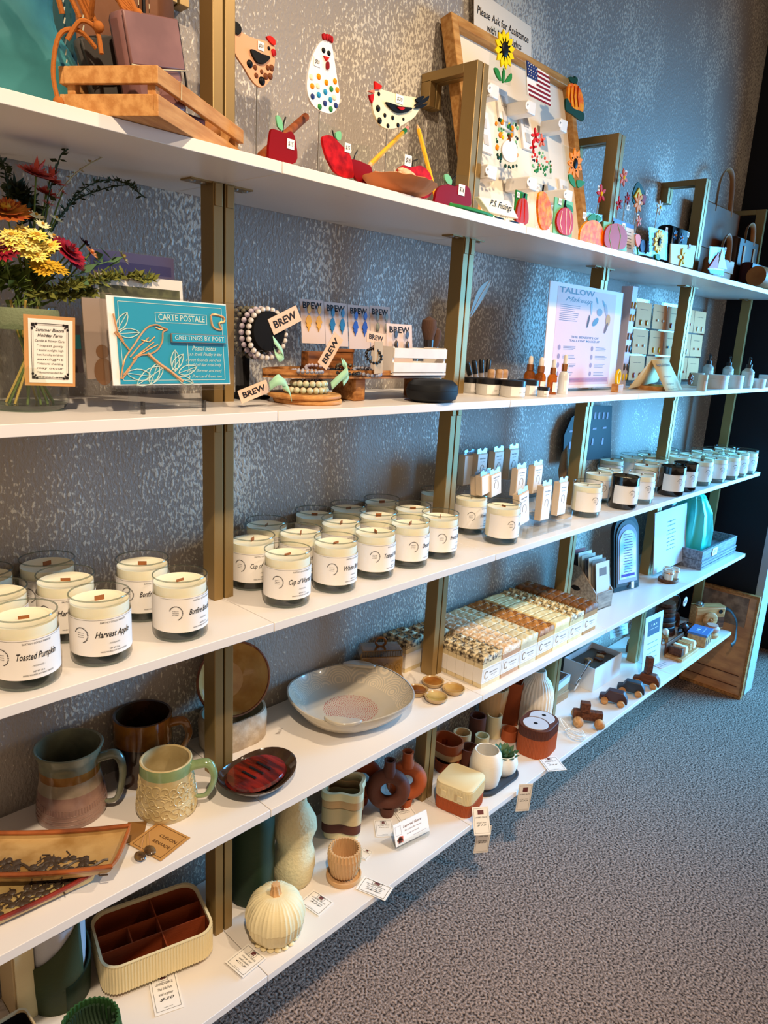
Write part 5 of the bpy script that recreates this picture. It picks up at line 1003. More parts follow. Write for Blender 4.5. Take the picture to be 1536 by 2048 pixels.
# poster
yp = .115; bl = aty(*kk('K7', 435, 575), yp); br = aty(*kk('K7', 782, 582), yp); tl = aty(*kk('K7', 430, 40), yp); pw, ph = br.x - bl.x, tl.z - bl.z
c = Card('tallow_poster', 'pink poster reading Tallow Makeup in an acrylic holder', 'sign', Vector((bl.x + pw / 2, yp, bl.z + ph / 2 )), (1, 0, 0), (0, .03, 1), pw, ph, mat('pale_poster_border', (236, 206, 190), .7), .0015)
o2 = obj('blush_ground', MB().box((0, 0, 0), (pw * .80, ph * .93, .0004), Matrix.Translation(c.nn * .001) @ c.T), mat('blush_poster', (226, 164, 146), .7), c.t); c.s = o2; c.th = .0028
c.text([('TALLOW', -pw * .15, ph * .435, pw * .46, .019, .02, 0), ('Makeup', -pw * .12, ph * .36, pw * .36, .017, 0, .5), ('THE BENEFITS OF', 0, ph * .005, pw * .38, .0075, .012, 0), ('TALLOW MAKEUP', 0, -ph * .03, pw * .42, .0075, .012, 0), ('Handmade in small batches', pw * .04, -ph * .415, pw * .62, .006, 0, .4)], mat('plum_ink', (80, 48, 52), .8))
rs = []; R = random.Random(2)
for i in range(9): rs.append((-pw * .36, ph * (.30 - .018 * i), -pw * (.36 - .18 - .08 * R.random()), ph * (.304 - .018 * i)))
for col in (-.22, .22):
    for row in range(4):
        for j in range(3): rs.append((pw * (col - .06), ph * (-.09 - .085 * row - .014 * j), pw * (col - .06 + .18 * R.uniform(.7, 1)), ph * (-.086 - .085 * row - .014 * j)))
c.rules(rs, mat('plum_ink', (80, 48, 52), .8)); mb = MB()
for col in (-.33, .11):
    for row in range(4): mb.add([c.f(.0002)(pw * col + .0065 * cos(a), ph * (-.10 - .085 * row) + .0065 * sin(a)) for a in [2 * pi * i / 14 for i in range(14)]], [tuple(range(14))])
obj('round_icons', mb, mat('rose_icon', (150, 90, 88), .8), c.s, fix=False); obj('swash', rules_mb(MB(), [(-pw * .3, -ph * .44, pw * .38, -ph * .395)], c.f(.0000)), mat('rose_swash', (180, 95, 100), .8), c.s, fix=False)
for i, (x, z, wx, wz, a, cc) in enumerate(((.12, .38, .018, .006, -.9, (70, 60, 60)), (.22, .36, .020, .006, -.8, (90, 75, 70)), (.05, .30, .008, .028, .1, (150, 135, 130)), (.17, .27, .026, .016, .0, (110, 90, 85)), (.26, .30, .012, .030, .5, (170, 110, 90)), (.12, .17, .030, .014, .5, (70, 62, 62)), (.02, .17, .008, .030, -.3, (90, 75, 70)), (.30, .20, .022, .026, 0, (200, 150, 90)), (.28, .12, .01, .028, -.5, (120, 85, 75)))):
    T = lambda u, v, x=x, z=z, wx=wx, wz=wz, a=a: (pw * x + u * wx * cos(a) - v * wz * sin(a), ph * z + u * wx * sin(a) + v * wz * cos(a))
    obj('printed_cosmetic', MB().add([c.f(.0002 + .0001 * i)(*T(cos(q) * .6, sin(q) * .6)) for q in [2 * pi * j / 12 for j in range(12)]], [tuple(range(12))]), mat('print%d%d%d' % cc, cc, .7), c.s, fix=False)
obj('acrylic_holder', MB().box((0, 0, 0), (pw * 1.0, ph * 1.0, .005), c.T), clear('matte_clear_acrylic', (.98, .98, .98), .02, .3, .0), c.t); obj('holder_foot', MB().box((0, -.006, -ph / 2 + .001), (pw * .7, .03, .004)), M_acr, c.t)
# ---- earring racks beyond the poster
M_kcard = mat('tan_jewellery_card', (224, 160, 110), .8)
yr = .20
gl_ = [aty(*kk('K7', 900, 140), yr), aty(*kk('K7', 1245, 160), yr), aty(*kk('K7', 880, 520), yr)]
rw, rh = gl_[1].x - gl_[0].x, gl_[0].z - Z['B']
t = thing('earring_rack', 'clear rack carrying rows of tan earring cards', 'rack', (gl_[0].x, yr, Z['B'])); obj('rack_back', MB().box((rw / 2, .006, rh * .5 + .004), (rw, .003, rh)), M_acr, t)
for z in (.96, .66, .36): obj('rail', MB().box((rw / 2, 0, rh * z), (rw, .004, .004)), M_acr, t)
obj('base', MB().box((rw / 2, 0.004, .003), (rw, .04, .006)), M_acr, t)
ecs = ['gold hoops', 'small flowers', 'red studs', 'rose drops', 'pale studs', 'silver bars', 'yellow tassels', 'blue flowers', 'white drops', 'copper studs', 'red flower drops', 'dark tassels', 'pearl studs', 'orange drops', 'black squares']
ecol = [(200, 160, 60), (225, 220, 210), (190, 80, 70), (215, 130, 120), (230, 215, 200), (180, 180, 190), (235, 190, 30), (40, 110, 150), (235, 235, 240), (190, 110, 70), (150, 30, 35), (110, 25, 25), (240, 235, 225), (205, 90, 40), (20, 22, 30)]
for r_ in range(3):
    for q in range(5):
        i = r_ * 5 + q; cw = rw / 5 * .92; ch = rh * .29
        k = Card('jewellery_card', 'tan jewellery card with %s in the %s row of the clear rack' % (ecs[i], ('top', 'middle', 'bottom')[r_]), 'earrings', (gl_[0].x + rw * (q + .5) / 5, yr - .004 - .002 * (q % 2), Z['B'] + rh * (.83 - .31 * r_)), (1, 0, 0), (0, .05, 1), cw, ch, M_kcard, .0008, 'tan jewellery cards')
        k.text([('HAND MADE', 0, ch * .22, cw * .5, .0035, 0, 0)])
        me = mat('earring_%d' % i, ecol[i], .4)
        for sx in (-1, 1): obj('earring', MB().ball((sx * cw * .2, -.004, -ch * (.15 if i % 2 else .3)), (.0045, .003, .0045 if i % 2 else .010), 8), me, k.t)
xs = aty(*kk('K7', 850, 300), .13)
t = thing('earring_tower', 'narrow lilac card tower with hanging earrings beside the poster', 'display', (xs.x, .135, Z['B'])); zt_ = aty(*kk('K7', 880, 80), .13).z - Z['B']
obj('column', MB().box((0, 0, zt_ / 2), (.034, .034, zt_)), mat('lilac_board', (205, 198, 218), .6), t, bev=.001)
for i, (z, cc) in enumerate(((.82, (215, 170, 60)), (.70, (200, 160, 70)), (.52, (90, 60, 60)), (.40, (60, 60, 70)), (.22, (60, 55, 60)), (.12, (240, 200, 20)))):
    for sx in (-1, 1): obj('hanging_earring', MB().ball((sx * .010, -.019, zt_ * z), (.004, .003, .011), 8), mat('hang%d' % i, cc, .4), t)
q = aty(*kk('K7', 815, 490), .05); t = thing('wooden_block', 'small pale wooden block with yellow beaded earring, right of the poster', 'block', (q.x + .004, .05, Z['B'])); obj('block_body', MB().box((0, 0, .011), (.030, .02, .022)), M_bam, t, bev=.001)
obj('yellow_loop', MB().tube([(.010 * cos(a) - .004, -.0, .040 + .018 * sin(a)) for a in [2 * pi * i / 16 for i in range(16)]], .004, 8, closed=True), mat('yellow_bead_loop', (240, 195, 20), .5), t)
# folded tan card
t = thing('folded_card', 'tan folded card standing as a tent in front of the earring rack', 'card', (0, 0, 0)); A_ = [aty(*kk('K7', *q), y_) for q, y_ in (((972, 432), .06), ((1055, 432), .06), ((1122, 590), .03), ((1040, 598), .02), ((858, 574), .07), ((1000, 540), .12))]
for nm, P in (('front_leaf', [A_[0], A_[1], A_[2], A_[3]]), ('rear_leaf', [A_[0], A_[1], A_[5], A_[4]])):
    o = obj(nm, MB().add([tuple(p) for p in P], [(0, 1, 2, 3)]), mat('tan_card', (232, 208, 160), .7), t); md = o.modifiers.new('t', 'SOLIDIFY'); md.thickness = .001
    for v in o.data.vertices: v.co.z = max(v.co.z, Z['B'] + .001)
ux = (A_[1] - A_[0]); uz = (A_[0] - A_[3]); o_ = A_[3] + Vector((0, -.002, 0))
obj('lettering', text_mb(MB(), [('Small Gift Ideas', .52, .84, .8, .10, .01, .3), ('earrings', .5, .5, .45, .07, 0, .3), ('Linseed', .5, .28, .4, .07, 0, .3), ('bracelets', .5, .13, .5, .06, 0, .3)], lambda x, z: tuple(o_ + ux * x + uz * z)), M_ink, [c_ for c_ in COL.objects if c_.name.startswith('front_leaf')][0], fix=False)
q = stand('B', 1330, 783, .04); t = thing('wooden_dish', 'low pale wooden dish behind the folded card', 'dish', (q.x + .02, .085, Z['B'])); obj('dish_body', MB().lathe([(1e-5, 0), (.07, 0), (.075, .012), (.072, .012), (.066, .004), (1e-5, .004)], 36, fn=lambda a, r, z: (r * (.7 + .3 * abs(cos(a))), z)), M_bam, t)
q = aty(1385, 752, .05); bracelet('copper brown round beads cluster beside the small glass', Vector((q.x, .055, Z['B'] + .03)), .008, .012, 7, .006, mat('copper_bead', (120, 70, 50), .3), RX)
# white tubs and pump bottles
M_ctub = mat('white_tub', (235, 230, 222), .4); M_tan2 = mat('clear_lotion_bottle', (205, 205, 195), .25)
def tub(label, px, py, r, h, m=M_ctub): 
    p = free('B', stand('B', px, py, r), r * 1.04); t = thing('lotion_tub', label, 'tub', p, .3, 'white tubs at the far end'); obj('tub_body', MB().lathe([(1e-5, 0), (r, 0), (r, h * .7), (r * 1.04, h * .72), (r * 1.04, h), (1e-5, h)], 28), m, t); rlabel(t, r + .0005, .004, h * .62, [('Body Butter', .004, h * .42, r * .9, .005, 0, .2), ('8 oz', .004, h * .25, .01, .003, 0, 0)])
tub('wide white tub in front of the first black pump', 1432, 778, .034, .046); tub('white tub second from left at the far end', 1468, 777, .026, .045); tub('small white tub at the far right edge', 1516, 777, .022, .034); tub('white tub furthest right, cut by the picture edge', 1532, 774, .03, .044); tub('pale tub half hidden behind the wide white one', 1392, 772, .022, .045, M_tan2)
def pump(label, px, py, r=.022, h=.055, m=M_tan2):
    p = free('B', stand('B', px, py, r), r); t = thing('pump_bottle', label, 'bottle', p, .2, 'black topped pump bottles'); obj('bottle_body', MB().lathe([(1e-5, 0), (r, 0), (r, h), (r * .6, h * 1.15), (r * .45, h * 1.2)], 28), m, t)
    obj('pump_collar', MB().lathe([(r * .5, h * 1.2), (r * .5, h * 1.42), (1e-5, h * 1.42)], 20), M_jarcap, t); obj('pump_stem', MB().cyl((0, 0, h * 1.4), r * .2, h * .35, 12), M_jarcap, t)
    obj('nozzle', MB().tube([(.02, -.0, h * 1.75), (-.005, 0, h * 1.82), (-.03, -.004, h * 1.74)], .004, 8), M_jarcap, t); rlabel(t, r + .0005, .008, h * .8, [('Hand Soap', .004, h * .5, r, .005, 0, .2)])
pump('black topped pump bottle, leftmost of three', 1412, 766, .02, .06); pump('black topped pump bottle, middle of three', 1452, 768, .02, .058); pump('black topped pump bottle, right of three', 1491, 776, .021, .058)
tub('small pale bottle tub left of the wide white tub', 1402, 783, .014, .05, M_tan2)
# dark panel on shelf C behind the candles (menu board) and its pampas grass
c = Pl('menu_board', 'dark arched board with small pictures leaning on the wall behind the candles', 'sign', .262, 'C', 'P', base=(1150, 930))
c.poly('board', [(1122, 925), (1125, 870), (1140, 835), (1165, 815), (1185, 811), (1221, 811), (1218, 915)], M_dark, 0, .006)
for (x, y, m_) in ((1186, 831, 'p'), (1194, 831, 'p'), (1203, 831, 'p'), (1211, 831, 'p'), (1139, 862, 's'), (1185, 857, 's'), (1205, 855, 's'), (1136, 890, 'p'), (1181, 883, 'p'), (1201, 882, 'p')):
    a_ = c.xz(x, y); obj('picture' if m_ == 'p' else 'word_line', MB().box((a_[0], -.0068, a_[1]), ((.012, .001, .022) if m_ == 'p' else (.026, .001, .006))), mat('pale_blue_print', (150, 150, 170), .7), c.t)
t = thing('pampas_grass', 'tan dried pampas plume behind the third gold post', 'dried grass', (aty(1132, 900, .2).x, .2, Z['C']))
obj('plume', sag(MB().lathe([(1e-4, 0.02), (.008, .05), (.016, .09), (.012, .14), (1e-4, .17)], 14), .006, 40), mat('pampas_tan', (150, 120, 90), .9, bump=1, bscale=300), t); obj('stem', MB().cyl((0, 0, 0), .0015, .05, 8), M_stem, t)
# ---- wax melt packs in a tiered clear tray on shelf C
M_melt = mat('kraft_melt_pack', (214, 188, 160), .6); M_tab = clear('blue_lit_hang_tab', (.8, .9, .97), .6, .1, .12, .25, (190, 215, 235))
def lxy(x, y, yy): return aty(*kk('L3', x, y), yy)
def melt(label, x, y, top, yy, tilt=0.0, lift=None, lettr=True):
    """x, y: bottom centre in the close-up; top: y of pack top"""
    b_ = lxy(x, y, yy); h_ = lxy(x, top, yy).z - b_.z; w_ = .042; zb = b_.z if lift is None else lift
    t = thing('wax_melt_pack', label, 'wax melts', (b_.x, yy, zb), rot=(0, tilt, 0), group='wax melt packs')
    obj('pack_body', MB().box((0, .009, h_ / 2), (w_, .018, h_)), M_melt, t, bev=.001); l = obj('front_label', MB().box((0, -.0006, h_ / 2), (w_ * .92, .001, h_ * .94)), M_label, t)
    if lettr: obj('lettering', text_mb(MB(), [('Sweet Nectar', 0, h_ * .84, w_ * .6, .005, .01, .2), ('wax melts', 0, h_ * .74, w_ * .4, .003, 0, 0)], flat(-.0014)), M_ink, l, fix=False); obj('wreath', MB().tube([(.008 * cos(a), -.0013, h_ * .48 + .012 * sin(a)) for a in [rad(-60 + i * 24) for i in range(12)]], .0005, 4), M_grayink, l)
    obj('hang_tab', MB().prism([(-w_ * .48, h_), (w_ * .48, h_), (w_ * .48, h_ + .012), (w_ * .2, h_ + .014), (w_ * .1, h_ + .008), (-w_ * .1, h_ + .008), (-w_ * .2, h_ + .014), (-w_ * .48, h_ + .012)], .001, y0=.002), M_tab, t)
yT = [.20, .13, .06]
for nm, row, xs_, by, tp in (('back', 0, ((600, 460, 205), (740, 440, 185), (868, 420, 165)), 0, 0), ('middle', 1, ((935, 560, 330), (1075, 540, 305)), 0, 0), ('front', 2, ((1145, 770, 480), (1285, 725, 450)), 0, 0)):
    for j, (x, yb, tp_) in enumerate(xs_):
        for d in range(3):
            melt('wax melt pack, %s row of the tray, %s stack, %s' % (nm, ('left', 'centre' if len(xs_) > 2 else 'right', 'right')[j], ('front one', 'second one', 'rear one')[d]), x, yb, tp_, yT[row] + .0195 * d, lettr=d == 0)
melt('wax melt pack tilted at the left of the middle row', 735, 560, 370, .125, -.16); melt('wax melt pack tilted at the left of the front row', 975, 800, 530, .045, -.2)
for d in range(2): melt('wax melt pack tilted behind the leftmost one of the middle row, %s' % ('nearer', 'further')[d], 655 - 45 * d, 545, 380, .13 + .02 * d, -.16, lettr=False)
for d in range(2): melt('wax melt pack left of the tray back row, %s from the front' % ('first', 'second', 'third')[d], 490 - 165 * d, 470, 215, .215 - .002 * d, 0, lettr=False)
q0 = aty(*kk('L3', 915, 890), .02); q1 = aty(*kk('L3', 1370, 770), .02)
t = thing('tiered_tray', 'clear acrylic tiered tray holding the wax melt packs', 'tray', (q0.x + .05, .02, Z['C'])); tw_ = -.03 + max(.12, onz(1140, 1040, Z['C']).x - onz(1038, 1068, Z['C']).x)
obj('tray_base', MB().box((tw_ / 2, .11, .0015), (tw_, .21, .003)), M_acr, t); obj('front_lip', MB().box((tw_ / 2, .006, .012), (tw_, .003, .024)), M_acr, t)
for x in (0, tw_): obj('side_wall', MB().box((x, .11, .02), (.003, .21, .04)), M_acr, t)
for y_, z_ in ((.075, .035), (.145, .075)): obj('step', MB().box((tw_ / 2, y_, z_ / 2), (tw_, .003, z_)), M_acr, t)
# ================================================================== shelf D: pottery, soap, frames
def ceramic(name, c, c2, vs_=18, bump=.3, bs=60, rough=.22, st=None): return mat(name, c, rough, col2=c2, vscale=vs_, bump=bump, bscale=bs, coat=.3, stretch=st)
def mug(label, px, py, pr, h, bands, handle_m, inner_m, r_h=(0.25, 0.85), hw=.030, ang=-46, deco=None):
    """pr: (height fraction, radius) from foot to rim; bands: (h0, h1, material)"""
    rb = pr[0][1]; p = stand('D', px, py, rb); p.y = min(p.y, WY - .003 - max(q[1] for q in pr)); t = thing('mug', label, 'mug', p, rad(ang), 'handmade pottery mugs')
    def rad_at(u):
        for (a, ra), (b, rb_) in zip(pr, pr[1:]):
            if a <= u <= b: return ra + (rb_ - ra) * (u - a) / (b - a)
        return pr[-1][1]
    for k, (u0, u1, m, nm) in enumerate(bands):
        n = max(3, int((u1 - u0) * 24)); prf = [(rad_at(u0 + (u1 - u0) * i / n), h * (u0 + (u1 - u0) * i / n)) for i in range(n + 1)]
        if k == 0: prf = [(1e-5, 0.0), (rb * .92, 0)] + prf[0:1] + prf[1:]
        obj(nm, MB().lathe(prf, 48, fn=lambda a, r, z: (r * (1 + .008 * sin(2 * a + 1)), z)), m, t)
    obj('interior', MB().lathe([(pr[-1][1], h), (pr[-1][1] - .002, h + .0015), (pr[-1][1] - .005, h), (rad_at(.6) - .006, h * .6), (rad_at(.1) - .008, h * .1), (1e-5, h * .08)], 48, fn=lambda a, r, z: (r * (1 + .008 * sin(2 * a + 1)), z)), inner_m, t)
    u0, u1 = r_h; P = [(rad_at(u1) - .003, 0, h * u1), (rad_at(u1) + hw * .7, 0, h * (u1 + .06)), (rad_at(u1) + hw, 0, h * (u1 - .08)), (rad_at(.5) + hw * .95, 0, h * (u0 + u1) / 2), (rad_at(u0) + hw * .5, 0, h * (u0 + .02)), (rad_at(u0) - .003, 0, h * (u0 - .02))]
    obj('handle', MB().tube(smooth3(P, 5), lambda q: .0085 - .003 * q, 12, flat=.65), handle_m, t)
    if deco: deco(t, rad_at, h)
    return t
M_c_sage = ceramic('sage_glaze', (120, 122, 98), (88, 92, 78)); M_c_amb = ceramic('amber_glaze', (150, 104, 42), (110, 72, 28), rough=.15); M_c_mauve = ceramic('mauve_stoneware', (150, 118, 104), (118, 88, 80)); M_c_grey = ceramic('grey_stoneware', (165, 145, 126), (128, 116, 96))
M_c_brn = ceramic('dark_brown_glaze', (64, 40, 22), (34, 22, 14), rough=.15); M_c_ol = ceramic('honey_brown_glaze', (140, 90, 30), (96, 58, 20), rough=.12); M_c_cream = ceramic('cream_stoneware', (206, 186, 140), (178, 156, 108)); M_c_green = ceramic('celadon_glaze', (150, 168, 118), (120, 140, 96), rough=.15)
M_c_groove = mat('dark_glaze_groove', (96, 74, 44), .5)
def bandlines(t, rad_at, h):
    g = lambda x, z: (rad_at(z) * sin(x) + 0, -rad_at(z) * cos(x), h * z)
    mb = MB()
    for i in range(44):
        a = -2.6 + i * .085; z0 = .26 + .05 * sin(a * 1.3)
        mb.tube([((rad_at(z) + .0002) * cos(a), (rad_at(z) + .0002) * sin(a), h * z) for z in (z0, z0 + .07)], .0009, 4)
    for dz in (0, .08, -.06, -.12):
        mb.tube([((rad_at(.26 + dz) + .0004) * cos(a), (rad_at(.26 + dz) + .0004) * sin(a), h * (.25 + dz + .05 * sin(a * 1.3))) for a in [-2.6 + i * .13 for i in range(30)]], .0009, 4)
    o = obj('carved_band', mb, M_c_mauve, t); o['kind'] = 'stuff'
mug('tall sage and mauve pottery mug with carved band, left of the others', 147, 1660, [(0, .052), (.06, .055), (.25, .053), (.6, .046), (.85, .046), (1, .053)], .122,
    [(0, .45, M_c_mauve, 'lower_body'), (.45, .62, M_c_grey, 'middle_band'), (.62, .74, M_c_amb, 'amber_band'), (.74, 1, M_c_sage, 'upper_body')], M_c_sage, M_c_sage, (.16, .80), .036, -40, bandlines)
mug('dark brown mug with honey upper half, at the wall behind the others', 290, 1580, [(0, .048), (.06, .050), (.5, .050), (1, .050)], .122, [(0, .62, M_c_brn, 'lower_body'), (.62, 1, M_c_ol, 'upper_body')], M_c_ol, M_c_brn, (.45, .88), .032, -50)
def scrolls(t, rad_at, h):
    mb = MB(); R = random.Random(6)
    def sp(a0, z0, s, tr, d):
        P = []
        for i in range(22):
            q = i / 21; an = d * q * 2 * pi * tr; rr = s * (1 - q * .85); a = a0 + rr * cos(an) / .045; z = z0 + rr * sin(an) / h
            z = min(max(z, .06), .80); P.append(((rad_at(z) + .0003) * cos(a), (rad_at(z) + .0003) * sin(a), h * z))
        mb.tube(P, .0012, 5)
    for i in range(14):
        for z0 in (.20, .42, .62): sp(-2.9 + i * .30 + (.15 if z0 == .42 else 0), z0 + R.uniform(-.03, .03), R.uniform(.010, .015), 1.3, R.choice((-1, 1)))
    obj('scroll_relief', mb, M_c_cream, t)['kind'] = 'stuff'
    a = -.35; obj('stamp', MB().lathe([(1e-5, .001), (.006, .001), (.007, 0)], 14, T=Matrix.Translation((rad_at(.15) * cos(a), rad_at(.15) * sin(a), h * .15)) @ Matrix.Rotation(pi / 2, 4, 'Y')), M_c_cream, t)
mug('cream mug with carved scrolls and green handle, nearest the shelf edge', 335, 1650, [(0, .047), (.08, .050), (.3, .048), (.7, .043), (1, .042)], .093, [(0, .80, M_c_cream, 'lower_body'), (.80, 1, M_c_green, 'upper_band')], M_c_green, M_c_cream, (.25, .85), .034, -42, scrolls)
# trays: rim corners picked at rim height
def quad_dish(label, cs, z, depth, m_in, m_rim, flare=.25, group=None, name='serving_dish', deco=None, rr=.0035):
    P = [onz(*q, z) for q in cs]; c = sum(P, Vector()) / 4; t = thing(name, label, 'dish', (c.x, c.y, Z['D']), 0, group)
    up_ = [p - c for p in P]; n = 6
    def ring(k, zz): 
        out = []
        for i in range(4):
            a, b = up_[i] * k, up_[(i + 1) % 4] * k
            for j in range(n):
                q = j / n; v = a.lerp(b, q); out.append((v.x, v.y, zz + (.006 * (2 * abs(q - .5)) ** 2 if zz > depth * .9 else 0)))
        return out
    hb = z - Z['D'] - depth
    rings = [ring(1 - flare, hb), ring(1 - flare * .4, hb + depth * .4), ring(1.0, hb + depth), ring(.975, hb + depth), ring(1 - flare * .5, hb + depth * .45), ring(1 - flare * 1.15, hb + .004)]
    N_ = len(rings[0]); vs_ = [v for r in rings for v in r]; mb = MB()
    mb.add(vs_, [(k * N_ + i, k * N_ + (i + 1) % N_, (k + 1) * N_ + (i + 1) % N_, (k + 1) * N_ + i) for k in range(5) for i in range(N_)] + [tuple(range(5 * N_, 6 * N_)), tuple(range(N_ - 1, -1, -1))])
    obj('dish_body', mb, m_in, t); obj('rim', MB().tube(ring(.99, hb + depth + .001), rr, 6, closed=True), m_rim, t)
    if deco: deco(t, up_, hb)
    return t
M_tray = ceramic('golden_stoneware', (196, 160, 104), (160, 120, 66)); M_trim = ceramic('rust_glaze_rim', (170, 92, 44), (120, 60, 30)); M_tray2 = ceramic('buff_stoneware', (200, 176, 118), (172, 142, 88)); M_trim2 = ceramic('red_glaze_rim', (140, 44, 34), (96, 28, 24)); M_vine = mat('dark_relief_glaze', (70, 56, 44), .35)
def vines(t, U, hb, v0=.08, v1=.5, seed=1):
    mb = MB(); R = random.Random(seed)
    def pt(u, v, dz=.0): a = U[0].lerp(U[1], u); b = U[3].lerp(U[2], u); q = a.lerp(b, v) * .84; return (q.x, q.y, hb + .006 + dz)
    mb.tube([pt(u / 30, (v0 + v1) / 2 + .10 * sin(u * .9)) for u in range(31)], .0022, 5)
    for i in range(42):
        u = R.uniform(.02, .98); v = R.uniform(v0, v1); c = pt(u, v); mb.ball((c[0], c[1], c[2]), (.0055, .0055, .002), 8)
        d = R.uniform(0, 6); mb.tube([c, (c[0] + .012 * cos(d), c[1] + .012 * sin(d), c[2]), (c[0] + .02 * cos(d + .5), c[1] + .02 * sin(d + .5), c[2])], .0012, 4)
    obj('vine_relief', mb, M_vine, t)['kind'] = 'stuff'
quad_dish('long golden stoneware tray with dark vine relief, on top of the other tray', [(-60, 1757), (226, 1741), (262, 1658), (-60, 1672)], Z['D'] + .036, .014, M_tray, M_trim, .10, 'long stoneware trays', deco=lambda t, U, hb: vines(t, U, hb, .04, .48))
quad_dish('buff stoneware tray with red rim under the golden tray', [(-80, 1878), (192, 1752), (120, 1700), (-90, 1770)], Z['D'] + .014, .010, M_tray2, M_trim2, .10, 'long stoneware trays', deco=lambda t, U, hb: vines(t, U, hb, .05, .5, 4))
# kraft earring card
def flatcard(name, label, cat, cs, z, m, lines, group=None, mink=None, border=True, thick=.0006, parts=None, extra=None):
    """card lying flat (or hanging): corners TL, TR, BR, BL in pixels at height z; text runs TL -> TR"""
    P = [onz(*q, z) for q in cs]; c = sum(P, Vector()) / 4; ux = ((P[1] - P[0]) + (P[2] - P[3])) / 2; uz = ((P[0] - P[3]) + (P[1] - P[2])) / 2; w_, h_ = ux.length, uz.length
    k = Card(name, label, cat, c, ux, uz, w_, h_, m, thick, group)
    if border: k.rules(frame_rules(-w_ * .43, -h_ * .44, w_ * .43, h_ * .44, w_ * .012), mink or M_ink, 'printed_border')
    if lines: k.text([(s_, x * w_, z_ * h_, ww * w_, hh * h_, b_, sh) for s_, x, z_, ww, hh, b_, sh in lines], mink)
    if extra: extra(k, w_, h_)
    return k
M_kraft = mat('kraft_board', (190, 140, 78), .8)
k = flatcard('earring_card', 'kraft card with dark clay drop earrings lying in front of the cream mug', 'earrings', [(312, 1642), (372, 1672), (331, 1726), (262, 1690)], Z['D'] + .0015, M_kraft, [('CLEVON', .12, .15, .5, .13, .02, 0), ('RENAADE', .12, -.08, .5, .13, .02, 0)], None, mat('dark_brown_print', (92, 60, 28), .8))
for (a, b) in (((289, 1668), (280, 1712)), ((298, 1664), (300, 1700))):
    A = onz(*a, Z['D'] + .006) - k.t.location; B = onz(*b, Z['D'] + .006) - k.t.location; e = obj('earring', MB().ball(tuple(B), (.008, .0115, .004), 12), ceramic('mottled_clay', (120, 92, 56), (70, 48, 30), 80), k.t); obj('hook', MB().tube([tuple(B), tuple((A + B) / 2 + Vector((0, 0, .003))), tuple(A)], .0006, 5), M_cop, e)
k = Card('kraft_tag', 'small dark kraft tag under the earring card', 'tag', onz(270, 1664, Z['D'] + .0008), (.8, -.6, 0), (.6, .8, 0), .03, .05, mat('dark_kraft', (140, 98, 50), .8))
# leaf soap dish
p = stand('D', 512, 1612, .062); M_sd = ceramic('dark_olive_glaze', (66, 48, 34), (40, 26, 20), rough=.1); M_red = mat('carved_oxblood_glaze', (140, 30, 16), .18, col2=(60, 10, 8), vscale=60, coat=.6, bump=.6, bscale=60, stretch=(1.2, .25, 1))
t = thing('soap_dish', 'dark glazed leaf shaped dish with oval oxblood slotted insert', 'dish', p, rad(8))
obj('leaf_bowl', MB().lathe([(1e-5, 0), (.040, 0), (.058, .012), (.070, .026), (.0675, .027), (.055, .014), (.04, .006), (1e-5, .005)], 48, fn=lambda a, r, z: (r * (1 + .14 * cos(2 * a)) * (1 + .05 * cos(a) ** 5) * .98, z + .004 * cos(2 * a) * (r > .05))), M_sd, t)
s_ = obj('slotted_insert', MB().lathe([(1e-5, .018), (.050, .018), (.053, .021), (.050, .026), (1e-5, .0285)], 44, fn=lambda a, r, z: (r * (1 + .14 * cos(2 * a)), z)), M_red, t)
for x in (-.018, .0, .018): obj('slot', MB().box((x, 0, .0282), (.005, .034, .002)), M_black, s_, bev=.0009)
# crackled pot with a bowl leaning on it, behind the first post
M_crack = ceramic('white_crackled_clay', (206, 188, 164), (178, 156, 130), 40, .9, 90, .6); M_bowlin = ceramic('caramel_glaze', (206, 166, 104), (176, 130, 72), rough=.15); M_bowlrim = ceramic('rust_brown_glaze', (130, 66, 34), (80, 42, 26))
q0 = onz(385, 1495, Z['D']); q1 = onz(547, 1500, Z['D']); p = Vector((aty(466, 1480, .228).x, .228, Z['D']))
t = thing('crackled_pot', 'white crackled clay pot partly hidden behind the first gold post', 'pot', p); rp = .070
obj('pot_wall', MB().lathe([(1e-5, 0), (rp - .003, 0), (rp, .004), (rp + .001, .045), (rp - .002, .062), (rp - .007, .062), (rp - .008, .01), (1e-5, .008)], 44, fn=lambda a, r, z: (r * (.70 + .30 * abs(cos(a)) ** 1.5), z)), M_crack, t)
t = thing('leaning_bowl', 'caramel glazed bowl tilted on its side on the crackled pot', 'bowl', p + Vector((0.0, .008, .124)), rot=(rad(62), rad(-14), 0))
obj('bowl_body', MB().lathe([(1e-5, -.034), (.040, -.034), (.064, -.015), (.074, .016), (.071, .017), (.060, -.010), (.038, -.028), (1e-5, -.028)], 44, fn=lambda a, r, z: (r * (1 + .05 * cos(2 * a)), z)), M_bowlin, t)
obj('rim', MB().tube([(.0728 * (1 + .05 * cos(2 * a)) * cos(a), .0728 * (1 + .05 * cos(2 * a)) * sin(a), .017) for a in [2 * pi * i / 40 for i in range(40)]], .0026, 6, closed=True), M_bowlrim, t)
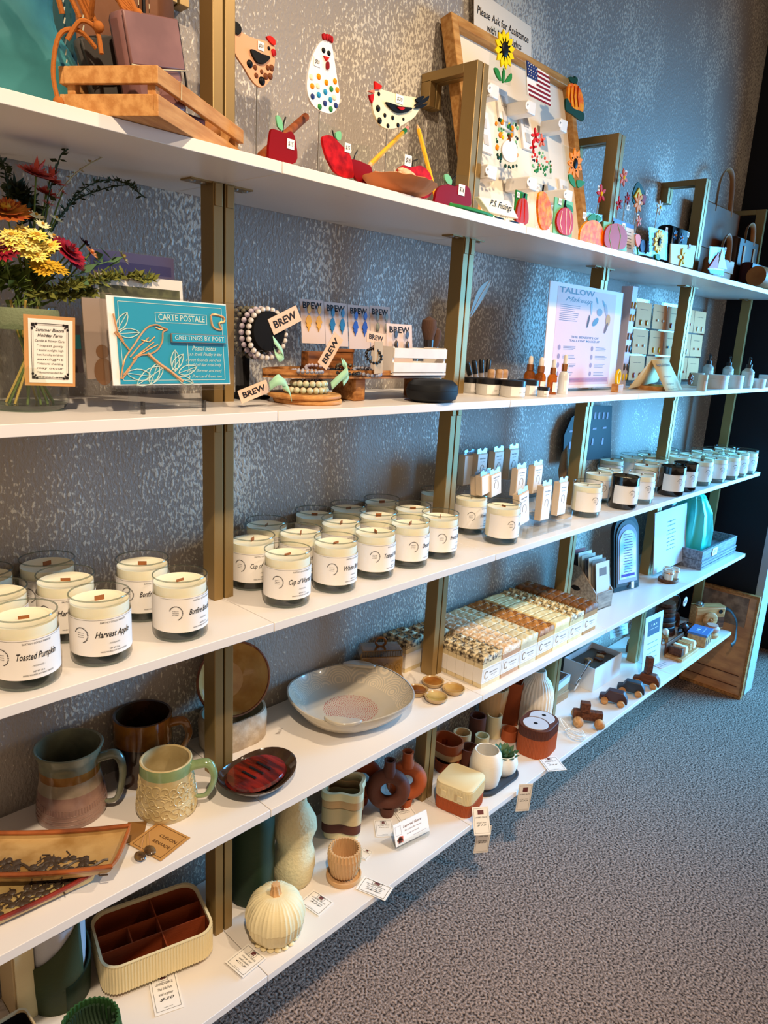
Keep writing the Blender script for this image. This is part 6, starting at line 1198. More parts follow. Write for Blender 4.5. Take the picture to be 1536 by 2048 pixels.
# patterned bowl
def bowl_mat():
    m = bpy.data.materials.new('lace_pattern_glaze'); m.use_nodes = True; nt = m.node_tree; N = nt.nodes; L = nt.links; b = N['Principled BSDF']; b.inputs['Roughness'].default_value = .22; b.inputs['Coat Weight'].default_value = .4
    tc = N.new('ShaderNodeTexCoord'); sx = N.new('ShaderNodeSeparateXYZ'); L.new(tc.outputs['Object'], sx.inputs[0])
    n = N.new('ShaderNodeTexNoise'); n.inputs['Scale'].default_value = 12; L.new(tc.outputs['Object'], n.inputs['Vector'])
    def math_(op, a, b_=None, v=None):
        k = N.new('ShaderNodeMath'); k.operation = op
        if isinstance(a, (int, float)): k.inputs[0].default_value = a
        else: L.new(a, k.inputs[0])
        if b_ is not None:
            if isinstance(b_, (int, float)): k.inputs[1].default_value = b_
            else: L.new(b_, k.inputs[1])
        return k.outputs[0]
    r = math_('SQRT', math_('ADD', math_('MULTIPLY', sx.outputs[0], sx.outputs[0]), math_('MULTIPLY', sx.outputs[1], sx.outputs[1]))); an = math_('ARCTAN2', sx.outputs[1], sx.outputs[0])
    rings = math_('SINE', math_('MULTIPLY', r, 1250.0)); spokes = math_('SINE', math_('MULTIPLY', an, 34.0)); lace = math_('MULTIPLY', rings, spokes); fine = math_('GREATER_THAN', math_('ADD', math_('MULTIPLY', lace, .7), math_('MULTIPLY', rings, .35)), 0.12)
    cen = math_('LESS_THAN', r, .060); outm = math_('GREATER_THAN', r, .098)
    vor = N.new('ShaderNodeTexVoronoi'); vor.feature = 'F1'; vor.inputs['Scale'].default_value = 22; L.new(tc.outputs['Object'], vor.inputs['Vector']); vr = math_('GREATER_THAN', math_('SINE', math_('MULTIPLY', vor.outputs['Distance'], 55.0)), .25)
    base = N.new('ShaderNodeMix'); base.data_type = 'RGBA'; base.inputs[6].default_value = srgb(206, 192, 168); base.inputs[7].default_value = srgb(176, 172, 162); L.new(n.outputs['Fac'], base.inputs[0])
    m1 = N.new('ShaderNodeMix'); m1.data_type = 'RGBA'; L.new(math_('MULTIPLY', fine, cen), m1.inputs[0]); L.new(base.outputs[2], m1.inputs[6]); m1.inputs[7].default_value = srgb(168, 96, 88)
    m2 = N.new('ShaderNodeMix'); m2.data_type = 'RGBA'; L.new(math_('MULTIPLY', vr, outm), m2.inputs[0]); L.new(m1.outputs[2], m2.inputs[6]); m2.inputs[7].default_value = srgb(214, 200, 176); L.new(m2.outputs[2], b.inputs['Base Color']); return m
M_lace = bowl_mat(); M_bowlout = ceramic('blue_grey_glaze', (170, 168, 166), (196, 184, 160), 10)
bc = Vector((.938, .146, Z['D'])); t = thing('serving_bowl', 'wide shallow bowl with lace pattern and red centre medallion', 'bowl', bc, 0)
wob = lambda a, r, z: (r * (1 + .03 * cos(2 * a + .8) * (r > .06)), z + .004 * sin(3 * a) * (r > .11))
obj('bowl_inside', MB().lathe([(1e-5, .008), (.070, .009), (.092, .013), (.116, .030), (.131, .050)], 64, fn=wob), M_lace, t); obj('bowl_outside', MB().lathe([(1e-5, 0), (.072, 0), (.080, .003), (.112, .018), (.1335, .046), (.134, .051), (.131, .0515)], 64, fn=wob), M_bowlout, t)
for a in (rad(38), rad(-142)):
    T = Matrix.Translation((.124 * cos(a), .124 * sin(a), .050)) @ Matrix.Rotation(a, 4, 'Z'); obj('lug_handle', MB().slab(smoothpoly([(-.006, -.034), (.010, -.028), (.020, 0), (.010, .028), (-.006, .034)], 4), -.002, .005, T), M_bowlout, t, bev=.002)
# ceramic butter house
M_bh = ceramic('toffee_glaze', (150, 112, 56), (110, 76, 36), rough=.12); p = Vector((1.106, .223, Z['D']))
t = thing('butter_dish', 'toffee glazed house shaped ceramic box with ring knob', 'box', p, rad(-35)); obj('saucer', MB().box((0, 0, .004), (.112, .064, .008)), M_bh, t, bev=.003); obj('lid_body', MB().box((0, -.002, .036), (.102, .050, .056)), M_bh, t, bev=.004)
obj('roof', MB().prism([(-.053, .062), (.053, .062), (.047, .078), (-.047, .078)], .05, y0=-.026), M_bh, t, bev=.002); obj('knob', MB().tube([(.012 * cos(a), 0, .089 + .011 * sin(a)) for a in [2 * pi * i / 18 for i in range(18)]], .0032, 8, closed=True), M_c_ol, t)
mb = MB()
for i in range(16): mb.box((-.046 + i * .0061, -.0270, .070), (.0045, .002, .013))
obj('roof_lattice', mb, M_c_brn, t)['kind'] = 'stuff'; mb = MB()
for i in range(7):
    cx = -.040 + i * .0130; mb.tube([(cx + .0075 * (1 - q) * cos(q * 9), -.0272, .034 + .014 * (1 - q) * sin(q * 9)) for q in [j / 14 for j in range(15)]], .0012, 5)
obj('scroll_relief', mb, M_bh, t)['kind'] = 'stuff'
for i, (px, py, lb, c1, c2) in enumerate(((865, 1378, 'small round dish with amber pooled glaze, furthest back of four', (176, 118, 52), (140, 84, 30)), (833, 1396, 'small round dish with dark amber glaze beside the bowl rim', (140, 86, 34), (100, 58, 22)), (871, 1410, 'small cream round dish with green gold centre, nearest the edge', (206, 180, 120), (170, 140, 70)), (906, 1393, 'small round dish with honey glaze, furthest right of four', (200, 168, 104), (176, 130, 60)))):
    p = stand('D', px, py, .022); t = thing('pinch_dish', lb, 'dish', p, i, 'small round pottery dishes')
    obj('dish_body', MB().lathe([(1e-5, 0), (.019, 0), (.025, .005), (.0265, .011), (.0245, .0115), (.019, .006), (1e-5, .005)], 32, fn=lambda a, r, z: (r * (1 + .015 * cos(18 * a) * (r > .02)), z)), ceramic('buff_clay_rim', (206, 172, 120), (180, 144, 92)), t); obj('glaze_pool', MB().lathe([(1e-5, .0058), (.017, .0062), (.0215, .0095)], 28), ceramic('pool%d' % i, c1, c2, rough=.08), t)
# soap rows
SW, SD, SH = .077, .0255, .062
def soap_mesh(seed, z0, z1, amp, w=SW):
    def f():
        mb = MB(); nx, ny = 12, 5; vs_ = []
        for j in range(ny + 1):
            for i in range(nx + 1):
                x = -w / 2 + w * i / nx; y = SD * .96 * j / ny; e = min(i, nx - i) / 2; e = 1 if e >= 1 else .55 + .45 * e
                vs_.append((x, y, z1 * 1.0 - amp * .35 * (1 - e) + amp * .8 * noise.noise(Vector((x * 95 + seed * 7.3, y * 45 + seed, seed))) + amp * .5 * noise.noise(Vector((x * 220, y * 200 + seed, seed)))))
        mb.add(vs_, [(j * (nx + 1) + i, j * (nx + 1) + i + 1, (j + 1) * (nx + 1) + i + 1, (j + 1) * (nx + 1) + i) for j in range(ny) for i in range(nx)])
        ringi = [i for i in range(nx + 1)] + [j * (nx + 1) + nx for j in range(1, ny + 1)] + [ny * (nx + 1) + i for i in range(nx - 1, -1, -1)] + [j * (nx + 1) for j in range(ny - 1, 0, -1)]
        m = len(ringi); mb.add([vs_[i] for i in ringi] + [(vs_[i][0], vs_[i][1], z0) for i in ringi], [(i, (i + 1) % m, m + (i + 1) % m, m + i) for i in range(m)] + [tuple(range(m, 2 * m))]); return mb
    return f
def band_mb(): return MB().box((0, SD * .48, .030), (SW + .001, SD * .96 + .001, .038))
ROWS = [('seed topped cream', (236, 214, 168), (226, 204, 160), (70, 58, 46), .10, 'Rosemary Mint'), ('peach with oat flakes', (206, 160, 122), (216, 178, 136), (240, 226, 200), .10, 'Oat & Honey'), ('pale swirled ivory', (222, 208, 170), (236, 222, 178), (196, 184, 150), .16, 'Lemongrass'),
        ('toasted orange crusted', (224, 180, 118), (206, 150, 86), (130, 76, 34), .16, 'Orange Spice'), ('smooth butter yellow', (244, 226, 168), (246, 228, 172), (230, 208, 148), .06, 'Buttercream'), ('poppy sprinkled ivory', (236, 216, 160), (238, 220, 170), (120, 90, 50), .10, 'Sandalwood'), ('caramel brown swirled', (190, 140, 84), (140, 94, 48), (110, 70, 34), .16, 'Cedar Spice'), ('plain pale green', (226, 216, 178), (214, 208, 170), (196, 190, 150), .06, 'Sage')]
ORD = ['front', 'second', 'third', 'fourth', 'fifth', 'sixth', 'seventh', 'eighth', 'rearmost']
M_band = mat('soap_label_paper', (244, 236, 224), .6)
def soap_letters(nm):
    return lambda: text_mb(rules_mb(MB(), frame_rules(-.034, .0145, .034, .0455, .0003), flat(-.0009)), [(nm, .008, .033, .032, .0045, .012, .1), ('handmade soap', .010, .026, .024, .003, 0, 0), ('4 oz', .010, .0215, .008, .0026, 0, 0)], flat(-.0009))
def wreath_mb(): return MB().tube([(-.021 + .0065 * cos(a), -.001, .030 + .0095 * sin(a)) for a in [rad(40 + i * 22) for i in range(14)]], .0006, 4)
def soapbar(label, x, y, r_, k, front, group):
    nm, cb, ct, cs, am, tx = ROWS[r_]
    mb_ = mat('soap_base_%d' % r_, cb, .5, col2=tuple(int(c * .93) for c in cb), vscale=50, sss=.05); mt = mat('soap_top_%d' % r_, ct, .55, col2=cs, vscale=(110 if am == .10 else 45), bump=.6, bscale=140)
    if r_ == 0 and k >= 3: r_ = 7
    t = thing('soap_bar', label, 'soap', (x + SW / 2, y, Z['D']), 0, group)
    v = (k * 3 + r_) % 3; z1 = .078 if r_ != 6 else .082
    obj('soap_body', cached('soapbody%d_%d' % (r_, v), lambda: MB().box((0, SD * .48, z1 * .40), (SW - .0015, SD * .95, z1 * .80)), mb_), None, t); obj('textured_top', cached('soaptop%d_%d' % (r_, v), soap_mesh(v + r_ * 3, z1 * .78, z1, .010 if am != .06 else .005), mt), None, t)
    b = obj('paper_band', cached('soapband', band_mb, M_band), None, t)
    if front: obj('lettering', cached('soaplet:' + nm, soap_letters(tx), M_ink, fix=False), None, b); obj('wreath', cached('soapwreath', wreath_mb, M_grayink), None, b)
for r_ in range(7):
    for k in range(9):
        if r_ == 0 and k in (5,): continue
        soapbar('%s soap bar, %s in its row' % (ROWS[r_][0], ORD[k]), 1.2425 + .0805 * r_, .022 + .0262 * k, r_, k, k == 0, 'handmade soap bars')
for k in range(3): soapbar('pale green soap bar behind the second gold post, %s of three' % ORD[k], 1.1648, .193 + .0262 * k, 7, k + 1, False, 'handmade soap bars')
# cards in wooden caddy
M_gw = wood('grey_washed_wood', (165, 148, 130), (128, 112, 98), 16)
a = onz(1168, 1213, Z['D']); b = onz(1232, 1232, Z['D'])
p = onz(1184, 1226, Z['D']); p.x += .02; t = thing('card_caddy', 'grey washed wooden caddy holding upright cards, right of the soap', 'caddy', (p.x, p.y, Z['D']), rad(-6)); cw, cd = .088, .13
side = [(0, 0), (cd, 0), (cd, .125), (cd * .55, .125), (0, .055)]
TY = Matrix.Rotation(pi / 2, 4, 'Z')
obj('side_board', MB().prism(side, .005, TY, 0), M_gw, t); obj('side_board', MB().prism(side, .005, Matrix.Translation((cw, 0, 0)) @ TY, 0), M_gw, t)
obj('front_board', MB().box((cw / 2, .003, .0275), (cw - .005, .006, .055)), M_gw, t, bev=.001); obj('back_board', MB().box((cw / 2, cd - .003, .05), (cw, .005, .10)), M_gw, t); obj('bottom_board', MB().box((cw / 2, cd / 2, .002), (cw, cd, .004)), M_gw, t)
obj('hand_slot', MB().lathe([(1e-5, 0), (.008, 0), (.008, .001), (1e-5, .001)], 20, T=Matrix.Translation((-.0056, cd * .58, .055)) @ Matrix.Rotation(pi / 2, 4, 'Y') @ Matrix.Scale(2.0, 4, (0, 1, 0))), M_black, t)
cc = [(200, 196, 190), (120, 110, 100), (214, 205, 190), (90, 90, 96), (190, 180, 160), (220, 215, 205), (60, 62, 70), (150, 60, 60)]
for i in range(8):
    y = .014 + i * .013; c_ = Card('greeting_card', 'upright card in the wooden caddy, %s from the front' % ORD[i].replace('front', 'first'), 'card', Matrix.Translation((p.x, p.y, Z['D'])) @ Matrix.Rotation(rad(-6), 4, 'Z') @ Vector((cw / 2, y, .085 + .002 * i)), (1, -.1, 0), (.0, .16, 1), cw * .84, .125 + .006 * (i % 3), mat('card_%d' % i, cc[i], .6), .002, 'cards in the wooden caddy')
    c_.rules([(-.02, .02, .02, .045)], M_grayink, 'picture')
# arched frame
p = stand('D', 1250, 1178, 0); t = thing('arched_frame', 'black arched frame with bright printed verse leaning back', 'picture frame', (2.20, .115, Z['D'] + .003), rot=(rad(-9), 0, rad(-12)))
def arch(w_, h_, n=16): return [(-w_, 0), (w_, 0), (w_, h_ - w_)] + [(w_ * cos(pi * i / n), h_ - w_ + w_ * 1.0 * sin(pi * i / n)) for i in range(1, n)] + [(-w_, h_ - w_)]
fh = (aty(1235, 1047, .11).z - Z['D'])
for nm, k, y0_, th, m in (('outer_frame', 1, 0, .014, M_black), ('inner_step', .86, -.003, .004, mat('charcoal_wood', (56, 52, 52), .5)), ('mat_board', .76, -.0045, .002, mat('grey_lilac_mat', (150, 150, 170), .6)), ('verse_print', .64, -.006, .002, mat('rainbow_print', (230, 220, 170), .5, col2=(120, 180, 200), vscale=18))):
    obj(nm, MB().prism([(x * k, z * k + (1 - k) * fh * .42) for x, z in arch(.066, fh)], th, y0=y0_), m, t)
R = random.Random(9); obj('verse', rules_mb(MB(), [(-.026 * R.uniform(.7, 1), fh * (.24 + .035 * i), .026 * R.uniform(.7, 1), fh * (.24 + .035 * i) + .0022) for i in range(15)], flat(-.0064)), mat('violet_ink', (90, 70, 120), .7), t, fix=False)
obj('purple_footer', rules_mb(MB(), [(-.035, fh * .18, .035, fh * .215)], flat(-.0066)), mat('purple_band', (70, 40, 140), .6), t, fix=False); obj('easel_back', MB().box((0, .045, fh * .28), (.03, .004, fh * .58), Matrix.Rotation(rad(18), 4, 'X')), M_black, t)
obj('price_sticker', MB().box((.022, -.008, .014), (.014, .001, .022)), M_white, t)
# acrylic note, tea lights
y = .12; bl = aty(1302, 1140, y); tl = aty(1312, 1040, y); br = aty(1358, 1140, y)
c = Card('acrylic_note', 'tall white note in clear acrylic behind the little candle holder', 'sign', Vector((bl.x + (br.x - bl.x) / 2, y, (bl.z + tl.z) / 2 + .004)), (1, 0, 0), (0, .12, 1), (br.x - bl.x) * 1.05, tl.z - Z['D'] + .002, mat('pale_grey_paper', (205, 208, 215), .6), .003)
R = random.Random(1); c.text([('HANDMADE PIECES', 0, .062, .075, .007, .01, 0), ('CUSTOM ORDERS', 0, .047, .07, .007, .01, 0)] + [(s_, 0, .03 - .014 * i, .08 * (0.8 + .2 * (i % 2)), .007, .01, .1) for i, s_ in enumerate(('framed verses', '$ 15.00 to $ 45.00', 'ask us about', 'names and dates', '$ 12.00 extra', 'thank you'))])
p = stand('D', 1335, 1166, .025); t = thing('candle_holder', 'three small glass lights on a round wooden base', 'candle holder', p); obj('wood_base', MB().slab([(.055 * cos(a) * (1.15 if cos(a) > 0 else 1) * .7, .055 * sin(a) * .6) for a in [2 * pi * i / 24 for i in range(24)]], 0, .012), wood('walnut', (120, 76, 46), (84, 50, 30)), t, bev=.002)
for i, (dx, dy) in enumerate(((-.016, -.006), (.012, .012), (.026, -.01))): obj('glass_cup', MB().lathe([(1e-5, .012), (.015, .012), (.016, .046), (.013, .046), (.0125, .03), (1e-5, .03)], 20, (dx, dy, 0)), mat('milky_glass', (222, 214, 200), .3), t); obj('metal_ring', MB().tube([(dx + .0165 * cos(a), dy + .0165 * sin(a), .036) for a in [2 * pi * j / 20 for j in range(20)]], .001, 5, closed=True), M_coppercap, t)
# stacked grey crates with teal fabric bag and picture
p0 = onz(1374, 1123, Z['D']); p1 = onz(1472, 1117, Z['D']); M_gcr = wood('weathered_grey_wood', (140, 138, 142), (100, 98, 104), 14)
gx, gy = 2.645, .035
for lev, (lb, z0, hh) in enumerate((('lower grey wooden crate with stacked slats at the far end', 0, .036), ('upper open grey wooden crate holding the teal bag, price tag on front', .037, .036))):
    t = thing('grey_crate', lb, 'crate', (gx, gy, Z['D'] + z0), 0, 'stacked grey crates'); w_, d_ = .375, .20
    for nm, c0, d0 in (('floor_board', (w_ / 2, d_ / 2, .003), (w_ - .02, d_ - .02, .004)), ('front_board', (w_ / 2, .005, hh / 2), (w_, .01, hh)), ('back_board', (w_ / 2, d_ - .005, hh / 2), (w_, .01, hh)), ('end_board', (.005, d_ / 2, hh / 2), (.01, d_ - .02, hh)), ('end_board', (w_ - .005, d_ / 2, hh / 2), (.01, d_ - .02, hh))): obj(nm, MB().box(c0, d0), M_gcr, t, bev=.001)
    if lev == 0: [obj('slat', MB().box((w_ / 2, -.001, .006 + .012 * q), (w_, .004, .0085)), M_gcr, t) for q in range(3)]
    else:
        st = obj('price_tag', MB().box((w_ * .33, -.002, hh * .45), (.05, .002, .03)), M_white, t); obj('lettering', text_mb(MB(), [('$15', w_ * .33, hh * .45, .03, .018, .01, .2)], flat(-.0032)), M_ink, st, fix=False)
t = thing('fabric_bag', 'shiny teal gathered fabric bag standing in the grey crate', 'bag', (gx + .112, gy + .100, Z['D'] + .0425)); M_tf = mat('glossy_aqua_fabric', (60, 215, 205), .3, bump=.5, bscale=30, stretch=(2, 2, .3))
obj('bag_body', sag(MB().lathe([(1e-4, 0), (.076, 0), (.081, .02), (.082, .08), (.070, .15), (.038, .215), (1e-4, .235)], 40, fn=lambda a, r, z: (r * (1 + .08 * sin(11 * a) * (z > .01)), z)), .004, 20), M_tf, t); obj('tie', MB().tube([(.042 * cos(a), .042 * sin(a), .205) for a in [2 * pi * i / 16 for i in range(16)]], .003, 6, closed=True), M_tf, t)
t = thing('dark_tablet', 'dark glossy panel leaning in the grey crate behind the teal bag', 'panel', (gx + .285, gy + .11, Z['D'] + .046), rot=(rad(-20), 0, 0)); obj('panel_body', MB().box((0, 0, .03), (.16, .008, .06)), mat('dark_gloss', (20, 26, 36), .2), t, bev=.002)
c = Pl('picture_card', 'card with red floral print behind the teal bag', 'picture', .22, 'D', 'P', base=(1345, 1035)); c.poly('sheet', [(1318, 1012), (1378, 1000), (1378, 1040), (1322, 1040)], mat('pale_blue_card', (190, 205, 220), .6), 0, .002)
c.poly('red_print', smoothpoly([(1345, 1012), (1368, 1006), (1374, 1024), (1355, 1032)], 3), mat('coral_print', (210, 100, 90), .7), .002, .001); [c.poly('blue_stripe', [(1322 + 6 * i, 1018), (1325 + 6 * i, 1017), (1330 + 6 * i, 1036), (1327 + 6 * i, 1037)], mat('navy_print', (40, 60, 110), .7), .002, .001) for i in range(3)]
# ================================================================== shelf E: printed planters, wooden toys
def matte(n, c, **k): return mat('printed_' + n, c, .62, bump=.25, bscale=700, stretch=(.05, .05, 1), **k)
P_olive = matte('olive_green', (64, 72, 44)); P_dgreen = matte('dark_green', (40, 58, 40)); P_cream = matte('cream', (232, 214, 168)); P_terra = matte('terracotta', (172, 84, 44)); P_rust = matte('rust_brown', (140, 62, 30)); P_brown = matte('chocolate', (92, 52, 40)); P_tan = matte('tan', (214, 168, 118)); P_beige = matte('beige', (206, 180, 136)); P_white = matte('warm_white', (238, 228, 212)); P_slate = matte('slate', (62, 68, 76)); P_greyw = matte('pale_grey', (200, 200, 205))
def rsq(w, d, r, n=6):
    out = []
    for cx, cy, a0 in ((w / 2 - r, d / 2 - r, 0), (-w / 2 + r, d / 2 - r, pi / 2), (-w / 2 + r, -d / 2 + r, pi), (w / 2 - r, -d / 2 + r, 3 * pi / 2)):
        for i in range(n + 1): a = a0 + pi / 2 * i / n; out.append((cx + r * cos(a), cy + r * sin(a)))
    return out
def ribbed(poly, amp, pitch):
    """resample an outline and press narrow flutes into it"""
    n = len(poly); L_ = [0]
    for i in range(n): L_.append(L_[-1] + (Vector(poly[(i + 1) % n]) - Vector(poly[i])).length)
    tot = L_[-1]; m = int(tot / pitch) * 4; out = []; c = Vector((sum(p[0] for p in poly) / n, sum(p[1] for p in poly) / n)); k = 0
    for j in range(m):
        s_ = tot * j / m
        while L_[k + 1] < s_: k += 1
        a, b = Vector(poly[k]), Vector(poly[(k + 1) % n]); d = b - a; p = a + d * ((s_ - L_[k]) / max(1e-9, L_[k + 1] - L_[k])); nn = Vector((d.y, -d.x)).normalized()
        if nn.dot(p - c) < 0: nn = -nn
        out.append(tuple(p + nn * amp * (.0, 1, 1, 0)[j % 4]))
    return out
def loft(rings, cap0=True, cap1=True):
    mb = MB(); n = len(rings[0]); vs_ = [v for r in rings for v in r]; fs = [(k * n + i, k * n + (i + 1) % n, (k + 1) * n + (i + 1) % n, (k + 1) * n + i) for k in range(len(rings) - 1) for i in range(n)]
    if cap0: fs.append(tuple(range(n - 1, -1, -1)))
    if cap1: fs.append(tuple(range((len(rings) - 1) * n, len(rings) * n)))
    return mb.add(vs_, fs)
def ring2(poly, z, k=1.0): return [(x * k, y * k, z) for x, y in poly]
# tag cards of the shelf
GRACE = [('LAYERED GRACE', 0, .16, .62, .075, .015, 0)]
M_vio = mat('mauve_brown_print', (110, 62, 62), .8)
def gtag(label, cs, z=None, lines=(), hang=0.0):
    z = Z['E'] + .0012 if z is None else z
    def art(k, w_, h_):
        k.rules(frame_rules(-w_ * .16, h_ * .22, w_ * .16, h_ * .42, w_ * .012), None, 'logo_frame')
        mb = MB(); [mb.add([k.f(.0001)(x * w_ + r_ * w_ * cos(a), z_ * h_ + r_ * .5 * h_ * sin(a)) for a in [2 * pi * i / 12 for i in range(12)]], [tuple(range(12))]) for x, z_, r_ in ((0, .36, .10), (-.04, .29, .06), (.05, .28, .05))]
        obj('plant_logo', mb, M_vio, k.s, fix=False)
    L_ = GRACE + [(s_, 0, .04 - .12 * i, .52, .085, .008, .35) for i, s_ in enumerate(lines)] + [('handmade with care', 0, -.38, .3, .03, 0, 0)]
    return flatcard('maker_tag', label, 'tag', cs, z, M_white, L_, 'maker tags along the bottom shelf', extra=art, thick=.0007)
gtag('white maker tag in front of the divided organiser', [(292, 1950), (344, 1932), (374, 2012), (313, 2032)], None, ('Thai Silk Pots', 'small organizer', '$30'))
gtag('maker tag lying left of the ribbed pumpkin', [(498, 1891), (535, 1915), (484, 1957), (449, 1920)], Z['E'] + .004, ('Thirty Lid', 'small pumpkin', 'C3'))
gtag('maker tag lying right of the ribbed pumpkin', [(620, 1776), (670, 1806), (636, 1832), (605, 1808)], None, ('Pebble vase', '$28'))
gtag('maker tag lying beside the twisted cup, over the shelf edge', [(727, 1752), (787, 1776), (770, 1802), (713, 1778)], None, ('Twist Planter', 'small', '$8'))
gtag('maker tag lying in front of the brown ring vase', [(748, 1640), (785, 1640), (788, 1672), (752, 1674)], None, ('Donut vase',))
gtag('maker tag lying behind the acrylic business card', [(794, 1618), (826, 1613), (832, 1632), (790, 1646)], None, ('Donut vase',))
gtag('maker tag lying behind the twisted cup', [(722, 1694), (744, 1702), (735, 1722), (718, 1712)], None, ())
gtag('maker tag lying at the shelf edge right of the brown and white box', [(1080, 1516), (1116, 1512), (1130, 1540), (1092, 1543)], None, ('Q-tip holder', '$25'))
gtag('small maker tag in shade behind the slate tray', [(912, 1528), (928, 1526), (934, 1545), (912, 1546)], None, ())
def hangtag(label, top, tip, w_, y0_, y1_, lines):
    a = aty(*top, y0_); b = aty(*tip, y1_); d = (b - a); ux = Vector((.75, -.55, .0)).normalized(); k = Card('maker_tag', label, 'tag', (a + b) / 2, ux, -d, w_, d.length, M_white, .0007, 'maker tags along the bottom shelf')
    k.rules(frame_rules(-w_ * .42, -d.length * .44, w_ * .42, d.length * .44, .0004)); k.text([('LAYERED GRACE', 0, d.length * .12, w_ * .7, .004, .01, 0)] + [(s_, 0, -.004 - .006 * i, w_ * .6, .005, 0, .3) for i, s_ in enumerate(lines)]); k.rules([(-w_ * .18, d.length * .22, w_ * .18, d.length * .38)], M_vio, 'plant_logo'); return k
hangtag('upper maker tag sticking out under the cream box', (940, 1628), (985, 1655), .042, .012, -.035, ('small box', '$15')); hangtag('lower maker tag drooping below the cream box', (955, 1655), (975, 1702), .038, .004, -.010, ('large', '$25'))
hangtag('maker tag drooping over the edge at the slate tray', (1028, 1578), (1068, 1612), .038, .004, -.030, ('tray set', '$30'))
# far left: cream column holder, black lined box
p = onz(45, 2050, Z['E']); t = thing('cream_column_holder', 'tall cream square holder at the bottom left picture edge', 'holder', (.258, .205, Z['E']), rad(0))
obj('front_panel', MB().box((.012, 0, .085), (.030, .005, .17)), P_cream, t, bev=.001); obj('side_panel', MB().box((-.004, .035, .085), (.004, .065, .17)), P_beige, t, bev=.001); obj('back_panel', MB().box((.012, .070, .085), (.030, .004, .17)), P_beige, t); obj('base', MB().box((.010, .035, .002), (.032, .07, .004)), P_beige, t)
t = thing('lined_tray', 'cream box with black lining cut by the bottom left corner', 'box', (.222, .140, Z['E'])); O = rsq(.075, .09, .012)
obj('shell', loft([ring2(O, 0), ring2(O, .055), ring2(O, .055, .93), ring2(O, .006, .93)]), P_beige, t); obj('lining', loft([ring2(O, .0065, .925), ring2(O, .050, .925)], True, False), M_black, t)
# green wrapped pot
p = stand('E', 108, 2042, .062); p = Vector((p.x, p.y, Z['E'])); p = Vector((.330, .222, Z['E']))
t = thing('wrapped_planter', 'white ribbed planter wrapped in olive green crossing leaves', 'planter', p)
rr_ = .049; obj('inner_pot', MB().lathe([(1e-5, .002), (rr_ - .006, .002), (rr_ - .003, .16), (rr_ - .008, .16), (rr_ - .010, .02), (1e-5, .02)], 48, fn=lambda a, r, z: (r * (1 - .03 * (abs(sin(6 * a)) < .12)), z)), P_greyw, t)
def wrap(a0, flip): 
    mb = MB(); n = 26; vs_ = []
    for i in range(n + 1):
        a = a0 + (pi * 1.1) * i / n; q = i / n; q = 1 - q if flip else q; h_ = .165 * (.32 + .70 * q ** 1.6)
        for z in (0.0, h_ * .5, h_): rr2 = rr_ + (.0015 if flip else 0) + .003 * sin(pi * min(1, z / .17)); vs_.append((rr2 * cos(a), rr2 * sin(a), z))
    mb.add(vs_, [(3 * i + k, 3 * i + 3 + k, 3 * i + 4 + k, 3 * i + 1 + k) for i in range(n) for k in (0, 1)]); return mb
o = obj('green_wrap', wrap(rad(-95) - pi * 1.1 + .55, False), P_olive, t); m_ = o.modifiers.new('s', 'SOLIDIFY'); m_.thickness = .003; m_.offset = -1; o = obj('green_wrap', wrap(rad(-95) - .1, False), P_dgreen, t); m_ = o.modifiers.new('s', 'SOLIDIFY'); m_.thickness = .003; m_.offset = -1
# green ribbed spiral bowl
p = onz(190, 2060, Z['E']); p = Vector((.318, .075, Z['E'])); t = thing('ribbed_planter', 'dark green coiled rib planter cut by the bottom picture edge', 'planter', p)
obj('outer_wall', MB().lathe([(1e-5, 0), (.030, 0), (.040, .015), (.045, .040), (.042, .068), (.039, .068), (.041, .040), (.036, .02), (1e-5, .01)], 144, fn=lambda a, r, z: (r * (1 + .05 * (r > .03) * (cos(36 * a + z * 40) > 0)), z)), matte('leaf_green', (48, 84, 44)), t)
for i in range(14):
    q = i / 13; obj('inner_rib', MB().tube([(-.034 + .068 * q, .034 * sqrt(max(0.05, 1 - (2 * q - 1) ** 2)) * cos(b), .062 - .035 * sin(b)) for b in [pi * j / 10 for j in range(11)]], .0028, 6), P_dgreen, t)
# divided organiser
cs = [onz(*q, Z['E'] + .014) for q in ((185, 1978), (432, 1868), (370, 1720), (150, 1830))]
o0 = onz(215, 1975, Z['E']); t = thing('divided_organiser', 'cream fluted organiser with rust brown dividers on little feet', 'organiser', (.486, .186, Z['E'] + .012), rad(-15))
OW, OD, OH = .196, .142, .054; O = rsq(OW, OD, .030); Of = ribbed(O, .0014, .0052)
sc = [((x / (OW / 2)), (y / (OD / 2))) for x, y in Of]
obj('fluted_shell', loft([ring2(Of, 0), ring2(Of, OH)], True, False), P_cream, t)
inner = rsq(OW - .008, OD - .008, .027); ir = rsq(OW + .001, OD + .001, .030); obj('top_rim', loft([ring2(ir, OH), ring2(ir, OH + .002), ring2(inner, OH + .002), ring2(inner, OH - .012)], False, False), P_cream, t)
obj('liner', loft([ring2(inner, .003), ring2(inner, OH - .005, .995)], True, False), P_rust, t)
for c0, d0 in (((-.0, .018, OH / 2), (OW - .012, .002, OH - .012)), ((0, -.022, OH / 2), (OW - .012, .002, OH - .012)), ((.012, -.0445, OH / 2), (.002, .043, OH - .012)), ((.012, -.002, OH / 2), (.002, .038, OH - .012)), ((-.040, -.002, OH / 2), (.002, .038, OH - .012)), ((.012, .0425, OH / 2), (.002, .047, OH - .012))): obj('divider', MB().box(c0, d0), P_rust, t)
for sx in (-1, 1):
    for sy in (-1, 1): obj('foot', MB().lathe([(1e-5, -.0118), (.006, -.0118), (.010, 0.002), (1e-5, .002)], 16, (sx * (OW / 2 - .028), sy * (OD / 2 - .018), 0)), P_rust, t)
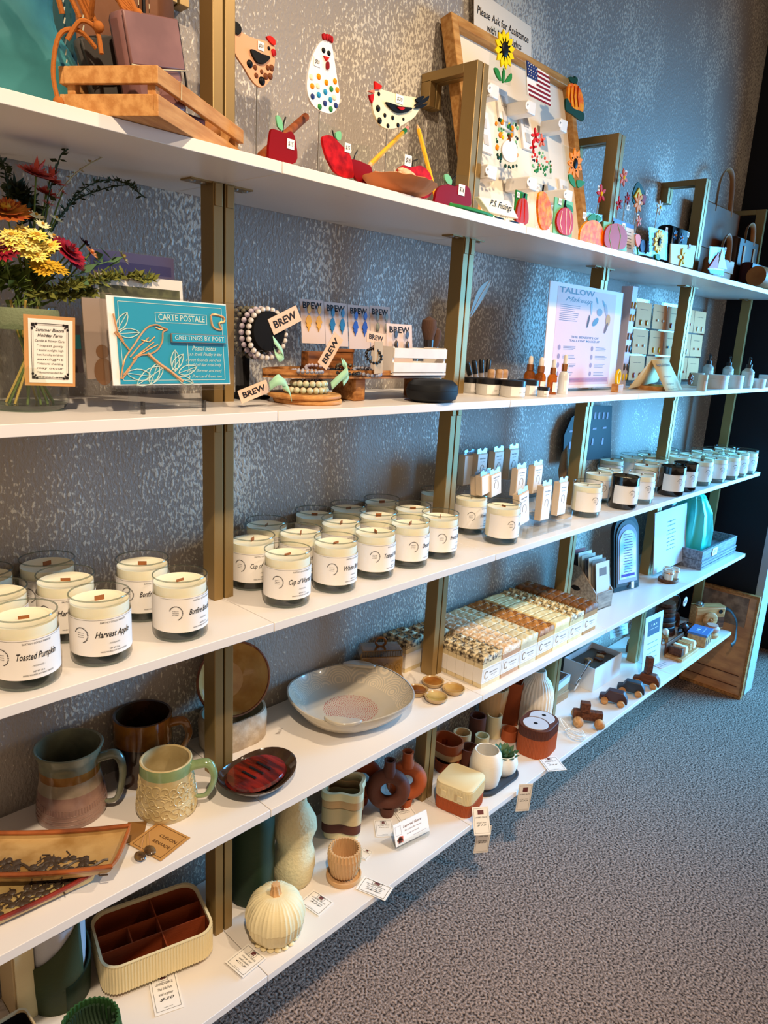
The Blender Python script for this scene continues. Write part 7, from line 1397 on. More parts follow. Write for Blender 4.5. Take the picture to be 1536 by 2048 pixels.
# tall green vase, gourd vase
p = stand('E', 505, 1822, .040); t = thing('tall_vase', 'tall dark green lobed vase beside the first gold post', 'vase', p)
H_ = .215; obj('vase_body', MB().lathe([(1e-5, 0), (.036, 0), (.042, .01), (.043, H_ * .5), (.042, H_ * .85), (.034, H_ * .97), (.030, H_), (.027, H_), (.025, H_ - .05)], 60, fn=lambda a, r, z: (r * (1 + .05 * cos(4 * a + 1)), z)), P_dgreen, t)
p = stand('E', 585, 1786, .040); t = thing('gourd_vase', 'cream textured double gourd vase', 'vase', p)
obj('vase_body', MB().lathe([(1e-5, 0), (.034, 0), (.041, .010), (.047, .040), (.045, .065), (.038, .090), (.039, .105), (.047, .130), (.045, .150), (.033, .175), (.026, .185), (.024, .205), (.021, .205), (.020, .18)], 60, fn=lambda a, r, z: (r * (1 + .02 * sin(3 * a + z * 30)), z)), mat('pebbled_cream', (224, 208, 164), .75, bump=1.0, bscale=160), t)
# ribbed pumpkin
p = stand('E', 549, 1912, .050); t = thing('ribbed_pumpkin', 'cream ribbed pumpkin box with twisted stem and split lid', 'pumpkin', p); pr_ = .052
def pk(a, r, z): g = abs(((a * 40 / (2 * pi)) % 1) - .5) * 2; big = abs(cos(5 * a)); return (r * (1 + .035 * g * (r > .012) + .05 * big * (r > .02)), z)
obj('lower_half', MB().lathe([(1e-5, .0), (.026, .0), (.040, .008), (.051, .028), (.0525, .045)], 200, fn=pk), P_cream, t); obj('lid_half', MB().lathe([(.0505, .0445), (.0535, .0455), (.053, .058), (.048, .075), (.037, .090), (.020, .097), (.008, .094), (1e-5, .093)], 200, fn=pk), matte('pale_cream', (238, 222, 176)), t)
obj('stem', MB().lathe([(.013, .090), (.010, .097), (.008, .108), (.0075, .116), (1e-5, .117)], 48, fn=lambda a, r, z: (r * (1 + .16 * cos(7 * a + z * 120)), z), T=Matrix.Translation((0, 0, 0)) @ Matrix.Shear('XY', 4, (-.0, .0))), P_tan, t)
mb = MB()
for i in range(18):
    a = 2 * pi * i / 18; mb.ball((.040 * cos(a), .040 * sin(a), .003), (.007, .007, .003), 8)
obj('scalloped_foot', mb, P_cream, t)
# twisted cup with saucer
p = stand('E', 686, 1780, .038); t = thing('twisted_planter', 'tan spiral ribbed cup planter standing in its saucer', 'planter', p)
obj('cup_wall', MB().lathe([(1e-5, .010), (.022, .010), (.028, .016), (.034, .040), (.035, .060), (.033, .074), (.029, .074), (.030, .055), (.026, .025), (1e-5, .018)], 168, fn=lambda a, r, z: (r * (1 + .07 * (r > .02) * max(-.4, cos(28 * a + z * 120))), z)), P_tan, t)
obj('saucer', MB().lathe([(1e-5, 0), (.036, 0), (.038, .003), (.038, .012), (.0355, .012), (.035, .006), (1e-5, .006)], 48), P_tan, t)
# wavy layered pot
p = stand('E', 672, 1682, .056); p.y = min(p.y, .20); t = thing('layered_planter', 'scalloped planter of stacked cream, tan and brown bands', 'planter', p)
for z0, z1, m, k in ((0, .018, P_cream, .88), (.018, .042, P_brown, .98), (.042, .084, P_beige, 1.0), (.084, .104, P_tan, 1.0), (.104, .124, P_cream, 1.04)):
    f_ = lambda a, r, z: (r * (1 + .16 * cos(4 * a + .4)), z)
    obj('band', MB().lathe([(.042 * k, z0), (.050 * k, z0 + .002), (.050 * k, z1 - .002), (.049 * k, z1), (.041 * k, z1), (.042 * k, z0)], 72, fn=f_), m, t)
obj('pot_floor', MB().lathe([(1e-5, .004), (.043, .004), (.043, .006), (1e-5, .006)], 48, fn=f_), P_brown, t)
# ring vases
def ringvase(label, px, py, m, y=None, R_=.040, rz=0.0):
    p = Vector((px, py, Z['E']))
    t = thing('ring_vase', label, 'vase', p, rz, 'ring shaped vases'); r_ = .0175
    obj('ring_body', MB().tube([(R_ * cos(a), 0, .070 + R_ * 1.05 * sin(a)) for a in [2 * pi * i / 40 for i in range(40)]], r_, 16, closed=True), m, t)
    obj('foot', MB().lathe([(1e-5, 0), (.016, 0), (.018, .012), (.020, .026)], 24), m, t); obj('neck', MB().lathe([(.020, .112), (.014, .128), (.013, .148), (.0145, .150), (.010, .150), (.009, .125)], 24), m, t)
    obj('glass_tube', MB().lathe([(1e-5, .06), (.007, .062), (.0075, .156), (.0065, .156)], 20), M_acr, t); return t
ringvase('chocolate brown ring vase with glass tube, in front of the others', 1.100, .165, P_brown, R_=.036, rz=rad(-45)); ringvase('terracotta ring vase right behind the brown one', 1.160, .160, P_terra, R_=.034, rz=rad(-45)); ringvase('rust ring vase in shade behind the brown one', 1.085, .240, P_rust, R_=.034, rz=rad(-45))
# business card holder
p0, p1 = onz(792, 1704, Z['E']), onz(862, 1668, Z['E']); ux = (p1 - p0); wv = ux.length * .95; ux.normalize(); nz_ = Vector((-ux.y, ux.x, 0))
k = Card('business_card', 'white business card with floral corner in a clear rounded holder', 'card', (p0 + p1) / 2 + nz_ * .012 + Vector((0, 0, .032)), ux, nz_ * .35 + Vector((0, 0, 1)), wv, .050, M_white, .002)
k.text([('Layered Grace', .004, .012, wv * .55, .008, .01, .4), ('3D prints for home', .004, .002, wv * .5, .0045, 0, .2), ('made by hand', .002, -.007, wv * .35, .004, 0, .2)], M_vio); k.rules([(wv * .0, -.016, wv * .42, -.0155)] + frame_rules(-wv * .46, -.002, -wv * .30, .018, .0004), M_vio); R = random.Random(4)
for i in range(9): obj('flower_print', MB().add([k.f(.0001)(-wv * .45 + .018 * R.random() + .0022 * cos(a), -.020 + .018 * R.random() * .8 + .0022 * sin(a)) for a in [2 * pi * j / 8 for j in range(8)]], [tuple(range(8))]), (M_vio, P_dgreen, G['pnk'])[i % 3], k.s, fix=False)
t = thing('card_holder', 'clear rounded acrylic holder under the business card', 'holder', (p0 + p1) / 2 + nz_ * .012, math.atan2(ux.y, ux.x)); obj('holder_base', MB().slab(rsq(wv * 1.0, .03, .01), 0, .008), M_acr, t, bev=.001); obj('front_lip', MB().box((0, -.012, .012), (wv * .95, .002, .018)), M_acr, t)
# square boxes
def sqbox(name, label, c, w_, d_, h0, h1, m, rz, group=None, flutes=True):
    t = thing(name, label, 'box', c, rz, group); O = rsq(w_, d_, .020); Of = ribbed(O, .0008, .0036) if flutes else O
    obj('box_body', loft([ring2(Of, 0, .985), ring2(Of, .004), ring2(Of, h1 - .006)], True, True), m, t); obj('lid_top', loft([ring2(O, h1 - .006, 1.0), ring2(O, h1 - .001, .995), ring2(O, h1, .97)], False, True), m, t); return t
bc2 = onz(926, 1650, Z['E']); bx = Vector((1.268, .072, Z['E']))
t = sqbox('square_box', 'terracotta square box under the cream one', bx, .098, .098, 0, .034, P_terra, rad(12), 'stacked square boxes')
t = sqbox('square_box', 'cream square box with latch cut-outs, stacked on the terracotta box', bx + Vector((0, 0, .0345)), .100, .100, 0, .040, P_cream, rad(12), 'stacked square boxes')
for sy in (-.022, .022): obj('latch', MB().box((-.0505, sy, .014), (.003, .014, .016)), P_cream, t, bev=.001); obj('latch_gap', MB().box((-.0500, sy + .012, .014), (.002, .006, .018)), P_beige, t)
# white cup and succulent on slate tray
tr = onz(1012, 1562, Z['E']); t = thing('slate_tray', 'dark slate oval tray under the white cup and succulent pot', 'tray', (1.412, .070, Z['E']), rad(0)); O = rsq(.175, .086, .042)
obj('tray_plate', loft([ring2(O, 0, .95), ring2(O, .003), ring2(O, .009), ring2(O, .009, .95), ring2(O, .006, .94)]), P_slate, t)
t = thing('white_cup', 'large rounded warm white cup on the slate tray', 'cup', (1.372, .070, Z['E'] + .0062)); obj('cup_wall', MB().lathe([(1e-5, 0), (.026, 0), (.036, .010), (.0425, .040), (.0425, .070), (.037, .095), (.031, .104), (.029, .103), (.034, .085), (.037, .05), (.030, .012), (1e-5, .008)], 48), P_white, t)
t = thing('succulent_pot', 'small round white pot holding the succulent', 'plant pot', (1.455, .068, Z['E'] + .0062)); obj('pot_wall', MB().lathe([(1e-5, 0), (.022, 0), (.034, .014), (.038, .032), (.034, .052), (.028, .060), (.026, .059), (.030, .045), (1e-5, .042)], 40), P_white, t)
ps = t.location; t = thing('succulent', 'dark green rosette succulent in the small white pot', 'plant', ps + Vector((0, 0, .045))); M_suc = mat('succulent_green', (62, 100, 66), .5, col2=(96, 120, 84), vscale=60)
for ring_i, (n, l, el) in enumerate(((10, .046, .35), (9, .042, .65), (7, .036, .95), (5, .026, 1.25))):
    for i in range(n):
        a = 2 * pi * i / n + ring_i * .4; T = Matrix.Rotation(a, 4, 'Z') @ Matrix.Rotation(-el, 4, 'Y'); mb = MB(); mb.add([(0, -.004, 0), (l * .45, -.0095, .001), (l * .8, -.006, .003), (l, 0, .006), (l * .8, .006, .003), (l * .45, .0095, .001), (0, .004, 0), (l * .45, 0, -.003), (l * .8, 0, 0)], [(0, 1, 7), (1, 2, 8, 7), (2, 3, 8), (3, 4, 8), (4, 5, 7, 8), (5, 6, 7), (6, 0, 7), (0, 6, 5, 4, 3, 2, 1)], T); obj('leaf', mb, M_suc, t)
# nested terracotta holders behind
def tubecup(name, label, x, y, r, h, m, group='small printed cups behind the white cup'):
    q_ = free('E', Vector((x, y, Z['E'])), r); t = thing(name, label, 'planter', q_, 0, group); obj('cup_wall', MB().lathe([(1e-5, 0), (r, 0), (r, h), (r - .0035, h), (r - .0035, .004), (1e-5, .004)], 32), m, t); return t
for q in (('two_tier_planter', 'rust brown open planter just right of the second post, lower tier', 891, 1560, .190, .034, .030, P_rust), ('printed_cup', 'tan cup in the back, left of the chocolate cups', 925, 1462, .20, .025, .075, P_tan), ('printed_cup', 'chocolate cup in front of the tan one', 930, 1500, .165, .026, .060, P_brown), ('printed_cup', 'second chocolate cup further right', 955, 1445, .215, .024, .085, P_brown), ('printed_cup', 'cream short cup right of the chocolate cup', 965, 1472, .175, .020, .050, P_cream), ('printed_cup', 'cream taller cup behind the short cream one', 988, 1450, .20, .022, .070, P_cream), ('printed_cup', 'terracotta low cup behind the succulent', 1012, 1480, .165, .024, .032, P_terra), ('printed_cup', 'rust cup at the right end of the small cups', 905, 1478, .225, .022, .05, P_rust)):
    tubecup(q[0], q[1], aty(q[2], q[3], q[4]).x, q[4], q[5], q[6], q[7])
x_ = aty(895, 1520, .20).x; t = thing('tiered_planter', 'terracotta rounded tray planter stacked above the rust one', 'planter', (x_, .205, Z['E'] + .0305)); O = rsq(.07, .09, .03); obj('planter_wall', loft([ring2(O, 0), ring2(O, .045), ring2(O, .045, .90), ring2(O, .004, .90)]), P_terra, t); obj('lower_band', loft([ring2(O, .0005, 1.01), ring2(O, .018, 1.01)], False, False), P_tan, t)
t = thing('ribbed_vase', 'tan fluted vase at the wall behind the small cups', 'vase', (aty(982, 1410, .235).x, .232, Z['E'])); obj('vase_body', MB().lathe([(1e-5, 0), (.030, 0), (.045, .14), (.042, .14), (.028, .01), (1e-5, .008)], 96, fn=lambda a, r, z: (r * (1 + .05 * (r > .01) * cos(24 * a + z * 20)), z)), P_tan, t)
t = thing('tapered_box_vase', 'terracotta square tapered vase at the wall', 'vase', (aty(1018, 1400, .225).x, .215, Z['E']), .5); O = rsq(.062, .062, .008); obj('vase_body', loft([ring2(O, 0, .8), ring2(O, .14), ring2(O, .14, .92), ring2(O, .01, .75)]), P_terra, t)
# brown and white two lid box
p = Vector((1.640, .078, Z['E'])); t = thing('two_lid_box', 'terracotta box with chocolate rim and two pale round lids', 'box', p, rad(8)); O = rsq(.125, .095, .040); Of = ribbed(O, .0009, .004)
obj('lower_body', loft([ring2(Of, 0), ring2(Of, .058)], True, False), P_terra, t); obj('rim_band', loft([ring2(Of, .058, 1.005), ring2(Of, .084, 1.005)], False, False), P_brown, t); obj('top_plate', loft([ring2(O, .080), ring2(O, .086), ring2(O, .0875, .97)], False, True), P_brown, t)
l1 = obj('round_lid', MB().slab([(-.024 + .034 * cos(a), .036 * sin(a)) for a in [2 * pi * i / 36 for i in range(36)]], .087, .0895), P_greyw, t, bev=.0006)
l2 = obj('crescent_lid', MB().slab([(.022 + .034 * cos(a) , .036 * sin(a)) for a in [rad(-110) + rad(220) * i / 24 for i in range(25)]] + [(-.024 + .0385 * cos(a), .040 * sin(a)) for a in [rad(52) - rad(104) * i / 12 for i in range(13)]], .087, .0895), P_greyw, t, bev=.0006)
for l, x in ((l1, -.024), (l2, .034)): obj('finger_hole', MB().lathe([(1e-5, .0897), (.006, .0897), (.006, .0892)], 18, (x, 0, 0)), M_black, l)
# fluted white vase
t = thing('fluted_vase', 'tall fluted off white vase with narrow neck', 'vase', (1.742, .152, Z['E'])); obj('vase_body', MB().lathe([(1e-5, 0), (.044, 0), (.048, .01), (.050, .07), (.050, .115), (.040, .145), (.024, .165), (.020, .185), (.017, .185), (.02, .16)], 160, fn=lambda a, r, z: (r * (1 + .045 * (r > .01) * abs(cos(14 * a))), z)), P_white, t)
# cable coil
p = onz(1150, 1475, Z['E']); t = thing('cable_coil', 'coiled white cable lying beside the two lid box', 'cable', (p.x, p.y, Z['E'])); obj('coil', MB().tube([(.022 * (1 + .15 * sin(a * 2.3)) * cos(a) * .8, .03 * (1 + .15 * cos(a * 1.7)) * sin(a), .002 + .0016 * a / 2) for a in [2 * pi * i / 16 * 1.0 for i in range(64)]], .0013, 6), M_white, t); obj('loose_end', MB().tube(smooth3([(.0, .03, .012), (.0, .05, .030), (.018, .06, .030), (.026, .03, .004)]), .0013, 6), M_white, t)
# wooden toys
W_nat = wood('natural_beech', (214, 160, 104), (184, 126, 74), 14); W_wal = wood('stained_walnut', (112, 66, 44), (76, 44, 30), 14); W_nvy = mat('navy_painted_wood', (44, 52, 66), .45); W_drk = mat('plum_painted_wood', (66, 42, 46), .45)
def toycar(label, px, py, m, rz, s=1.0):
    p = stand('E', px, py, .02); t = thing('toy_car', label, 'toy car', p, rz, 'wooden toy cars'); 
    obj('car_body', MB().prism([(x * s, z * s) for x, z in ((-.045, .010), (.045, .010), (.045, .026), (.028, .030), (.018, .048), (-.030, .048), (-.042, .030))], .030 * s, y0=-.015 * s), m, t, bev=.003)
    for x in (-.026, .026):
        for y in (-.021, .021): obj('wheel', MB().lathe([(1e-5, -.006 * s), (.011 * s, -.005 * s), (.0125 * s, 0), (.011 * s, .005 * s), (1e-5, .006 * s)], 18, T=Matrix.Translation((x * s, y * s, .0128 * s)) @ Matrix.Rotation(pi / 2, 4, 'X')), W_nat, t)
    return t
toycar('plum wooden toy car, nearest the ball wheeled toy', 1225, 1412, W_drk, 1.9); toycar('navy wooden toy car, middle of the toy cars', 1260, 1392, W_nvy, 1.9); toycar('walnut wooden toy car in front of the white sheet', 1291, 1376, W_wal, 1.8)
q = onz(1300, 1350, Z['E']); t = thing('toy_block', 'walnut block standing upright on the walnut toy car', 'block', stand('E', 1291, 1376, .02) + Vector((0, 0, .049)), 1.0); obj('block_body', MB().box((0, 0, .03), (.022, .022, .06)), W_wal, t, bev=.002)
p = stand('E', 1172, 1455, .025); t = thing('ball_toy', 'walnut wooden toy with large natural ball wheels', 'toy', p, .6); obj('toy_body', MB().box((0, 0, .03), (.022, .09, .03)), W_wal, t, bev=.003); obj('upright_block', MB().box((0, .01, .055), (.022, .03, .035)), W_wal, t, bev=.002)
for x in (-.028, .028):
    for y in (-.034, .03): obj('ball_wheel', MB().ball((x, y, .017), .0168, 18), W_nat, t)
p = stand('E', 1165, 1395, .03); t = thing('gift_tag_bundle', 'silver and black tag card tied with white cord behind the ball wheeled toy', 'tag', (p.x, p.y + .02, Z['E'] + .05), rot=(rad(20), rad(28), .3)); obj('tag_board', MB().box((0, 0, .02), (.03, .002, .10)), mat('silver_board', (170, 172, 176), .35), t); obj('black_stripe', MB().box((.006, -.0015, .02), (.006, .001, .09)), M_black, t); obj('cord_loop', MB().tube([(.03 * cos(a), -.004, -.01 + .012 * sin(a)) for a in [2 * pi * i / 20 for i in range(20)]], .0009, 5, closed=True), M_white, t); obj('round_tag', MB().lathe([(1e-5, 0), (.016, 0), (.016, .001), (1e-5, .001)], 20, T=Matrix.Translation((.01, -.006, -.03)) @ Matrix.Rotation(pi / 2, 4, 'X')), M_greyc if False else M_white, t)
# white open box with wooden letters, boxed puzzles to its left
bx0 = onz(1188, 1372, Z['E']); t = thing('open_box', 'white open carton with wooden cut-outs lying in its dark lid tray', 'box', (2.085, .135, Z['E']), rad(0)); bw, bd, bh = .20, .115, .085; M_cart = mat('white_carton', (228, 230, 232), .6); M_dlin = mat('grey_brown_lining', (104, 92, 82), .8)
for nm, c0, d0 in (('front_panel', (bw / 2, 0, bh / 2), (bw, .002, bh)), ('back_panel', (bw / 2, bd, bh / 2), (bw, .002, bh)), ('side_panel', (0, bd / 2, bh / 2), (.002, bd, bh)), ('side_panel', (bw, bd / 2, bh / 2), (.002, bd, bh)), ('bottom_panel', (bw / 2, bd / 2, .002), (bw, bd, .003))): obj(nm, MB().box(c0, d0), M_cart, t)
obj('lining', MB().box((bw / 2, bd / 2, bh - .022), (bw - .006, bd - .006, .003)), M_dlin, t)
obj('flap', MB().box((bw / 2, bd + .014, bh + .012), (bw, .030, .002), Matrix.Identity(4)), M_dlin, t)
for i in range(6):
    c_ = Vector((2.085 + .025 + .030 * i, .135 + .045 + .010 * (i % 3), Z['E'] + bh - .020)); g_ = thing('wooden_cutout', ('wooden cut-out in the white carton, %s from the left' % ORD[i]).replace('front', 'first'), 'cut-out', c_, .5 * i, 'wooden cut-outs in the carton'); obj('cutout_body', MB().slab(smoothpoly([(-.014, -.006), (0, -.011), (.014, -.005), (.009, .004), (.013, .010), (-.002, .006), (-.013, .010)], 2), 0, .007), (W_nat, W_wal)[i % 2], g_)
for i, (lb, z0, hh, dx, m_, txt) in enumerate((('kraft box at the bottom of the stack left of the white carton', 0, .030, .0, wood('kraft_side', (190, 146, 104), (170, 124, 84)), None), ('flat kraft box in the middle of the stack left of the carton', .0305, .022, -.004, wood('kraft_side', (190, 146, 104), (170, 124, 84)), None), ('boxed wooden game with lettered lid on top of the stack', .053, .024, .004, mat('grey_lid', (206, 204, 204), .6), 'JENGA'))):
    t = thing('flat_box', lb, 'box', (1.935 + dx, .225, Z['E'] + z0), rad(3 * i), 'boxes stacked beside the carton'); obj('box_body', MB().box((0, 0, hh / 2), (.10, .11, hh)), m_, t, bev=.001)
    if i == 2:
        l = obj('lid', MB().box((0, 0, hh + .001), (.102, .112, .002)), mat('grey_lid', (206, 204, 204), .6), t); obj('window', MB().box((0, -.028, hh + .0023), (.088, .04, .0008)), W_wal, t)
        obj('lettering', text_mb(MB(), [('BLOCKS', 0, .022, .07, .026, .02, 0), ('stack and play', 0, -.002, .05, .008, 0, 0)], lambda x, z: (x, z, hh + .0024)), M_ink, l, fix=False)
# signs
def slant(label, cs, ys, lines, band=None, m=None):
    P = [aty(*q, y_) for q, y_ in zip(cs, ys)]; ux = P[1] - P[0]; uz = P[0] - P[3]; w_, h_ = ux.length, uz.length
    k = Card('paper_sign', label, 'sign', sum(P, Vector()) / 4, ux, uz, w_, h_, m or mat('pale_sign_paper', (214, 226, 230), .6), .0015); k.text([(s_, 0, z_ * h_, ww * w_, hh * h_, b_, sh) for s_, z_, ww, hh, b_, sh in lines])
    if band: k.rules([(-w_ * .34, h_ * .12, w_ * .34, h_ * .40)], mat('slate_blue_print', (70, 84, 104), .6), 'dark_panel'); obj('lettering', text_mb(MB(), [(band, 0, h_ * .31, w_ * .3, .010, .01, 0), ('wooden goods', 0, h_ * .24, w_ * .5, .005, 0, 0)], k.f(.0003)), M_white, k.s, fix=False)
    return k
slant('tall pale sign with slate panel standing between the toys on the bottom shelf', [(1282, 1245), (1318, 1228), (1327, 1315), (1292, 1335)], (.075, .075, .06, .06), [('handmade toys', -.02, .6, .035, 0, .2), ('natural wood', -.12, .6, .035, 0, .2), ('safe finish', -.22, .5, .035, 0, .2), ('ask for sizes', -.32, .6, .035, 0, .2), ('thank you', -.42, .4, .035, 0, .2)], '1 & 1')
slant('small blue white sign behind the carton at the fourth post', [(1222, 1250), (1258, 1240), (1247, 1285), (1222, 1272)], (.21, .21, .20, .20), [('Wooden Toys', .3, .7, .16, .01, .3), ('Handmade', .0, .7, .16, .01, .3), ('locally', -.3, .5, .14, 0, .2)])
k = Card('pink_slip', 'pale pink paper slip lying in front of the tall pale sign', 'paper', onz(1330, 1328, Z['E'] + .0008), (.95, -.15, 0), (.1, 1, 0), .10, .035, mat('pink_slip', (232, 196, 190), .7)); k.rules([(-.04, .006, .02, .008), (-.04, -.004, .01, -.002)], M_grayink)
# far right toys
def at_e(px, py): return onz(px, py, Z['E'])
gp = Vector((2.50, .06, Z['E'])); t = thing('car_tray', 'wooden rack holding four small block cars in a row', 'toy', Vector((2.605, .055, Z['E'])), .0); obj('rack_base', MB().box((.045, .0, .006), (.17, .07, .012)), W_nat, t, bev=.002); obj('rack_back', MB().box((.045, .033, .03), (.17, .006, .05)), W_wal, t, bev=.001)
for i in range(4): obj('block_car', MB().prism([(-.010, .013), (.018, .013), (.018, .030), (.006, .044), (-.010, .044)], .05, Matrix.Translation((-.015 + .040 * i, -.025, 0)), 0), (W_wal, M_white, W_nat, M_white)[i], t, bev=.002)
t = thing('blue_box', 'blue lidded box with walnut and pale striped side, labelled lid', 'box', Vector((2.822, .052, Z['E'])), .1); obj('box_body', MB().box((0, 0, .022), (.10, .07, .044)), W_nat, t, bev=.001)
for i in range(3): obj('stripe', MB().box((-.034 + .034 * i, -.0352, .022), (.016, .001, .044)), W_wal, t)
l = obj('lid', MB().box((0, 0, .049), (.104, .074, .009), Matrix.Identity(4)), mat('denim_blue_lid', (84, 112, 158), .5), t, bev=.001); obj('lettering', text_mb(MB(), [('1 & 1', 0, .006, .04, .018, .01, 0), ('wooden goods', 0, -.014, .06, .007, 0, 0)], lambda x, z: (x, z, .0541)), M_white, l, fix=False)
p = Vector((2.925, .042, Z['E'])); 
for i, (z0, lb) in enumerate(((0, 'lower round wooden yo-yo disc at the shelf end'), (.026, 'upper round wooden yo-yo disc at the shelf end'))): t = thing('wooden_disc', lb, 'toy', p + Vector((.004 * i, 0, z0)), 0, 'round wooden discs'); obj('disc_body', MB().lathe([(1e-5, 0), (.026, 0), (.030, .005), (.030, .013), (.024, .017), (.020, .020), (.030, .022) if False else (.022, .0245), (1e-5, .0245)], 32), (W_nat, mat('blush_wood', (206, 158, 140), .5))[i], t)
p = Vector((2.80, .195, Z['E'])); t = thing('stacking_tower', 'walnut and navy ringed stacking tower toy', 'toy', p)
for i, (r_, m) in enumerate(((.050, W_wal), (.046, W_nvy), (.044, W_wal), (.042, W_nvy), (.040, W_wal), (.040, W_wal), (.036, W_wal))): obj('ring', MB().lathe([(1e-5, .020 * i), (r_ - .003, .020 * i), (r_, .020 * i + .004), (r_, .020 * i + .016), (r_ - .003, .0195 * (i + 1) + .0), (1e-5, .0195 * (i + 1))], 32), m, t)
c_ = Pl('round_tag', 'round blush price tag reading 32 on the stacking tower', 'tag', .115, 'E', 'P', base=(1372, 1202)); a = c_.xz(1370, 1203); obj('disc', MB().lathe([(1e-5, 0), (.020, 0), (.020, .002), (1e-5, .002)], 28, T=Matrix.Translation((a[0], 0, a[1])) @ Matrix.Rotation(pi / 2, 4, 'X')), mat('blush_tag', (214, 170, 160), .6), c_.t); obj('lettering', text_mb(MB(), [('$32', a[0], a[1], .024, .013, .01, 0)], flat(-.0025)), M_ink, c_.t, fix=False)
def animal(label, px, py, y, s, mb_, mh, rz):
    x = aty(px, py, y).x; t = thing('wooden_animal', label, 'toy animal', (x, y, Z['E']), rz, 'jointed wooden animals'); obj('torso', MB().ball((0, 0, .040 * s), (.034 * s, .020 * s, .022 * s), 14), mb_, t); obj('head', MB().ball((-.038 * s, 0, .066 * s), (.017 * s, .014 * s, .015 * s), 12), mh, t)
    for sx in (-.02, .02):
        for sy in (-.012, .012): obj('leg', MB().cyl((sx * s, sy * s, 0), .007 * s, .036 * s, 10), mb_, t)
    obj('neck', MB().tube([(-.022 * s, 0, .048 * s), (-.036 * s, 0, .062 * s)], .008 * s, 8), mb_, t)
animal('walnut jointed wooden dog with pale nose, left of the stacking tower', 1340, 1262, .20, 1.1, W_wal, W_nat, -.4); animal('dark wooden animal in front of the stacking tower', 1368, 1275, .118, .8, W_drk, W_drk, .2); animal('pale wooden animal behind the tall sign', 1326, 1280, .15, .9, W_nat, M_white, .5); animal('small walnut animal with pale head under the blue sign', 1262, 1290, .20, .8, W_wal, W_nat, .3)
t = thing('wooden_mallet', 'slanted walnut stick with pale knob beside the stacking tower', 'toy', (2.66, .255, Z['E'] + .006), rot=(0, rad(38), 0)); obj('stick', MB().box((0, 0, .07), (.018, .018, .14)), W_wal, t, bev=.003); obj('knob', MB().ball((0, 0, .145), .012, 12), W_nat, t)
t = thing('magnifier', 'large round magnifying glass with dark rim standing among the toys', 'magnifier', (2.935, .215, Z['E']), -.3); obj('rim', MB().tube([(.042 * cos(a), 0, .085 + .042 * sin(a)) for a in [2 * pi * i / 32 for i in range(32)]], .0035, 8, closed=True), mat('dark_rim', (50, 52, 56), .3), t); obj('lens', MB().lathe([(1e-5, -.003), (.030, -.002), (.0415, 0), (.030, .002), (1e-5, .003)], 32, T=Matrix.Translation((0, 0, .085)) @ Matrix.Rotation(pi / 2, 4, 'X')), M_acr, t); obj('stand_foot', MB().cyl((0, 0, 0), .022, .043, 24, r2=.008), W_wal, t)
t = thing('dark_toy', 'black glossy wooden toy bird lying behind the blue box', 'toy', (2.845, .125, Z['E'])); obj('bird_body', MB().ball((0, 0, .026), (.04, .022, .026), 16), M_bglass, t); obj('beak', MB().lathe([(.008, 0), (1e-4, .03)], 10, T=Matrix.Translation((-.032, 0, .03)) @ Matrix.Rotation(-pi / 2, 4, 'Y')), G['ltb'], t); obj('tail', MB().box((.045, 0, .036), (.03, .02, .006)), M_bglass, t)
# wooden camera
cx, cy = 2.985, .088; t = thing('wooden_camera', 'beech and walnut wooden toy camera with black strap', 'toy camera', (cx, cy, Z['E']), -.62); obj('camera_body', MB().box((0, 0, .058), (.135, .045, .095)), W_nat, t, bev=.004); obj('grip_panel', MB().box((.022, -.0232, .040), (.088, .002, .046)), W_wal, t); obj('top_plate', MB().box((0, 0, .107), (.135, .045, .003)), W_nat, t)
obj('lens_ring', MB().lathe([(.032, 0), (.034, .010), (.028, .014), (.012, .014), (.010, .010), (1e-5, .010)], 36, T=Matrix.Translation((-.006, -.024, .055)) @ Matrix.Rotation(pi / 2, 4, 'X')), W_nat, t); obj('lens_knob', MB().ball((-.006, -.037, .055), .007, 12), W_nat, t); obj('viewfinder', MB().lathe([(1e-5, 0), (.009, 0), (.009, .001)], 20, T=Matrix.Translation((.044, -.0245, .088)) @ Matrix.Rotation(pi / 2, 4, 'X')), M_black, t)
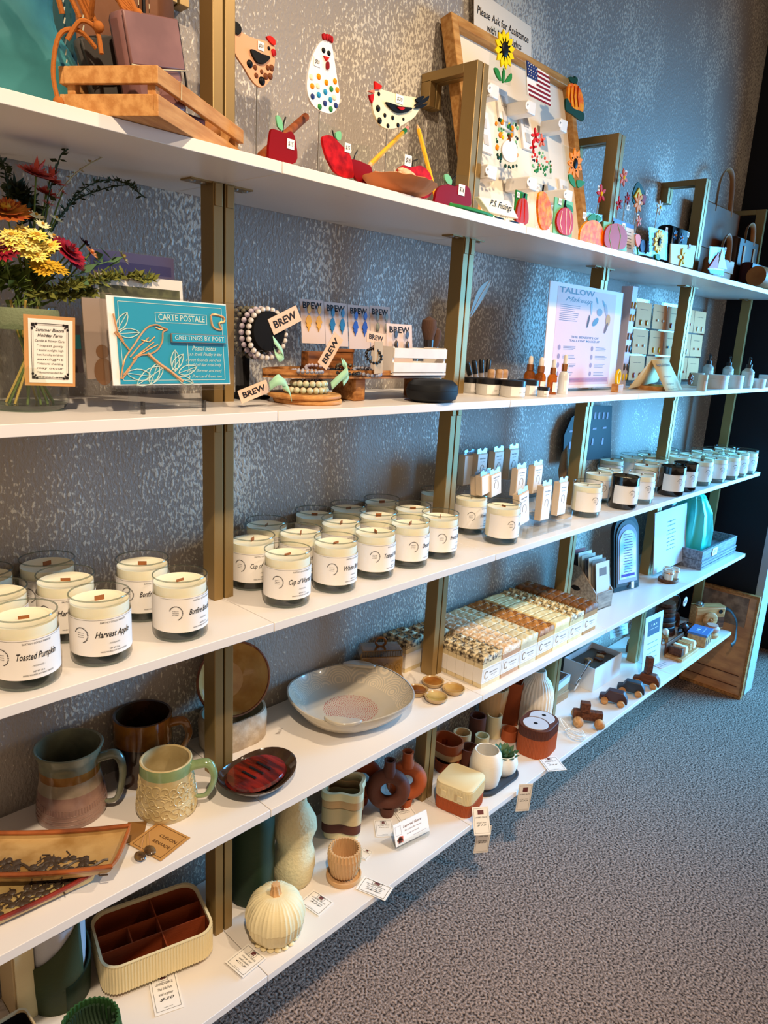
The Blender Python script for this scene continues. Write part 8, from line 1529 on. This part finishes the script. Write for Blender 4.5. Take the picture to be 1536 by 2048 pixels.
obj('dial', MB().lathe([(1e-5, .109), (.016, .109), (.016, .117), (.009, .118), (.008, .124), (1e-5, .124)], 24, (-.042, 0, 0), fn=lambda a, r, z: (r * (1 + .04 * cos(12 * a)), z)), M_steel, t); obj('base_foot', MB().box((0, 0, .005), (.12, .04, .0098)), W_wal, t)
obj('strap', MB().tube(smooth3([(.068, -.005, .095), (.100, -.012, .085), (.128, -.020, .045), (.130, -.030, .0), (.112, -.055, -.035), (.085, -.070, -.045)], 5), .0085, 8, flat=.25), M_black, t)
# wooden picture board on the floor behind the shelf end, cable
t = thing('print_board', 'large wooden framed print standing on the carpet past the shelf end', 'board', (3.128, .072, .0005), rot=(0, rad(1.5), 0))
obj('face_panel', MB().box((.006, 0, .235), (.010, .262, .465)), mat('varnished_print_board', (222, 160, 104), .4, col2=(186, 126, 82), vscale=9, stretch=(1, 1, 3)), t)
obj('mottled_field', MB().box((.0, .012, .385), (.003, .215, .13)), mat('mottled_brown_print', (164, 138, 120), .5, col2=(120, 98, 86), vscale=30), t)
for nm, c0, d0 in (('frame_rail', (.004, 0, .464), (.022, .27, .012)), ('frame_rail', (.004, 0, .006), (.022, .27, .012)), ('frame_stile', (.004, -.131, .235), (.022, .010, .446)), ('frame_stile', (.004, .131, .235), (.022, .010, .446))): obj(nm, MB().box(c0, d0), wood('oiled_oak', (190, 132, 78), (150, 98, 52), 10), t, bev=.001)
for z in (.10, .05): obj('carved_line', MB().box((-.0015, 0, z), (.002, .22, .003)), W_wal, t)
struct(obj('door_1', MB().box((3.84, .24, 1.2), (.05, .76, 2.4)), mat('dark_door', (12, 12, 15), .6)), 'dark door leaf beyond the plastered edge')
P = [onz(x, y, .006) for x, y in ((1536, 1225), (1525, 1262), (1512, 1310), (1492, 1336), (1478, 1330), (1474, 1312), (1484, 1295))]
t = thing('floor_cable', 'black cable looping on the carpet at the right edge', 'cable', P[0]); obj('cable', MB().tube(smooth3([p - P[0] for p in P], 5), .005, 8), M_black, t)
